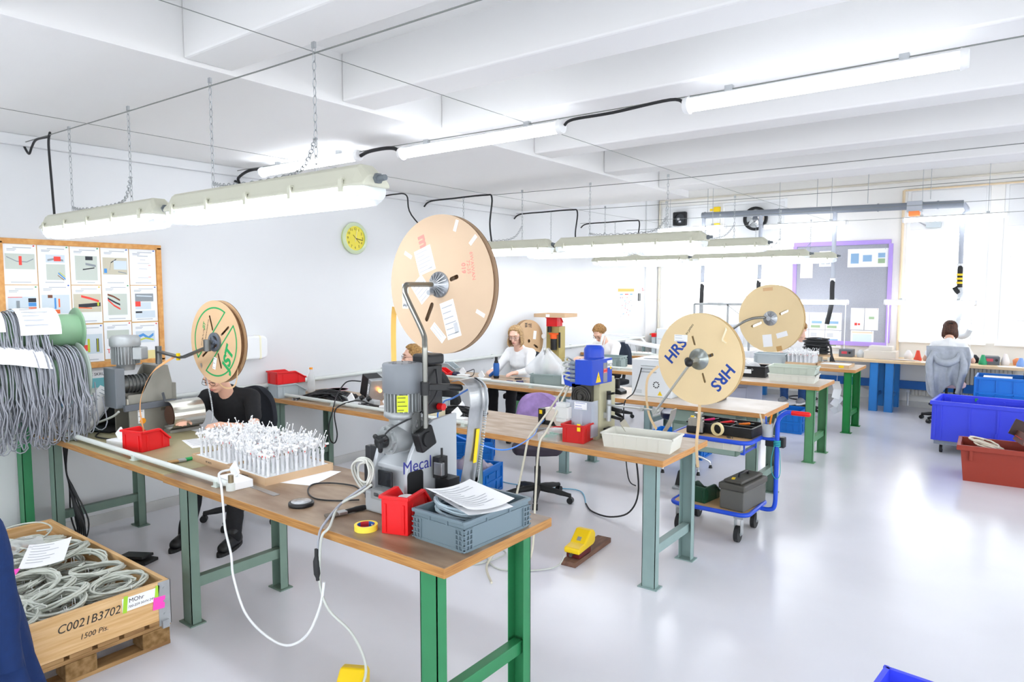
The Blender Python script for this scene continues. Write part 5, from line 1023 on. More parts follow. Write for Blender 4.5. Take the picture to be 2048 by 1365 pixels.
t = thing('foot_pedal', 'black wedge-shaped foot pedal on the floor left of the blue trolley', 'foot pedal', (3.3, 6.12, 0), 0)
b = MB(); b.prism([(-0.1, 0), (0.1, 0), (0.1, 0.13), (0.06, 0.15), (-0.02, 0.14)], plane_frame((-.06, 0, 0), (0, 1, 0), (0, 0, 1)), 0.12); b.build('housing', BLACKM, t, bevel=0.006); b = MB(); b.bx(-.055, .055, -.16, -.04, 0, .02); b.build('tread', GALV, t, bevel=0.004)
# ---------------------------------------------------------------- trolley with tools
t = thing('tool_trolley', 'blue tubular trolley with two wooden decks and a red handle grip', 'trolley', (3.97, 5.2, 0))
TBL = mat('trolley_blue', '#1e4bc8', 0.3); DECK = mat('trolley_deck', '#d3b083', 0.5, var=0.08)
hx, hy = 0.3, 0.24
for nm, z in (('lower_deck', 0.215), ('upper_deck', 0.755)):
    o = MB().prism(rrect(2*hx-.02, 2*hy-.02, 0.06), T(0, 0, z-.012), 0.016).build(nm, DECK, t)
    MB().tube([(x, y, z-.006) for x, y in rrect(2*hx, 2*hy, 0.07, 6)], 0.017, 12, closed=True).build('deck_frame', TBL, o)
b = MB(); b.tube([(-hx, 0.05, 0.2), (-hx, 0.05, 0.755)], 0.017, 12); b.build('post', TBL, t)
b = MB(); b.tube([(hx-.02, 0.06, 0.2), (hx+.07, 0.06, 0.2), (hx+.11, 0.06, 0.24), (hx+.115, 0.06, 0.4), (hx+.115, 0.06, 0.8), (hx+.12, 0.06, 0.9), (hx+.17, 0.06, 0.955), (hx+.22, 0.06, 0.96)], 0.017, 12, k=5); b.tube([(hx-.02, 0.06, 0.745), (hx+.115, 0.06, 0.745)], 0.015, 10); b.build('handle', TBL, t); b = MB(); b.capsule((hx+.22, 0.06, 0.96), (hx+.33, 0.06, 0.96), 0.0185, 0.0185); b.build('grip', RED, t)
for sx in (-1, 1):
    for sy in (-1, 1):
        c = MB(); x, y = sx*(hx-.07), sy*(hy-.05); c.cyl((x-.016, y-.03, .06), (x+.016, y-.03, .06), 0.06, n=26); co = c.build('wheel', BLACKM, t)
        f = MB(); f.bx(x-.026, x-.021, y-.045, y+.015, .05, .17); f.bx(x+.021, x+.026, y-.045, y+.015, .05, .17); f.bx(x-.035, x+.035, y-.03, y+.03, .17, .198); f.cyl((x-.026, y-.03, .06), (x+.026, y-.03, .06), .01, n=10); f.build('fork', GALV, co)
b = MB(); b.bx(hx+.02, hx+.16, 0.08, 0.14, 0.68, 0.76); b.build('holder', BLACK, t, bevel=0.006)
b = MB()
for i in range(4): b.tube([(hx+.115+.022*math.cos(a), .06+.022*math.sin(a), .70+.012*i) for a in [2*math.pi*j/16 for j in range(16)]], 0.005, 5, closed=True)
b.tube([(hx+.1, .04, .7), (hx+.085, .03, .6), (hx+.09, .03, .5), (hx+.125, .035, .45), (hx+.15, .035, .5), (hx+.14, .045, .65), (hx+.13, .045, .7)], 0.003, 5, k=5)
tag(b.build('cord_loop', mat('teal_cord', '#2f9fa0', 0.5), loc=(3.97, 5.2, 0)), 'teal cord wound around the trolley handle post', 'cord')
UD = 0.762
t = thing('organizer_tray', 'black tool organizer tray on the upper deck of the blue trolley', 'tray', (4.0, 5.25, UD), -2)
b = MB(); b.bx(-.25, .25, -.15, .15, 0, .006)
for s in (-1, 1): b.bx(-.25, .25, s*.15-.004, s*.15+.004, 0, .075); b.bx(s*.25-.004, s*.25+.004, -.15, .15, 0, .075)
for x in (-.1, .06): b.bx(x-.003, x+.003, -.15, .15, 0, .06)
b.bx(-.25, .25, .02, .026, 0, .06); b.build('body', BLACK, t); r = MB()
for s in (-1, 1): r.box((0, s*.155, .07), (.52, .014, .01)); r.box((s*.255, 0, .07), (.014, .32, .01))
r.build('rim', BLACK, t)
for x, y, m, a in ((-.02, .08, RED, 20), (.12, .09, mat('tool_orange', '#ee7b1c', .5), -10), (-.17, .1, mat('tool_magenta', '#d11f68', .5), 30), (.0, .1, mat('tool_dark_red', '#a02030', .5), -30)):
    k = thing('hand_tool', {'red_bin_plastic': 'red-handled tool', 'tool_orange': 'orange-handled tool', 'tool_magenta': 'magenta-handled tool', 'tool_dark_red': 'dark red-handled tool'}[m.name] + ' lying in the black organizer tray', 'tool', (4.0+x, 5.25+y, UD+.03), a); MB().capsule((-.05, 0, 0.02), (.03, 0, .035), .009, .01).build('handle', m, k); MB().bar((.03, 0, .035), (.07, 0, .04), .006, .004).build('blade', STEEL, k)
t = thing('crimp_applicator', 'silver and black applicator standing on the trolley in front of the organizer tray', 'tool', (3.83, 5.07, UD), 5)
MB().bx(-.07, .06, -.04, .04, 0, .055).build('base', BLACK, t, bevel=.006); b = MB(); b.bx(-.05, .05, -.03, .03, .05, .12); b.bx(-.06, -.03, -.035, .035, .03, .11); b.cyl((.015, 0, .12), (.015, 0, .15), .022, n=16); b.cyl((.015, 0, .15), (.015, 0, .158), .034, n=20); b.bx(.03, .06, -.045, -.01, .01, .1); b.build('body', mat('applicator_silver', '#9d9a92', .35, .8), t, bevel=.003); MB().cyl((-.035, 0, .11), (-.035, 0, .13), .014, n=12).build('yellow_cap', YELLOW, t)
t = thing('tape_roll', 'roll of cream masking tape standing upright on the trolley', 'tape', (4.0, 5.055, UD+.05), -12); b = MB(); plate(b, [ellipse(.05, .05, 40), ellipse(.037, .037, 36)], T(0, .012, 0) @ FY, .024); b.build('tape', mat('masking_tape', '#e9d9a6', .6), t)
b = MB()
for i in range(8): b.box((.03*math.cos(i*2.4)*(i % 3)*.5, .012*math.sin(i*1.9), .004), (.02, .007, .007), Matrix.Rotation(i, 3, 'Z'))
tag(b.build('loose_screws', DSTEEL, loc=(4.1, 5.03, UD)), 'small loose metal parts on the trolley deck by the masking tape', 'metal parts', None, 'stuff')
t = thing('pencil_cup', 'grey cup of pencils and tools at the trolley handle', 'cup', (4.315, 5.255, 0.762)); MB().lathe([(.038, 0), (.042, .1), (.039, .1), (.035, .005)], n=26).build('cup', mat('cup_grey', '#a4a8ad', .5), t); 
for (x, y, a, m, L) in ((.0, .01, 8, mat('marker_orange', '#f28a1a', .5), .17), (-.02, 0, -14, mat('wood_stick', '#d9c9a8', .6), .17), (.02, -.01, 16, STEEL, .15), (-.01, .015, -4, mat('marker_blue', '#2a55c0', .5), .15)): MB().cyl((x, y, .01), (x+L*math.sin(R(a)), y, L*math.cos(R(a))), .007, n=8).build('pencil', m, t)
stack_bin('dark green storage bin on the lower deck of the blue trolley', mat('dark_green_bin', '#17452f', .4), (3.87, 5.16, 0.222), -8, 0.15, 0.24, 0.125)
t = thing('tool_box', 'dark grey toolbox with yellow tape on the lower deck of the blue trolley', 'toolbox', (4.16, 5.2, 0.222), 84)
TB = mat('toolbox_grey', '#5b5b57', .5); b = MB(); b.bx(-.2, .2, -.095, .095, 0, .15); b.build('body', TB, t, bevel=.008); b = MB(); b.bx(-.21, .21, -.105, .105, .15, .2); b.bx(-.19, .19, -.075, .075, .2, .225); lo = b.build('lid', mat('toolbox_lid', '#4c4b46', .45), t, bevel=.014, seg=3)
b = MB(); b.tube([(-.08, 0, .225), (-.07, 0, .25), (.07, 0, .25), (.08, 0, .225)], .01, 8); b.build('handle', BLACK, lo); b = MB(); b.box((-.13, .02, .226), (.06, .024, .002), Matrix.Rotation(.3, 3, 'Z')); b.build('yellow_tape', YELLOW, lo)
b = MB(); b.bx(-.07, .07, .1, .115, .12, .19); b.build('latch', BLACK, t, bevel=.003)
tray_long('cream tray hanging below the upper deck of the blue trolley', CREAM, (3.97, 5.22, 0.655), 0, 0.42, 0.3, 0.075)
b = MB()
for s in (-1, 1): b.bx(s*.22-.01, s*.22+.01, -.15, .15, .64, .655); b.bx(s*.235-.004, s*.235+.004, -.15, -.13, .64, .74); b.bx(s*.235-.004, s*.235+.004, .13, .15, .64, .74)
b.build('tray_rail', TBL, D.objects['tool_trolley'])
# ================================================================ third bench row
conduit(0.05, 2.6, 5.83, 'white conduit along the front edge of the third bench row')
t = thing('heat_gun', 'blue and black heat gun standing upright in front of the woman in white', 'heat gun', (0.95, 6.2, Z), -20)
GUNB = mat('gun_blue', '#1f5fae', 0.4); b = MB(); b.lathe([(0.03, 0.03), (0.035, 0.06), (0.036, 0.16), (0.03, 0.18)], n=18); b.build('body', GUNB, t); b = MB(); b.lathe([(0.026, 0.18), (0.024, 0.2), (0.017, 0.21), (0.017, 0.25)], n=16); b.lathe([(0.03, 0), (0.036, 0.03)], n=18); b.build('nozzle', BLACK, t); b = MB(); b.capsule((0, 0, 0.09), (-0.1, -0.02, 0.025), 0.024, 0.02); b.build('handle', GUNB, t)
t = crate('grey crate with an open clear bag on the bench of the woman in white', mat('crate_sage_grey', '#8fa09f', 0.45), (1.72, 6.2, Z), 14, 0.4, 0.3, 0.12)
def film(label, loc, rx, ry, h, seed, m=CLEARP):
    q = random.Random(seed); ph = [q.uniform(0, 6) for _ in range(6)]; b = MB()
    def f(u, v):
        a = 2*math.pi*u; k = 1 + .18*math.sin(3*a+ph[0]+4*v) + .1*math.sin(7*a+ph[1]-6*v) + .06*math.sin(13*a+ph[2]); r = (0.75 + 0.5*math.sin(math.pi*min(v*1.1, 1)) - 0.5*v**3 + .07*math.sin(23*a+9*v)*v)*k
        return Vector((rx*r*math.cos(a) - 0.25*rx*v, ry*r*math.sin(a), h*v*(1+.12*math.sin(4*a+ph[3])) + .006))
    b.grid(f, 40, 14); return tag(b.build('plastic_bag', m, loc=loc), label, 'bag')
film('clear plastic bag standing open in the grey crate beside the woman in white', (1.68, 6.2, Z+.01), 0.17, 0.12, 0.34, 3, mat('hazy_film', '#f3f5f7', 0.2, alpha=0.5))
bottle('small bottle with green cap behind the clear bag', (1.5, 6.42, Z), 0.24, 0.035, mat('green_clear_bottle', '#bfe8c8', 0.1, alpha=0.4), mat('cap_green', '#22b25a', 0.5))
flap_box('white flap box at the left of the heat gun', (0.62, 6.0, Z), 10, 0.14, 0.08); flap_box('white flap box in front of the heat gun', (0.95, 5.95, Z), 0, 0.2, 0.07, 0.03)
pile('small tangle of dark blue cables left of the heat gun', (0.42, 6.1, Z), 0.12, 0.07, 0.04, 16, 5, mat('navy_cable', '#232a4a', 0.5), False)
cable('black_cable', [(0.45, 6.15, .86), (0.55, 6.2, 0.9), (0.68, 6.12, .93), (0.72, 6.05, .87), (0.66, 5.98, .85)], 0.005, CABK, 'thin black cable arching beside the white flap boxes')
for i, (x, y, a) in enumerate(((1.3, 6.02, 10), (1.38, 6.1, 60), (1.45, 6.03, -20), (1.25, 6.25, 30))):
    k = thing('hand_tool', ('dark blue cutter nearest the grey crate on the third bench', 'dark blue plug tool among the third bench cutters', 'dark blue clip beside the grey crate of the bag', 'small black tool in front of the woman in white')[i], 'tool', (x, y, Z), a); b = MB(); b.capsule((-.05, .008, .012), (.02, 0, .012), .008, .008); b.capsule((-.05, -.012, .012), (.02, 0, .012), .008, .008); b.build('handle', mat('tool_navy', '#2c2f63', .5) if i < 3 else BLACK, k); MB().bar((.02, 0, .012), (.06, 0, .012), .01, .008).build('blade', STEEL, k)
t = stack_bin('red storage bin behind the blond person, upside down on grey', RED, (0.32, 5.95, Z), -70, 0.16, 0.22, 0.1); stack_bin('grey storage bin behind the red one at the third bench wall end', GREYL, (0.15, 6.25, Z), -70, 0.18, 0.26, 0.13)
# white cabinet, stand, adapter
t = thing('white_cabinet', 'white metal machine with louvred side, fan grille and warning triangle', 'machine', (2.98, 6.22, Z), 0)
CW = mat('machine_white', '#dfe3e6', 0.4); MB().bx(-.2, .22, -.2, .24, 0, .36).build('housing', CW, t, bevel=.008)
b = MB()
for i in range(3): b.box((-.02, -.203, .3-.03*i), (.16, .008, .012), Matrix.Rotation(R(30), 3, 'X'))
for i in range(3): b.bx(-.16, -.09, -.202, -.199, .03+.012*i, .036+.012*i)
b.build('louvres', mat('louvre_shadow_grey', '#b9bec2', .5), t)
b = MB(); FF = plane_frame((.06, -.2005, .12), (1, 0, 0), (0, 0, 1))
for j in range(9): a = 2*math.pi*j/9; b.prism([(.034*math.cos(a+d)*r, .034*math.sin(a+d)*r) for d, r in ((0, 1), (.45, 1), (.45, .62), (0, .62))], FF, .001)
b.build('fan_grille', INK, t); MB().prism([(-.025, 0), (.025, 0), (0, .045)], plane_frame((.1, -.2005, .02), (1, 0, 0), (0, 0, 1)), .001).build('warning_triangle', YELLOW, t)
for i in range(3): sheet(('topmost', 'middle', 'lowest')[i] + ' sheet of the paper pile on the white louvred machine', (2.96+.01*i, 6.22, Z+.3665-.0018*i), 8*i, .21, .28, .0, 0, group=None)
cable('black_cable', [(2.9, 5.99, 1.12), (2.88, 5.96, 1.0), (2.86, 5.9, .88), (2.85, 5.74, .8), (2.86, 5.73, .5), (2.9, 5.74, .1), (2.95, 5.8, .012)], .006, CABK, 'black cable running down in front of the white louvred machine')
t = thing('black_stand', 'black tool stand with an upright post left of the white louvred machine', 'stand', (2.62, 6.02, Z)); b = MB(); b.prism([(-.08, 0), (.08, 0), (.08, .03), (.03, .055), (-.03, .055), (-.08, .03)], plane_frame((0, .06, 0), (1, 0, 0), (0, 0, 1)), .12); b.build('base', BLACK, t, bevel=.006); MB().bx(-.025, .025, -.02, .02, .05, .15).build('post', BLACK, t, bevel=.006)
t = thing('power_adapter', 'black power adapter with a thick cable at the third bench edge behind the blue press', 'adapter', (2.6, 5.85, Z), 30); b = MB(); b.box((0, 0, .05), (.12, .08, .085), Matrix.Rotation(R(12), 3, 'X')); b.build('body', BLACK, t, bevel=.004); MB().tube([(-.05, 0, .06), (-.12, .02, .1), (-.2, .05, .16)], .01, 8, k=4).build('cable', BLACK, t)
t = thing('drawer_case', 'grey-green steel drawer case hung under the third bench behind the trolley', 'drawer unit', (3.58, 6.12, .798)); b = MB(); b.bx(-.3, .3, -.26, .26, -.38, 0); b.build('case', LEGG, t, bevel=.003)
for z in (-.12, -.25, -.375): MB().bx(-.285, .285, -.268, -.262, z, z+.1).build('drawer', mat('drawer_green_grey', '#93a99d', .42), t, bevel=.003)
# the fourth reel with its machine
t = thing('reel_press', 'black press on the third bench, mostly hidden behind the pale yellow reel', 'press', (3.5, 6.2, Z)); b = MB(); b.bx(-.12, .12, -.12, .12, 0, .05); b.bx(-.08, .08, -.05, .1, .05, .5); b.build('body', mat('press_dark', '#3c3f44', .4), t, bevel=.006); b = MB(); b.cyl((0, .03, .5), (0, .03, .66), .06, n=24); b.build('motor', DSTEEL, t)
b = MB(); b.tube([(.06, -.08, .3), (.06, -.08, .52), (.1, -.08, .58), (.28, -.05, .72), (.36, -.02, .765), (.42, 0, .78), (.5, .06, .785)], .012, 12, k=5); b.build('reel_arm', _M['tube_dark_steel'], t)
t = reel('tan cardboard reel with two blank stickers, nearest the purple-framed board', CARD2, (4.02, 6.27, 1.615), -8, .3, .034, [(.1, .165, 25, .024), (.1, .18, 205, .024)], .07, edge=_M['yellow_edge']); F = -.0175
h = MB(); h.lathe([(.066, 0), (.064, .006), (.02, .01), (.02, .04)], (0, F, 0), (0, -1, 0), 32)
for i in range(12): a = 2*math.pi*i/12; h.bar((.02*math.cos(a), F-.025, .02*math.sin(a)), (.055*math.cos(a), F-.008, .055*math.sin(a)), .004, .01, (0, 1, 0))
h.build('hub_flange', _M['hub_cast_silver'], t)
sticker(t, on_face((-.02, -.2), 8, 0, F), .085, .11, PAPER); sticker(t, on_face((.11, -.14), 18, 0, F), .1, .045, PAPER); sticker(t, on_face((.09, -.265), 15, 0, F), .05, .045, mat('brown_tape', '#c49a5f', .5), 'tape_piece'); sticker(t, on_face((-.03, .26), 5, 0, F), .09, .03, mat('tan_tape', '#d9b184', .5), 'tape_piece')
# brown reel leaning at the wall behind the woman
t = reel('brown cardboard reel leaning on the wall behind the woman in white', CARD, (0.2, 7.86, Z+.3), 82, .3, .06, [(.13, .2, -30, .03), (.13, .2, 150, .03)], .05); F = -.0305
txt('TE', .07, INK, t, on_face((.02, .215), 0, 0, F), 'lettering', bold=.001); b = MB()
for i in range(3): b.prism([(-.085, .2+.022*i), (-.035, .2+.022*i), (-.03, .212+.022*i), (-.08, .212+.022*i)], FY @ T(0, 0, -F), .0008)
b.build('printed_mark', INK, t); sticker(t, on_face((.12, .08), -8, 0, F), .06, .12, PAPER)
# ================================================================ fourth row
SAGE = _M['crate_sage_grey']
conduit(0.05, 2.6, 7.77, 'white conduit along the front edge of the fourth bench row')
crate('grey-green crate on the fourth bench in front of the curly-haired person', SAGE, (1.42, 8.02, Z), 8, .42, .3, .15)
t = thing('desk_lamp', 'white jointed desk lamp with a long head on the fourth bench', 'lamp', (1.32, 7.86, Z)); b = MB(); b.cyl((0, 0, 0), (0, 0, .03), .05, n=20)
b.build('base', WHITE, t); b = MB(); b.bar((0, 0, .03), (.1, 0, .44), .012, .03); b.bar((.03, .02, .05), (.13, .02, .43), .008, .012); b.bar((.1, 0, .44), (.62, .05, .42), .012, .025); b.bar((.11, .02, .46), (.62, .07, .45), .008, .01); b.build('arm', WHITE, t); b = MB(); b.bar((.42, .05, .36), (.86, .09, .31), .13, .045); b.bar((.62, .05, .42), (.68, .07, .35), .02, .02); b.build('lamp_head', WHITE, t, bevel=.015)
t = thing('small_press', 'tan press with black filter and orange ring behind the fourth bench at the wall', 'press', (.42, 8.2, Z)); b = MB(); b.bx(-.14, .16, -.1, .14, 0, .04); b.bx(-.1, .12, -.04, .12, .04, .5); b.build('body', mat('press_tan', '#b6a86c', .5), t, bevel=.005); b = MB(); b.cyl((.06, -.09, .17), (.06, -.09, .33), .045, n=18); b.cyl((-.02, -.08, .42), (-.02, -.08, .5), .03, n=14); b.bar((.14, -.06, .2), (.14, -.06, .42), .02, .02); b.build('filter_bowl', BLACK, t); b = MB(); b.cyl((.06, -.09, .33), (.06, -.09, .39), .05, n=18); b.bx(.0, .13, -.12, -.06, .39, .41); b.build('orange_ring', mat('ring_orange', '#f0601e', .45), t); b = MB(); b.cyl((-.09, -.11, .36), (-.09, -.13, .36), .035, n=20); b.build('gauge', WHITE, t)
stack_bin('red storage bin on top of the tan press, under a pine tray', RED, (.42, 8.22, Z+.502), 10, .18, .2, .13); t = thing('pine_tray', 'flat pine board tray on top of the red bin over the tan press', 'tray', (.44, 8.22, Z+.634), 6); MB().bx(-.24, .24, -.2, .2, 0, .012).build('base', BOXC, t); b = MB()
for s in (-1, 1): b.bx(-.24, .24, s*.2-.006, s*.2+.006, 0, .05); b.bx(s*.24-.006, s*.24+.006, -.2, .2, 0, .05)
b.build('rim', BOXC, t); sticker(t, plane_frame((-.02, -.2062, .025), (1, 0, 0), (0, 0, 1)), .06, .04, PAPER)
crate('black open crate holding a plastic bag on the fourth bench behind the yellow reel', BLACK, (3.22, 8.22, Z), 6, .42, .3, .13, lattice=False); film('white plastic bag in the black open crate', (3.18, 8.2, Z+.02), .15, .1, .16, 9, mat('hazy_film', '#f3f5f7', .2, alpha=.5))
sticker(D.objects['plastic_crate.003'] if 'plastic_crate.003' in D.objects else None, plane_frame((0.0, -.1555, .07), (1, 0, 0), (0, 0, 1)), .1, .05, PAPER)
tray_long('lower cream tray of the stack of two at the end of the fourth bench', CREAM, (3.77, 8.05, Z), 4, .5, .3, .085); tray_long('upper sage tray of the stack of two at the end of the fourth bench', mat('tray_sage', '#c3ccbf', .45), (3.77, 8.05, Z+.0865), 4, .5, .3, .085)
t = thing('drawer_cabinet', 'lilac-grey steel cabinet under the fourth bench', 'cabinet', (2.9, 8.12, 0)); MB().bx(-.42, .42, -.28, .28, 0, .78).build('body', mat('cabinet_lilac_grey', '#9c9fb0', .45), t, bevel=.004)
for i in (0, 1): d = MB().bx(-.4+.41*i, -.01+.41*i, -.29, -.282, .05, .74).build('door', mat('door_lilac_grey', '#a9acbc', .42), t, bevel=.004); MB().bx(-.08+.15*i, -.05+.15*i, -.3, -.29, .4, .5).build('handle', STEEL, d)
fold_crate('blue folding crate on the floor behind the chrome-legged stool', (2.75, 7.3, 0), 4, .6, .36, .26)
fold_crate('blue folding crate on the floor beneath the end of the fourth bench', (3.4, 9.4, 0), 2, .34, .4, .3)
# ================================================================ fifth row and back corner
t = thing('white_tester', 'white tester with a slanted grey front at the wall end of the fifth bench', 'machine', (1.45, 10.02, Z)); MB().bx(-.2, .2, -.18, .2, 0, .42).build('housing', CW, t, bevel=.006); b = MB(); b.prism([(-.18, .3), (-.18, .42), (-.02, .42)], plane_frame((.2, 0, 0), (0, 1, 0), (0, 0, 1)), .08); b.build('front', ALU, t); b = MB()
for z in (.14, .26): b.bx(-.18, .18, -.185, -.18, z, z+.006)
b.build('seams', INKG, t)
t = thing('alarm_button', 'red button box beside the white tester', 'switch', (1.16, 9.95, Z)); MB().bx(-.03, .03, -.03, .03, 0, .28).build('post', GREYL, t); MB().bx(-.035, .035, -.035, .035, .28, .34).build('button', RED, t, bevel=.005)
t = thing('guarded_machine', 'machine with a clear guard frame of aluminium bars in front of the window', 'machine', (1.75, 11.6, .0)); b = MB(); b.bx(-.5, .5, -.35, .35, 0, .86); b.build('base', mat('machine_base_white', '#e4e7ea', .45), t, bevel=.005); b = MB()
for x in (-.48, .1, .46): b.bx(x-.015, x+.015, -.33, -.3, .86, 1.62)
for y in (-.33, .3): b.bx(-.48, .46, y, y+.03, 1.6, 1.63)
b.bx(-.48, -.45, -.3, .3, 1.6, 1.63); b.bar((.1, -.31, 1.6), (.3, -.31, 1.45), .012, .012); b.build('guard_frame', ALU, t); b = MB(); b.bx(-.47, .45, -.318, -.314, .88, 1.6); b.build('clear_guard', mat('clear_acrylic', '#edf2f5', .05, alpha=.25), t); b = MB(); b.bx(-.25, .2, -.1, .2, .86, 1.28); b.build('motor_block', mat('block_lilac', '#bcbfd0', .4, .2), t, bevel=.01); b = MB(); b.bx(-.4, -.1, -.25, -.05, 1.16, 1.24); b.build('dark_slide', BLACK, t)
conduit(0.05, 2.6, 9.67, 'white conduit along the front edge of the fifth bench row')
t = thing('corner_bench', 'small bench with a raised shelf in the back left corner', 'workbench', (.62, 12.0, 0)); MB().bx(-.55, .5, -.35, .35, .8, .84).build('worktop', [mat('beech_edge', '#e2c79f'), ], t, bevel=.003); MB().bx(-.5, .45, -.05, .32, 1.0, 1.03).build('shelf', PLY, t, bevel=.003)
for x in (-.5, .45):
    for y in (-.3, .3): MB().bx(x-.025, x+.025, y-.025, y+.025, 0, .8).build('leg', LEGB, t)
    MB().bx(x-.015, x+.015, .1, .3, .84, 1.0).build('shelf_support', LEGB, t)
t = thing('terminal_rack', 'low board with upright metal pins on the fifth bench', 'fixture', (.95, 9.85, Z)); MB().bx(-.2, .22, -.08, .08, 0, .03).build('board', WHITE, t); b = MB()
for i in range(4): b.bar((-.14+.1*i, 0, .03), (-.16+.1*i, 0, .15), .006, .006)
b.build('pins', GALV, t)
crate('light grey crate on the fifth bench behind the black open crate', GREYL, (3.0, 9.82, Z), 8, .42, .3, .14)
tray('cardboard tray of white wire bundles on the far fifth bench', 3.2, 3.6, 9.72, 10.08, Z, 7, 6, 3, None)
t = tray('flat cardboard tray with a yellow label at the end of the fifth bench', 3.64, 4.02, 9.7, 10.05, Z, 2, 2, 0, None, False); sticker(t, plane_frame((.1, -.1785, .02), (1, 0, 0), (0, 0, 1)), .06, .03, YELLOW, 'yellow_label')
t = thing('coil_stand', 'low stand of pale boxes under the black cable coil', 'stand', (3.5, 10.2, Z)); MB().bx(-.2, .2, -.1, .1, .1, .125).build('board', BOXC, t); b = MB()
for x in (-.18, -.06, .06, .18): b.bx(x-.012, x+.012, -.08, .08, 0, .1)
b.build('feet', CREAM, t)
b = MB(); q = random.Random(4)
for i in range(16): r = .15+.02*math.sin(i*1.7); b.tube([(r*math.cos(a)+.008*math.sin(i), r*.8*math.sin(a), .02+.013*i+.004*math.sin(3*a+i)) for a in [2*math.pi*j/30 for j in range(30)]], .009, 6, closed=True)
for i in range(6): b.tube([(.15, -.03+.015*i, .16), (.19, -.05+.015*i, .1), (.2, -.05+.02*i, 0), (.19+.01*i, -.06+.02*i, -.11)], .006, 5, k=4)
tag(b.build('cable_coil', CABK, loc=(3.5, 10.2, Z+.126)), 'big black cable coil on the far fifth bench', 'cable coil')
pile('dark wire ends sprawling beside the black cable coil', (3.3, 10.15, Z), .13, .08, .16, 26, 61, mat('dark_wire', '#4a464c', .5), False, .003)
for i in range(4): tag(MB().box((0, 0, .0), (.1, .16, .003), Matrix.Rotation(.5*i, 3, 'X')).build('hanging_tag', PAPER, loc=(3.86, 9.8+.03*i, .6-.11*i), rot=(.6, .3*i, .4)), 'crumpled white paper tag hanging at the far bench legs', 'tag', 'white tags at the far bench legs')
tag(MB().tube([(3.86, 9.85, .8), (3.85, 9.86, .5), (3.87, 9.88, .22)], .003, 5, k=4).build('tag_string', WHITE), 'string with white tags under the fifth bench', 'string')
# ================================================================ window bench clutter
WB = .79
q = random.Random(17)
SOL = [('soldering_station', 'dark soldering station left of the clear organizer box', 3.55), ('soldering_station', 'grey soldering station right of the seated person at the window', 5.45)]
for n_, l_, x in SOL:
    t = thing(n_, l_, 'soldering station', (x, 12.0, WB), q.uniform(-10, 10)); MB().bx(-.1, .1, -.1, .1, 0, .12).build('housing', mat('station_grey', '#60656d', .5), t, bevel=.008); MB().bx(-.06, .02, -.104, -.1, .05, .09).build('display', mat('display_red', '#c94a5a', .4), t); MB().cyl((.06, -.1, .07), (.06, -.115, .07), .018, n=14).build('knob', BLACK, t)
t = thing('organizer_box', 'clear organizer box of small white parts on the window bench', 'box', (4.05, 11.95, WB)); MB().bx(-.22, .22, -.15, .15, 0, .13).build('body', mat('milky_plastic', '#efe9df', .3, alpha=.7), t, bevel=.006); MB().bx(-.16, .16, -.1, .12, .13, .2).build('top_tray', mat('milky_plastic', '#efe9df'), t, bevel=.006)
for i, (x, c, l) in enumerate(((3.25, '#d6d9dc', 'crumpled silver bag at the left end of the window bench'), (3.75, '#c9ced2', 'grey wire holder beside the dark soldering station'), (4.4, '#e2e3e4', 'white spool on the window bench beside the organizer box'), (4.55, '#d8472e', 'small red bottle on the window bench'), (4.66, '#efe4e0', 'pale pink parts dish on the window bench'), (5.25, '#2a2c30', 'black magnifier base at the right of the seated person'), (5.36, '#2c9d6c', 'small green cutter stand on the window bench'), (5.62, '#f0e9e6', 'clear tub of pink parts on the window bench'), (5.76, '#e9915f', 'bag of orange parts on the window bench'), (5.8, '#7fa2df', 'pale blue bag behind the orange parts'))):
    o = MB().lathe([(.05, 0), (.055, .03), (.04+.01*(i % 3), .07), (.02, .1 + .02*(i % 4))], n=14).build(('parts_holder', 'wire_holder', 'wire_spool', 'small_bottle', 'parts_dish', 'magnifier_base', 'cutter_stand', 'parts_tub', 'parts_bag', 'parts_bag')[i], mat('clutter_%d' % i, c, .5), loc=(x, 11.9 + .1*(i % 3), WB))
    tag(o, l, 'bench item')
pile('scattered bright wire scraps on the window bench', (4.35, 11.8, WB), .22, .06, .03, 20, 71, mat('scrap_wire', '#d9cfc6', .5), False, .003)
for i in range(3): sheet(('sheet of paper at the left on the window bench', 'sheet of paper by the seated person at the window', 'sheet of paper at the right end of the window bench')[i], ((3.0, 4.75, 5.68)[i], 11.78, WB), 10*i-8, .28, .2, 0, 0)
# ducts, fans
DU = mat('duct_grey', '#7f8690', .45); t = thing('exhaust_duct', 'long grey exhaust duct with three black-sleeved drops along the window wall', 'duct', (3.0, 12.1, 0))
b = MB(); b.cyl((-1.95, 0, 3.2), (2.02, 0, 3.12), .055, n=22); 
for x in (-1.9, -.6, .9, 1.7): b.cyl((x-.012, 0, 3.2-.02*(x+1.95)), (x+.012, 0, 3.2-.02*(x+1.95)), .062, n=22)
b.build('main_pipe', DU, t)
for x, zb in ((-1.92, 2.0), (-.9, 2.05), (.28, 2.05), (2.02, 2.25)):
    z0 = 3.2-.02*(x+1.95); d = MB(); d.tube([(x, 0, z0), (x+(.05 if x > 2 else 0), 0, z0-.1), (x, 0, z0-.25), (x, 0, zb)], .033, 14, k=4); do = d.build('drop_pipe', mat('duct_pale', '#a9afba', .45), t)
    h = MB(); h.tube([(x, 0, zb), (x, -.02, zb-.18), (x+.05*(x == -.9)*2, -.03, zb-.42), (x-.06*(x > 0), -.03, zb-.75 if x != 2.02 else zb-.35)], .036, 12, k=5); h.build('black_hose', BLACKM, do)
    MB().cyl((x, 0, zb-.06), (x, 0, zb), .04, n=16).build('hose_clamp', mat('clamp_white', '#e5e7ea', .5), do)
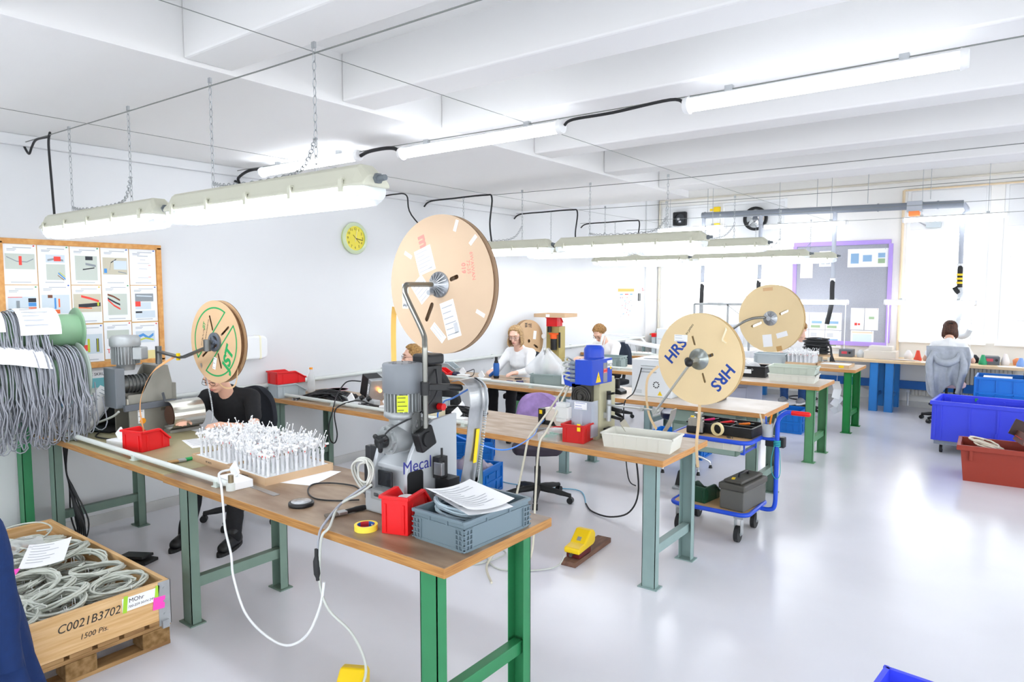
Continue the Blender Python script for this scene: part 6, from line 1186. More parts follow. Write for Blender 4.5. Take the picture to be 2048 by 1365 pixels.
for x in (-1.85, .0, .75, 1.6): MB().tube([(x, 0, 3.22), (x, 0, 3.72)], .005, 6).build('hanger_rod', GALV, t)
b = MB(); b.bx(1.3, 1.5, -.08, .08, 3.04, 3.2); b.build('filter_box', mat('filter_box_grey', '#b3b9c2', .45), t, bevel=.006); MB().bx(1.33, 1.47, -.085, .06, 2.98, 3.05).build('orange_filter', mat('filter_orange', '#f08a4b', .5), t)
for i in (0, 1, 2): MB().cyl((2.02, -.03, 2.1-.06*i), (2.02, -.03, 2.07-.06*i), .042, n=16).build('yellow_band', YELLOW, t)
t = thing('suction_nozzle', 'pale curved suction nozzle beside the head of the person at the window', 'nozzle', (5.1, 12.05, 0)); MB().tube([(-.07, .02, 1.9), (-.06, .05, 1.6), (-.1, .05, 1.3), (-.05, 0, 1.18), (.04, -.03, 1.2), (.08, -.05, 1.28)], .04, 12, k=5).build('hose', mat('nozzle_grey', '#c3c8cc', .45), t)
t = thing('round_fan', 'round ventilator with black ring in the upper window panel', 'fan', (1.9, 12.46, 3.12)); b = MB(); plate(b, [ellipse(.21, .21, 40), ellipse(.165, .165, 40)], FY @ T(0, 0, 0), .06); b.build('ring', BLACK, t); b = MB(); b.cyl((0, -.01, 0), (0, -.05, 0), .05, n=20)
for i in range(5): a = 2*math.pi*i/5; b.box((.1*math.cos(a), -.03, .1*math.sin(a)), (.13, .008, .07), Matrix.Rotation(-a, 3, 'Y') @ Matrix.Rotation(R(25), 3, 'X'))
b.build('blades', CHROME, t); b = MB(); b.cyl((0, .005, 0), (0, .0, 0), .2, n=36); b.build('back_plate', mat('fan_back', '#dfe3e5', .4), t)
t = thing('square_fan', 'small square black fan in the upper window panel near the corner', 'fan', (.48, 12.46, 3.2)); b = MB(); plate(b, [rrect(.26, .26, .02), ellipse(.1, .1, 28)], FY @ T(0, 0, 0), .06); b.build('frame', BLACK, t); b = MB(); b.cyl((0, .0, 0), (0, -.02, 0), .11, n=24); b.build('rotor', mat('rotor_dark', '#34383c', .3), t); b = MB(); b.box((-.03, -.03, .0), (.05, .01, .04)); b.box((.0, -.03, -.05), (.05, .01, .03)); b.build('reflector', CHROME, t)
for i, z in enumerate((3.33, 3.03)): 
    b = MB(); b.bx(-.06, .06, -.03, 0, -.05, .05); b.bx(-.13, -.06, -.03, 0, -.02, .02); tag(b.build('yellow_bracket', YELLOW, loc=(1.19, 12.47, z)), ('upper' if i == 0 else 'lower') + ' yellow window bracket between the two fans', 'bracket')
t = thing('wall_socket_box', 'grey socket box with short leads under the duct at the right window', 'socket', (4.62, 12.46, 2.86)); MB().bx(-.1, .1, -.04, .02, -.04, .04).build('box', GREYL, t, bevel=.004); MB().tube([(-.1, -.02, 0), (-.25, -.02, .08), (-.35, -.02, .12)], .008, 7, k=4).build('lead', CABD, t)
# purple notice board
t = thing('notice_board', 'grey felt notice board in a purple frame between the windows', 'notice board', (3.32, 12.47, 1.8)); MB().bx(-.72, .7, -.005, .02, -.82, .82).build('felt', mat('felt_grey', '#a6a9b2', .9, var=.08, scale=60), t); b = MB(); PU = mat('frame_purple', '#b096e2', .5)
for s in (-1, 1): b.bx(-.75, .73, -.03, .02, s*.83-.035, s*.83+.035); b.bx(s*.73-.03, s*.73+.03, -.03, .02, -.8, .8)
b.build('frame', PU, t, bevel=.004)
def wallsheet(label, loc, w, h, axis, items, name='pinned_sheet', group=None, pins=True, m=PAPER):
    """paper on a wall; axis 'x': left wall facing +x (local x = +y), 'y': back wall facing -y"""
    M = plane_frame((0, 0, 0), (0, 1, 0), (0, 0, 1)) if axis == 'x' else plane_frame((0, 0, 0), (1, 0, 0), (0, 0, 1)); b = MB(); mats = [m]
    b.prism([(-w/2, -h/2), (w/2, -h/2), (w/2, h/2), (-w/2, h/2)], M, .001, 0)
    for k, (x0, x1, y0, y1, c) in enumerate(items):
        if c not in mats: mats.append(c)
        P = [(x0, y0), (x1, y0), (x1, y1), (x0, y1)] if not isinstance(x0, (list, tuple)) else x0
        b.prism([((px-.5)*w, (py-.5)*h) for px, py in P], M @ T(0, 0, .001+.00025*k), .0002, mats.index(c))
    o = b.build(name, mats, loc=loc); tag(o, label, 'paper', group)
    if pins: p = MB(); p.cyl(M @ Vector((w*.42, h*.46, .001)), M @ Vector((w*.42, h*.46, .008)), .005, n=8); p.build('push_pin', (RED, mat('pin_green', '#2aa05a', .4), mat('pin_blue', '#2a5fc0', .4), YELLOW)[rnd.randrange(4)], o)
    return o
SK = mat('print_sky', '#8fb4d6', .7); GN = mat('print_green', '#9db894', .7); GY = mat('print_grey', '#c3c7cc', .7)
def pics(*r): return [(x0, x1, y0, y1, c) for x0, x1, y0, y1, c in r]
k = 0
for r_, z in enumerate((1.33, 1.03)):
    for c_ in range(3):
        wallsheet(('upper' if r_ == 0 else 'lower') + ' row of printed sheets on the purple-framed board, ' + ('left', 'middle', 'right')[c_] + ' one', (2.72+.26*c_, 12.462, z), .25, .29, 'y', pics((.1, .5, .6, .85, GY), (.15, .8, .35, .5, SK), (.1, .7, .1, .25, GN)))
for i in (0, 1): wallsheet(('left' if i == 0 else 'right') + ' of two square sheets on the purple-framed board', (3.6+.21*i, 12.462, 1.38), .2, .36, 'y', pics((.3, .5, .2, .32, INKR), (.55, .72, .22, .3, INKR)) if i == 0 else pics((.3, .7, .5, .62, GN)))
wallsheet('wide white sheet with three blue pictures at the top right of the purple-framed board', (3.72, 12.462, 2.38), .6, .3, 'y', pics((.08, .28, .2, .75, SK), (.38, .6, .3, .65, SK), (.75, .92, .5, .75, SK), (.75, .92, .2, .45, GN)))
wallsheet('pale pink sheet at the left of the purple-framed board', (2.78, 12.462, 2.22), .2, .32, 'y', [], m=mat('pale_pink_paper', '#f2e4de', .8)); wallsheet('printed sheet beside the pale pink one on the purple-framed board', (3.08, 12.462, 2.38), .2, .26, 'y', pics((.15, .45, .15, .5, GY), (.55, .85, .15, .5, GY)))
wallsheet('blue chart at the bottom right of the purple-framed board', (3.68, 12.462, 1.07), .34, .24, 'y', pics((.08, .92, .15, .75, mat('pale_blue_print', '#d3e4f0', .7)), (.05, .95, .05, .14, SK), (.05, .95, .82, .92, mat('peach_print', '#f2d3b8', .7))))
# ================================================================ left wall
t = thing('notice_board', 'cork notice board in a pine frame full of printed sheets on the left wall', 'notice board', (0.02, 2.265, 1.75)); MB().bx(-.012, .004, -.56, .56, -.47, .47).build('cork', mat('cork_tan', '#e3b778', .85, var=.1, scale=40), t); b = MB()
for s in (-1, 1): b.bx(-.012, .02, -.575, .575, s*.47-.02, s*.47+.02); b.bx(-.012, .02, s*.555-.02, s*.555+.02, -.47, .47)
b.build('frame', mat('frame_pine', '#e0a865', .5, col2='#cf8f48', scale=4, stretch=(1, 6, 6)), t, bevel=.004)
PC = {c: mat('photo_' + n, h, .6) for c, n, h in (('g', 'grey_green', '#c5cdc4'), ('b', 'pale_blue', '#cfdbe4'), ('o', 'olive_tan', '#c9c3ae'), ('r', 'red', '#ec4a3f'), ('k', 'black', '#30323a'), ('B', 'blue', '#4d93d6'), ('n', 'orange', '#f0713f'), ('y', 'yellow_green', '#c9cf3c'), ('w', 'brown', '#7a4a36'), ('t', 'text_grey', '#b7bcc4'), ('d', 'grey', '#8f969c'), ('e', 'teal', '#6fb8c0'))}
def PIC(*r): return [(a[0], a[1], a[2], a[3], PC[a[4]]) if len(a) == 5 else (list(a[0]), 0, 0, 0, PC[a[1]]) for a in r]
HD = [(.3, .85, .9, .92, 't'), (.12, .4, .86, .88, 't'), (.12, .36, .83, .845, 't'), (.2, .8, .05, .07, 't')]
def band(pts, w, c): n = len(pts); return ([(x, y+w/2) for x, y in pts] + [(x, y-w/2) for x, y in reversed(pts)], c)
sheets = [
 ('photo of a grey cable with a red tag', [(.06, .94, .38, .76, 'g'), band([(.1, .68), (.4, .57), (.7, .56), (.9, .64)], .025, 'd'), (.46, .55, .48, .7, 'r')]),
 ('photos of a red sleeve and coloured wires', [(.25, .85, .56, .76, 'b'), (.25, .85, .12, .52, 'g'), band([(.3, .62), (.55, .66), (.8, .62)], .05, 'd'), (.5, .72, .6, .72, 'r'), band([(.62, .3), (.85, .14)], .04, 'B'), band([(.66, .32), (.85, .2)], .02, 'y'), band([(.6, .24), (.8, .12)], .02, 'w')]),
 ('photo of a dark blue cable bundle', [(.15, .9, .12, .76, 'g'), band([(.5, .7), (.75, .7)], .1, 'k'), band([(.5, .55), (.85, .5)], .06, 'd'), band([(.4, .4), (.8, .45)], .03, 'k')]),
 ('photo of a cable loop with a text box', [(.06, .94, .28, .74, 'o'), band([(.3, .4), (.35, .6), (.55, .7)], .03, 'k'), (.45, .92, .42, .66, 'b'), band([(.6, .36), (.9, .32)], .025, 'd'), (.1, .2, .32, .44, 'B')]),
 ('flow chart of text lines only', [(.3, .7, .8, .82, 't'), (.4, .6, .7, .71, 't'), (.3, .75, .6, .61, 't'), (.35, .65, .45, .46, 't'), (.7, .8, .55, .56, 'r'), (.7, .8, .22, .23, 'r'), (.3, .7, .2, .21, 't')]),
 ('photo of striped wires beside a grey clip', [(.08, .92, .36, .72, 'b'), (.68, .92, .58, .68, 'k'), (.68, .92, .48, .57, 'B'), (.68, .92, .38, .46, 'n'), (.32, .42, .42, .62, 'd'), (.08, .5, .7, .715, 'r')]),
 ('photo of blue and orange wires', [(.06, .94, .24, .72, 'b'), (.45, .51, .36, .64, 'B'), (.58, .63, .4, .62, 'n'), (.4, .62, .24, .34, 'n'), (.25, .4, .64, .72, 'w')]),
 ('photo of red and black wires on an olive ground', [(.04, .98, .3, .78, 'o'), band([(.3, .72), (.6, .66), (.9, .58)], .06, 'r'), band([(.2, .46), (.6, .48), (.95, .5)], .1, 'k'), band([(.2, .42), (.65, .4)], .03, 'n'), (.84, .9, .46, .56, 'y')]),
 ('photo of a red and a brown wire end', [(.18, .88, .16, .74, 'g'), band([(.18, .72), (.4, .66), (.62, .56)], .05, 'w'), band([(.18, .62), (.45, .5), (.62, .44)], .05, 'k'), band([(.18, .58), (.4, .42), (.62, .32)], .05, 'r')]),
 ('two photos of thin wires with a red tag', [(.15, .85, .56, .78, 'd'), (.15, .75, .34, .54, 'b'), (.15, .9, .1, .3, 'b'), (.15, .35, .42, .56, 'r'), band([(.15, .26), (.4, .26)], .05, 'k'), band([(.2, .72), (.8, .7)], .03, 'b')]),
 ('partly covered photo of a red block', [(.1, .9, .3, .7, 'b'), (.1, .4, .3, .66, 'r')]),
 ('photo of a red block with black plugs', [(.1, .9, .28, .72, 'b'), (.12, .4, .32, .68, 'r'), (.4, .62, .34, .48, 'k')]),
 ('photo of green and yellow wires with a red label', [(.08, .95, .22, .74, 'b'), (.1, .45, .3, .46, 'r'), band([(.48, .24), (.52, .62)], .0, 'k'), (.44, .52, .26, .62, 'y'), (.74, .83, .26, .62, 'k'), (.77, .8, .26, .62, 'y'), (.1, .4, .64, .66, 'r')]),
 ('warning sheet with red capital letters', [(.1, .9, .55, .78, 'g')]),
 ('photo of blue and yellow plugs', [(.12, .85, .44, .76, 'b'), band([(.2, .6), (.4, .66), (.6, .56), (.8, .66)], .08, 'B'), band([(.2, .5), (.5, .56), (.8, .5)], .04, 'y')]),
]
for i, (l, it) in enumerate(sheets):
    r_, c_ = divmod(i, 5); z = (2.055, 1.757, 1.455)[r_] + (0.012 if c_ % 2 else 0)*(r_ > 0)
    o = wallsheet(('top row ', 'middle row ', 'bottom row ')[r_] + 'sheet with ' + l, (.0262+.0012*r_, 1.833+.2145*c_, z), .208, .292, 'x', PIC(*([h for h in HD] + it)))
    if i == 13: txt('NIE\nTO OK', .05, INKR, o, plane_frame((.0025, -.01, -.06), (0, 1, 0), (0, 0, 1)), 'lettering')
for c_, (nm, l) in enumerate((('pinned_note', 'small yellow note below the sheet of blue and yellow plugs'),)): wallsheet(l, (.032, 2.74, 1.33), .09, .08, 'x', [], nm, m=mat('note_yellow', '#efe0a0', .8))
o = wallsheet('pale blue poster on the wall below the cork notice board', (.004, 2.2, 1.1), .55, .27, 'x', PIC((.02, .98, .02, .78, 'e'), (.04, .45, .55, .72, 'B'), (.04, .4, .3, .45, 'B'), (.04, .35, .08, .2, 'B'), (.5, .92, .3, .5, 'g')), pins=False); txt('NÁVOD PRE MONTÁŽ SKRUTIEK', .032, INK, o, plane_frame((.002, 0, .105), (0, 1, 0), (0, 0, 1)), 'lettering')
its = [(.0, 1., .9, 1., mat('header_orange', '#f7b25c', .7)), (.06, .94, .06, .78, mat('chart_blue_white', '#dbe6f1', .7)), (.12, .3, .8, .83, PC['B']), (.42, .64, .8, .83, PC['r']), (.74, .9, .8, .83, PC['B'])]
for i in range(24): q = random.Random(i+300); x, y = q.uniform(.1, .85), q.uniform(.1, .72); its.append((x, x+.05, y, y+.02, PC['rBdnt'[i % 5]]))
wallsheet('poster with an orange header and rows of small drawings on the left wall', (.004, 11.2, 1.6), .62, .56, 'x', its, 'wall_poster', pins=False)
struct('trim_25', MB().bx(0, .03, 11.95, YB, 0, 3.7), WALL)
t = thing('light_switch', 'dark switch on the wall just right of the orange-headed poster', 'switch', (.0, 11.72, 1.72)); MB().bx(0, .02, -.04, .04, -.07, .07).build('plate', DSTEEL, t, bevel=.003)
txt('- 1% -', .09, INKR, None, plane_frame((.0015, 11.85, 1.86), (0, 1, 0), (0, 0, 1)), 'wall_lettering'); tag(D.objects['wall_lettering'], 'faint red figures written on the wall near the back corner', 'writing')
t = thing('wall_clock', 'round clear-rimmed wall clock with a yellow dial', 'clock', (.0, 4.92, 2.42)); AX = (1, 0, 0)
MB().lathe([(.155, .015), (.17, .02), (.172, .03), (.166, .036), (.13, .04)], (0, 0, 0), AX, 44, caps=False).build('rim', mat('lime_clear_rim', '#dcead0', .15, alpha=.7), t); MB().cyl((0, 0, 0), (.02, 0, 0), .16, n=40).build('back', mat('lime_rim', '#d8e860', .4), t)
d = MB().cyl((.02, 0, 0), (.03, 0, 0), .13, n=44).build('dial', mat('dial_yellow', '#ecdc4a', .5), t)
for i in range(1, 13): a = R(90-30*i); txt(str(i), .038, INK, d, plane_frame((.0305, .1*math.cos(a), .1*math.sin(a)), (0, 1, 0), (0, 0, 1)), 'numeral')
b = MB(); b.bar((.034, -.03, .035), (.034, .06, -.05), .004, .002, AX); b.bar((.036, .0, -.0), (.036, .1, -.02), .006, .002, AX); b.build('hands', INK, t); MB().bar((.038, -.005, -.04), (.038, .022, .085), .003, .001, AX).build('second_hand', WHITE, t)
t = thing('wrapped_roll', 'white wrapped roll with pale yellow bands fixed on the wall behind the green-printed reel', 'roll', (.0, 3.62, 1.33)); b = MB(); b.prism(rrect(.3, .22, .05, 6), plane_frame((.0, 0, 0), (0, 1, 0), (0, 0, 1)), .12); b.build('wrap', mat('foam_wrap', '#eef0f1', .6), t, bevel=.02, seg=3)
b = MB()
for y in (-.08, .07): b.bx(-.001, .123, y-.02, y+.02, -.112, .112)
b.build('tape_band', mat('pale_yellow_band', '#f1eed3', .5), t, bevel=.018)
# binder and loose prints beside the crimping press
t = thing('document_tray', 'black document tray of curled prints left of the crimping press', 'tray', (.42, 2.2, Z), 20); b = MB(); b.bx(-.16, .16, -.12, .12, 0, .012); b.box((0, .11, .1), (.32, .012, .2), Matrix.Rotation(R(-14), 3, 'X')); b.bx(-.16, -.15, -.12, .1, 0, .06); b.build('body', BLACK, t)
for i, (x, y, z, a, tx, ty, c) in enumerate(((.40, 2.19, 1.0, 15, 52, 10, .1), (.52, 2.12, .95, -20, 58, -14, .14), (.38, 2.1, .93, 35, 40, 12, .08))):
    sheet(('curled print at the back of the black document tray', 'bent print at the front right of the black document tray', 'bent print at the front left of the black document tray')[i], (x, y, z), a, .21, .28, c, 9, INKG if i else PC['d'], tilt=(tx, ty))
stack_bin('small red bin half hidden behind the hanging grey cables', RED, (.2, 2.05, Z), 60, .12, .16, .1)
cable('grey_cable', [(.35, 2.02, .86), (.5, 2.06, .9), (.7, 2.12, .97), (.8, 2.13, 1.02)], .008, CABG, 'pale grey cable rising to the crimping press')
# ================================================================ boxes at the right and the coat
t = thing('wheeled_box', 'large vivid blue box on a grey wheeled dolly at the right', 'box', (5.53, 9.42, 0), -3); W_, D_, B0, B1 = .98, .66, .15, .6; b = MB()
b.bx(-W_/2+.01, W_/2-.01, -D_/2+.01, D_/2-.01, B0, B0+.01)
for s in (-1, 1):
    b.bx(-W_/2, W_/2, s*D_/2-.006, s*D_/2+.006, B0, B1); b.bx(s*W_/2-.006, s*W_/2+.006, -D_/2, D_/2, B0, B1)
    for x in (-.46, -.4, -.13, .13, .4, .46): b.bx(x-.008, x+.008, s*D_/2-.016, s*D_/2+.016, B0, B1-.04)
    for x in (-.12, .12): b.box((x, s*(D_/2+.012), B0+.07), (.02, .02, .14))
    for y in (-.2, .2): b.bx(s*W_/2-.014, s*W_/2+.014, y-.008, y+.008, B0, B1-.04)
b.build('body', BLUEV, t); r = MB()
for s in (-1, 1): r.box((0, s*(D_/2+.008), B1-.02), (W_+.05, .03, .045)); r.box((s*(W_/2+.008), 0, B1-.02), (.03, D_+.02, .045))
r.build('rim', BLUEV, t, bevel=.004); MB().bx(-W_/2+.02, W_/2-.02, -D_/2+.02, D_/2-.02, .1, .15).build('dolly', mat('dolly_grey', '#8e97a0', .45), t, bevel=.004)
for sx in (-1, 1):
    for sy in (-1, 1): c = MB(); x, y = sx*.4, sy*.25; c.cyl((x-.014, y, .042), (x+.014, y, .042), .042, n=20); co = c.build('wheel', BLACKM, t); f = MB(); f.bx(x-.022, x-.017, y-.02, y+.02, .04, .1); f.bx(x+.017, x+.022, y-.02, y+.02, .04, .1); f.build('fork', GALV, co)
sticker(t, plane_frame((-.14, .315, .56), (1, 0, 0), (0, 0, 1)), .03, .04, mat('green_tape_dark', '#2c8a5a', .5), 'green_tape')
t = thing('red_brown_crate', 'red-brown crate of cables and binders on the floor at the right edge', 'crate', (5.86, 8.17, 0), 2); RB = mat('red_brown_plastic', '#963220', .45); b = MB(); w, d, H, k = .49, .23, .35, .93
vs = [(sx*w*(k if z == 0 else 1), sy*d*(k if z == 0 else 1), z) for z in (0, H) for sx, sy in ((-1, -1), (1, -1), (1, 1), (-1, 1))]; vi = [(x*.985, y*.97, max(z, .008)) for x, y, z in vs]
b.add(vs, [(0, 3, 2, 1)] + [(i, (i+1) % 4, 4+(i+1) % 4, 4+i) for i in range(4)]); b.add(vi, [(0, 1, 2, 3)] + [(i, 4+i, 4+(i+1) % 4, (i+1) % 4) for i in range(4)]); b.build('body', RB, t); r = MB()
for s in (-1, 1): r.box((0, s*(d+.01), H-.02), (2*w+.06, .03, .05)); r.box((s*(w+.012), 0, H-.02), (.035, 2*d+.02, .05)); r.box((s*.4, -d-.012, H-.09), (.03, .02, .1))
r.build('rim', RB, t, bevel=.005)
b = MB()
for i in range(7): coil(b, (-.02*i, .01*i, .012*i), .13, .009, 1.2, .01, (.25, .2*(i % 2), 1), 22, 6, seed=i)
tag(b.build('cable_coil', mat('cream_coil', '#e6dccb', .5), loc=(5.68, 8.13, .28)), 'cream cable coil in the red-brown crate', 'cable coil')
t = thing('box_file', 'dark box file with papers lying tilted in the red-brown crate', 'box file', (6.02, 8.15, .33), 15); M = Matrix.Rotation(R(22), 3, 'Y'); b = MB(); b.box((0, 0, .05), (.4, .3, .1), M); b.build('box', mat('file_brown', '#6a4034', .6), t); b = MB(); b.box((-.02, .15, .13), (.42, .012, .16), M); b.build('lid', mat('file_dark', '#3a2421', .5), t); b = MB(); b.box((.01, -.02, .108), (.3, .22, .004), M); b.build('papers', PAPER, t); b = MB(); b.box((-.17, .02, .115), (.06, .2, .004), M); b.build('red_cover', INKR, t)
for i, z in enumerate((0, .385)): fold_crate(('lower' if i == 0 else 'upper') + ' blue folding crate of the stack behind the vivid blue box', (5.75, 10.7, z), 0, .8, .55, .38)
t = thing('document_sheet', 'white sheet lying in the upper blue crate at the right', 'paper', (5.58, 10.6, .76)); MB().bx(-.15, .15, -.1, .1, 0, .004).build('sheet', PAPER, t)
t = thing('black_case', 'black case lying across the upper blue crate at the right edge', 'case', (6.0, 10.7, .766)); MB().bx(-.16, .16, -.2, .2, 0, .05).build('body', BLACK, t, bevel=.012); MB().bx(-.14, .14, -.18, .18, .055, .09).build('lid', BLACK, t, bevel=.012)
fold_crate('bright blue crate on the floor at the bottom right corner', (5.71, 2.92, 0), -6, .58, .4, .3, BLUEV)
# coat on a stand
t = thing('coat_stand', 'steel stand carrying the navy coat at the left edge', 'stand', (2.455, .765, 0)); b = MB(); b.cyl((0, 0, 0), (0, 0, .025), .15, n=24); b.cyl((0, 0, .02), (0, 0, 1.12), .016, n=12); b.build('post', DSTEEL, t)
b = MB()
def coat(u, v):
    a = 2*math.pi*u; w = (.185+.28*v)*min(1, .02+v*14)**.5; k = 1+.09*math.sin(9*a+3*v)*v+.03*math.sin(21*a-5*v)*v+.05*math.sin(5*a-2*v+1)*v
    return Vector((w*.85*k*math.cos(a), w*.6*k*math.sin(a), 1.1-.92*v+.03*math.sin(2*a)*(1-v)))
b.grid(coat, 72, 24); NV = mat('navy_cloth', '#0c2a5c', .9, var=.15, scale=30, bump=.15)
o = b.build('work_coat', NV, loc=(2.455, .765, 0)); tag(o, 'navy blue work coat hanging at the left bottom edge', 'coat')
s = MB(); s.tube([(.08, .06, 1.02), (.17, .09, .9), (.24, .1, .65), (.29, .1, .4)], [.06, .065, .06, .05], 14, k=5); s.build('sleeve', NV, o)
# ================================================================ people
SKIN = mat('skin_fair', '#e6b49a', .5, var=.06, scale=12); SKIN2 = mat('skin_light_pink', '#edc0aa', .5, var=.05, scale=12)
WST = mat('white_tshirt', '#eef0f2', .85, bump=.06, scale=60); BKT = mat('black_tshirt', '#16171a', .85, bump=.06, scale=60); BKP = mat('black_trousers', '#141519', .85); JEAN = mat('blue_jeans', '#2a4f86', .85, var=.15, scale=50); NVS = mat('navy_sleeve', '#1c2c63', .85)
HB = mat('hair_blond', '#c49a5c', .55, col2='#8a6536', scale=60); HD_ = mat('hair_dark_blond', '#c9a878', .5, col2='#93714a', scale=60); HC = mat('hair_curly_blond', '#b88d57', .6, col2='#7d5a32', scale=60); HBR = mat('hair_brown', '#5b3421', .5, col2='#33190f', scale=60); HK = mat('hair_black', '#1f1a18', .6)
LIP = mat('lip_rose', '#c47a72', .45); EYEW = mat('eye_white', '#f2efec', .3); IRIS = mat('iris_dark', '#3a2c22', .3); BROW = mat('brow_brown', '#7d5c3f', .7)
def V3(*a): return Vector(a)
def ik(S, H, l1, l2, pole):
    d = H - S; L = min(d.length, (l1+l2)*.995); u = d.normalized(); H2 = S + u*L; a = (l1*l1 - l2*l2 + L*L)/(2*L); h = math.sqrt(max(l1*l1-a*a, 0)); p = pole - u*pole.dot(u); p.normalize(); return S + u*a + p*h, H2
def remesh(o, vox, sm=6, wrinkle=0, ws=.12):
    m = o.modifiers.new('remesh', 'REMESH'); m.mode = 'VOXEL'; m.voxel_size = vox; m.use_smooth_shade = True
    s = o.modifiers.new('smooth', 'SMOOTH'); s.iterations = sm; s.factor = .5
    if wrinkle:
        tx = D.textures.get('cloth_folds') or D.textures.new('cloth_folds', 'CLOUDS'); tx.noise_scale = ws; dm = o.modifiers.new('folds', 'DISPLACE'); dm.texture = tx; dm.strength = wrinkle; dm.mid_level = .5; dm.texture_coords = 'LOCAL'
    return o
def hand(b, wr, f, up, s, k=1.0):
    """palm, four curled fingers of different lengths, thumb on side s"""
    f = f.normalized(); x = f.cross(up).normalized()*s; up = x.cross(f)*s; up.normalize(); Mh = Matrix((x, f, up)).transposed()
    b.ball(wr + f*.05*k, (.041*k, .055*k, .017*k), Mh); b.capsule(wr, wr+f*.05*k, .024*k, .026*k)
    for i, (ox, L) in enumerate(((-.030, .068), (-.010, .076), (.011, .07), (.030, .055))):
        r0 = wr + f*.088*k + x*(-ox)*k; r1 = r0 + (f*.8 - up*.25)*L*.5*k; r2 = r1 + (f*.45 - up*.7)*L*.5*k; b.capsule(r0 - f*.02, r1, .0095*k, .0088*k, 8); b.capsule(r1, r2, .0088*k, .0075*k, 8)
    t0 = wr + f*.03*k + x*.03*k; t1 = t0 + (x*.6+f*.7-up*.2)*.042*k; t2 = t1 + (x*.15+f*.9-up*.35)*.032*k; b.capsule(t0, t1, .0125*k, .011*k, 8); b.capsule(t1, t2, .011*k, .009*k, 8)
def person(label, loc, rz, seat, lean, head_pitch, head_yaw, hands, feet, shirt, trousers, hair, style, skin=SKIN, sleeve='short', vest=None, cuff=None, shoe=BLACK, glasses=None, female=False, vox=.0075, side=0):
    t = thing('person', label, 'person', loc, rz); RL = Matrix.Rotation(R(-lean), 3, 'X') @ Matrix.Rotation(R(side), 3, 'Y')
    P = V3(0, 0, seat+.11); sp = lambda x, y, z: P + RL @ V3(x, y, z); N = sp(0, .0, .47); sw = .155 if female else .178
    RH = Matrix.Rotation(R(head_yaw), 3, 'Z') @ Matrix.Rotation(R(-head_pitch), 3, 'X'); nb = N + RL @ V3(0, .02, .03); Hc = nb + (RL @ V3(0, .01, .045)) + RH @ V3(0, .035, .105); hp = lambda x, y, z: Hc + RH @ V3(x, y, z)
    sh = [sp(s*sw, 0, .41) for s in (-1, 1)]; hip = [V3(s*.09, .02, seat+.085) for s in (-1, 1)]
    el, wr, kn, an = [], [], [], []
    for i, s in enumerate((-1, 1)):
        e, w = ik(sh[i], V3(*hands[i]), .28, .255, V3(s*.6, -.45, -.7)); el.append(e); wr.append(w)
        k, a = ik(hip[i], V3(*feet[i]) + V3(0, -.02, .09), .43, .41, V3(s*.12, 1, .6)); kn.append(k); an.append(a)
    b = MB()                                                # the body: head, neck, arms, hands, trunk, legs
    b.ball(hp(0, 0, .02), (.074, .093, .098), RH); b.ball(hp(0, .018, -.045), (.056, .068, .07), RH); b.ball(hp(0, .062, -.085), (.026, .02, .02), RH); b.ball(hp(0, .03, .0), (.066, .062, .06), RH)
    b.capsule(hp(0, .088, .015), hp(0, .108, -.022), .009, .0135); b.ball(hp(0, .082, .042), (.05, .016, .014), RH); b.ball(hp(0, .084, -.055), (.024, .013, .015), RH)
    for s in (-1, 1): b.ball(hp(s*.034, .072, -.012), (.022, .02, .02), RH); b.ball(hp(s*.076, -.008, -.005), (.01, .02, .032), RH)
    b.capsule(nb - RL @ V3(0, 0, .06), hp(0, -.02, -.06), .058, .052)
    b.ball(sp(0, 0, .32), (sw*.86, .095, .17), RL); b.ball(P, (.15, .11, .12)); b.ball(sp(0, 0, .15), (.13, .09, .15), RL)
    for i, s in enumerate((-1, 1)):
        b.capsule(sp(s*.06, -.01, .43), sh[i], .055, .052); b.capsule(sh[i], el[i], .047, .038); b.capsule(el[i], wr[i], .038, .026); hand(b, wr[i], (wr[i]-el[i]), V3(0, 0, 1), -s, .95 if female else 1.05)
        b.capsule(hip[i], kn[i], .075, .052); b.capsule(kn[i], an[i], .05, .035); b.capsule(an[i], an[i]+V3(0, .06, -.05), .035, .03)
    remesh(b.build('body', skin, t), vox, 3)
    g = .012; c = MB()                                       # shirt
    c.ball(sp(0, .0, .31), (sw*.9+g, .107+g, .18), RL); c.ball(sp(0, .0, .14), (.145+g, .103+g, .17), RL); c.ball(P+V3(0, 0, .02), (.155+g, .115+g, .1)); c.capsule(sp(0, -.01, .44), sp(0, -.01, .40), .075, .09)
    if female: c.ball(sp(0, .075, .28), (.12, .05, .07), RL)
    for i, s in enumerate((-1, 1)):
        c.capsule(sp(s*.05, -.01, .425), sh[i], .062, .066); 
        if sleeve == 'short': c.capsule(sh[i], sh[i].lerp(el[i], .62), .064, .06)
        else: c.capsule(sh[i], el[i], .06, .05); c.capsule(el[i], el[i].lerp(wr[i], .82), .05, .036)
    remesh(c.build('shirt', shirt, t), .011, 5, .014)
    if vest:
        c = MB(); c.ball(sp(0, -.005, .30), (sw*.9+.03, .14+g, .19), RL); c.ball(sp(0, 0, .12), (.15+.04, .15, .19), RL)
        for i, s in enumerate((-1, 1)): c.capsule(sp(s*.05, -.01, .43), sh[i].lerp(sp(0, 0, .41), .12), .068, .075)
        remesh(c.build('vest', vest, t), .011, 5, .014)
    if cuff:
        for i in (0, 1): c = MB(); c.capsule(sh[i].lerp(el[i], .8), el[i], .055, .058); c.capsule(el[i], el[i].lerp(wr[i], .8), .058, .042); remesh(c.build('cuff', cuff, t), .011, 5, .012)
    c = MB(); c.ball(P+V3(0, 0, -.03), (.165, .125, .1))     # trousers
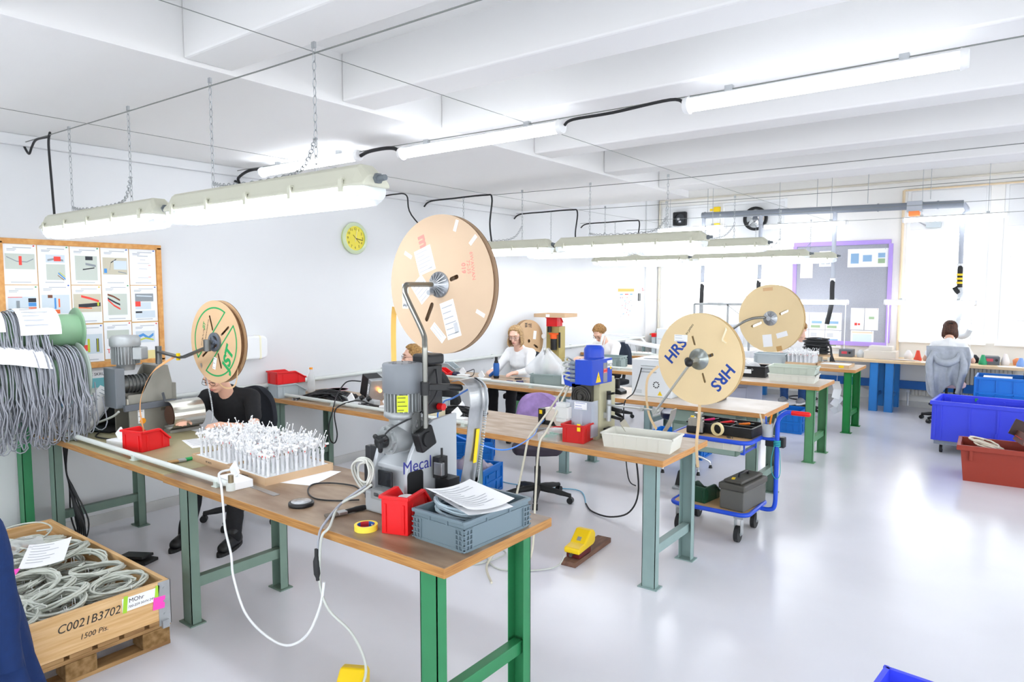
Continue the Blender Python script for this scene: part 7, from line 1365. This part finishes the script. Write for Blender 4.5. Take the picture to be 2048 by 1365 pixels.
    for i in (0, 1): c.capsule(hip[i], kn[i], .088, .066); c.capsule(kn[i], an[i]+V3(0, 0, -.015), .068, .058)
    remesh(c.build('trousers', trousers, t), .011, 5, .016)
    for i in (0, 1):
        f = V3(*feet[i]); d = (an[i]-kn[i]); yaw = 0; m = MB(); m.capsule(f+V3(0, -.06, .052), f+V3(0, .12, .042), .05, .043); m.capsule(f+V3(0, -.05, .06), an[i]+V3(0, -.005, .02), .053, .052); so = remesh(m.build('shoe', shoe, t), .008, 3)
        m = MB(); m.prism([(x*.9, y+.03) for x, y in ellipse(.056, .165, 22)], T(f.x, f.y, f.z), .022); m.build('sole', BLACKM if shoe == BLACK else WHITE, so)
    # face
    fe = MB(); 
    for s in (-1, 1): fe.ball(hp(s*.03, .083, .014), (.0125, .007, .0065), RH, 10, 6)
    fe.build('eyelids', mat('eyelid', '#d9a58c', .5), t); l = MB(); br = MB()
    for s in (-1, 1): l.tube([hp(s*.018, .0885, .012), hp(s*.03, .0925, .0075), hp(s*.043, .0865, .012)], .0017, 5, k=3); br.tube([hp(s*.015, .096, .034), hp(s*.032, .095, .04), hp(s*.05, .082, .034)], .0032, 5, k=3)
    l.build('eyelashes', IRIS, t); br.build('eyebrows', BROW, t); m = MB(); m.tube([hp(-.024, .086, -.053), hp(-.008, .097, -.05), hp(.008, .097, -.05), hp(.024, .086, -.053)], [.002, .0045, .0045, .002], 6, k=3); m.tube([hp(-.02, .086, -.058), hp(0, .096, -.06), hp(.02, .086, -.058)], [.002, .005, .002], 6, k=3); m.build('lips', LIP, t)
    if glasses:
        m = MB()
        for s in (-1, 1): m.tube([hp(s*.033+.0225*math.cos(a), .104-.05*abs(.0225*math.cos(a)), .01+.0165*math.sin(a)) for a in [2*math.pi*j/16 for j in range(16)]], .0016, 5, closed=True); m.tube([hp(s*.055, .1, .016), hp(s*.078, .05, .016), hp(s*.082, -.01, .01)], .0016, 5)
        m.tube([hp(-.011, .105, .014), hp(.011, .105, .014)], .0016, 5); m.build('glasses', glasses, t)
    # hair of many locks over a cap
    h = MB(); q = random.Random(len(label)); cap = MB(); n = 170
    h.ball(hp(0, -.012, .038), (.079, .092, .088), RH)
    for i in range(n):
        az = 2*math.pi*(i*.618 % 1); front = math.cos(az)      # +1 = forward
        th0 = q.uniform(.0, .7); th1 = 1.15 - .35*front if front > .35 else 1.75 + .25*(-front)
        if style == 'bob' and front < .45: th1 = 1.75
        pts = []
        for j in range(6):
            th = th0 + (th1-th0)*j/5; rr = 1.0 + .03*q.uniform(-1, 1) + (.08*math.sin(j*2.2+i) if style == 'curly' else 0) + (.05 if style == 'tousled' else 0)*q.uniform(.3, 1.2)
            pts.append(hp(.083*rr*math.sin(th)*math.sin(az + (.25*math.sin(i+j) if style == 'curly' else 0)), -.01+.1*rr*math.sin(th)*math.cos(az), .032+.096*rr*math.cos(th)))
        if style == 'bob' and front < .45:
            e = pts[-1]; o = (RH @ V3(math.sin(az), math.cos(az), 0)); pts += [e + V3(0, 0, -.06) + o*.012, e + V3(0, 0, -.11) + o*.012, e + V3(0, 0, -.14) - o*.012]
        if style == 'tied' and front < .3: e = hp(0, -.125, .01); pts = pts[:4] + [pts[3].lerp(e, .6) + RH @ V3(0, -.01, 0), e]
        h.tube(pts, [.006, .0085, .009, .0085, .007, .004], 5, k=2)
    if style == 'tied':
        for i in range(26): a = i*.9; h.tube([hp(.012*math.cos(a), -.12, .01+.012*math.sin(a)), hp(.03*math.cos(a), -.135, -.06), hp(.045*math.cos(a), -.11, -.13-.02*(i % 3))], [.008, .009, .004], 5, k=4)
    h.build('hair', hair, t)
    if hair is HBR: MB().box(hp(.01, -.118, .05), (.05, .02, .014), RH).build('hair_clip', BLACK, t)
    return t
person('man in a black t-shirt with glasses, bent over the olive bench, head behind the reel', (.82, 3.05, 0), 212, .56, 26, 30, -8, ((-.16, .56, .89), (.2, .5, .89)), ((-.2, .6, .0), (.18, .56, .0)), BKT, BKP, HK, 'short', SKIN, glasses=mat('frame_black', '#1a1a1c', .3))
office_chair('black swivel chair of the man in the black t-shirt', (.82, 3.05, 0), 212, .56, FABK, FABK, back_top=.5)
person('blond person in a black vest and navy cuffs leaning to the tilted black box', (1.33, 5.02, 0), 138, .57, 36, 2, 10, ((-.06, .7, .93), (.3, .6, .9)), ((-.12, .5, .0), (.14, .48, .0)), WST, BKP, HB, 'tousled', SKIN2, 'long', mat('black_vest', '#131417', .9), NVS, glasses=mat('frame_brown', '#4a2f2a', .3))
office_chair('swivel chair with a dark red seat under the blond person', (1.33, 5.02, 0), 138, .56, mat('dark_red_fabric', '#7a2633', .9), FABK, back=False)
person('woman with shoulder-length fair hair in a white long-sleeved top, working with both hands', (.88, 6.83, 0), 182, .58, 10, 20, 14, ((-.22, .5, .9), (.12, .5, .9)), ((-.12, .48, .24), (.14, .46, .24)), WST, BKP, HD_, 'bob', SKIN2, 'long', glasses=mat('frame_thin_silver', '#8a8f96', .3, .6), female=True)
office_chair('black swivel chair of the woman in the white long-sleeved top', (.88, 6.83, 0), 182, .58, FABK, FABK, back_top=.5, ring=True)
person('curly-haired person in a white t-shirt and glasses bent over the fourth bench', (1.08, 8.72, 0), 168, .57, 16, 42, 8, ((-.16, .5, .9), (.15, .52, .9)), ((-.12, .46, .24), (.14, .44, .24)), WST, BKP, HC, 'curly', SKIN2, glasses=_M['frame_black'], vox=.008)
office_chair('dark blue-black swivel chair of the curly-haired person', (1.08, 8.72, 0), 168, .57, FABK, mat('chair_blue_black', '#2a3342', .9), back_top=.52, ring=True)
person('person in a white t-shirt and jeans behind the tan reel at the fifth bench', (3.2, 10.78, 0), 176, .57, 12, 30, 5, ((-.2, .48, .9), (.18, .48, .9)), ((-.12, .42, .22), (.12, .46, .22)), WST, JEAN, HC, 'curly', SKIN2, shoe=mat('grey_sneaker', '#8d9197', .6), vox=.009)
office_chair('swivel chair of the person behind the tan reel', (3.2, 10.78, 0), 176, .57, FABK, mat('pale_chair_back', '#d9dde2', .8), back_top=.45, ring=True)
person('brown-haired person in a white t-shirt seen from behind at the window bench', (4.98, 11.32, 0), 2, .57, 8, 22, 0, ((-.22, .42, .88), (.22, .42, .88)), ((-.12, .4, .22), (.12, .4, .22)), WST, BKP, HBR, 'bob', SKIN, vox=.009, female=True)
ch = office_chair('black swivel chair with a grey jacket over its back at the window bench', (4.98, 11.32, 0), 2, .57, mat('pink_seat', '#d9b8bd', .8), FABK, back_top=.48, ring=True)
b = MB()
def jk(u, v):
    x = (u-.5)*(.44+.06*math.sin(v*5)); f = .022*math.sin(u*15+v*2)*v + .014*math.sin(u*31-3*v)*v
    if v < .2: return Vector((x, -.22-.1*v/.2, 1.09-.02*abs(u-.5)))
    w = (v-.2)/.8; return Vector((x*(1+.12*w)+.02*math.sin(w*6), -.325-.03*math.sin(w*3)+f, 1.09-(.62+.1*math.sin(u*7))*w))
b.grid(jk, 44, 30); tag(b.build('grey_jacket', mat('jersey_grey', '#b3b9c2', .9, var=.12, scale=20), loc=(4.98, 11.32, 0), rot=(0, 0, R(2)), solid=.006), 'grey hooded jacket draped over the chair back at the window bench', 'jacket')
o = D.objects['grey_jacket']; b = MB(); b.tube([(-.16, -.35, .98), (-.1, -.37, .9), (.0, -.385, .87), (.1, -.37, .91), (.15, -.35, 1.0)], [.03, .045, .05, .045, .03], 12, k=5); b.build('hood', _M['jersey_grey'], o)
for s in (-1, 1): b = MB(); b.tube([(s*.15, -.34, 1.02), (s*.2, -.37, .85), (s*.17, -.38, .62), (s*.14, -.38, .46)], [.035, .045, .04, .03], 10, k=5); b.build('sleeve', _M['jersey_grey'], o)
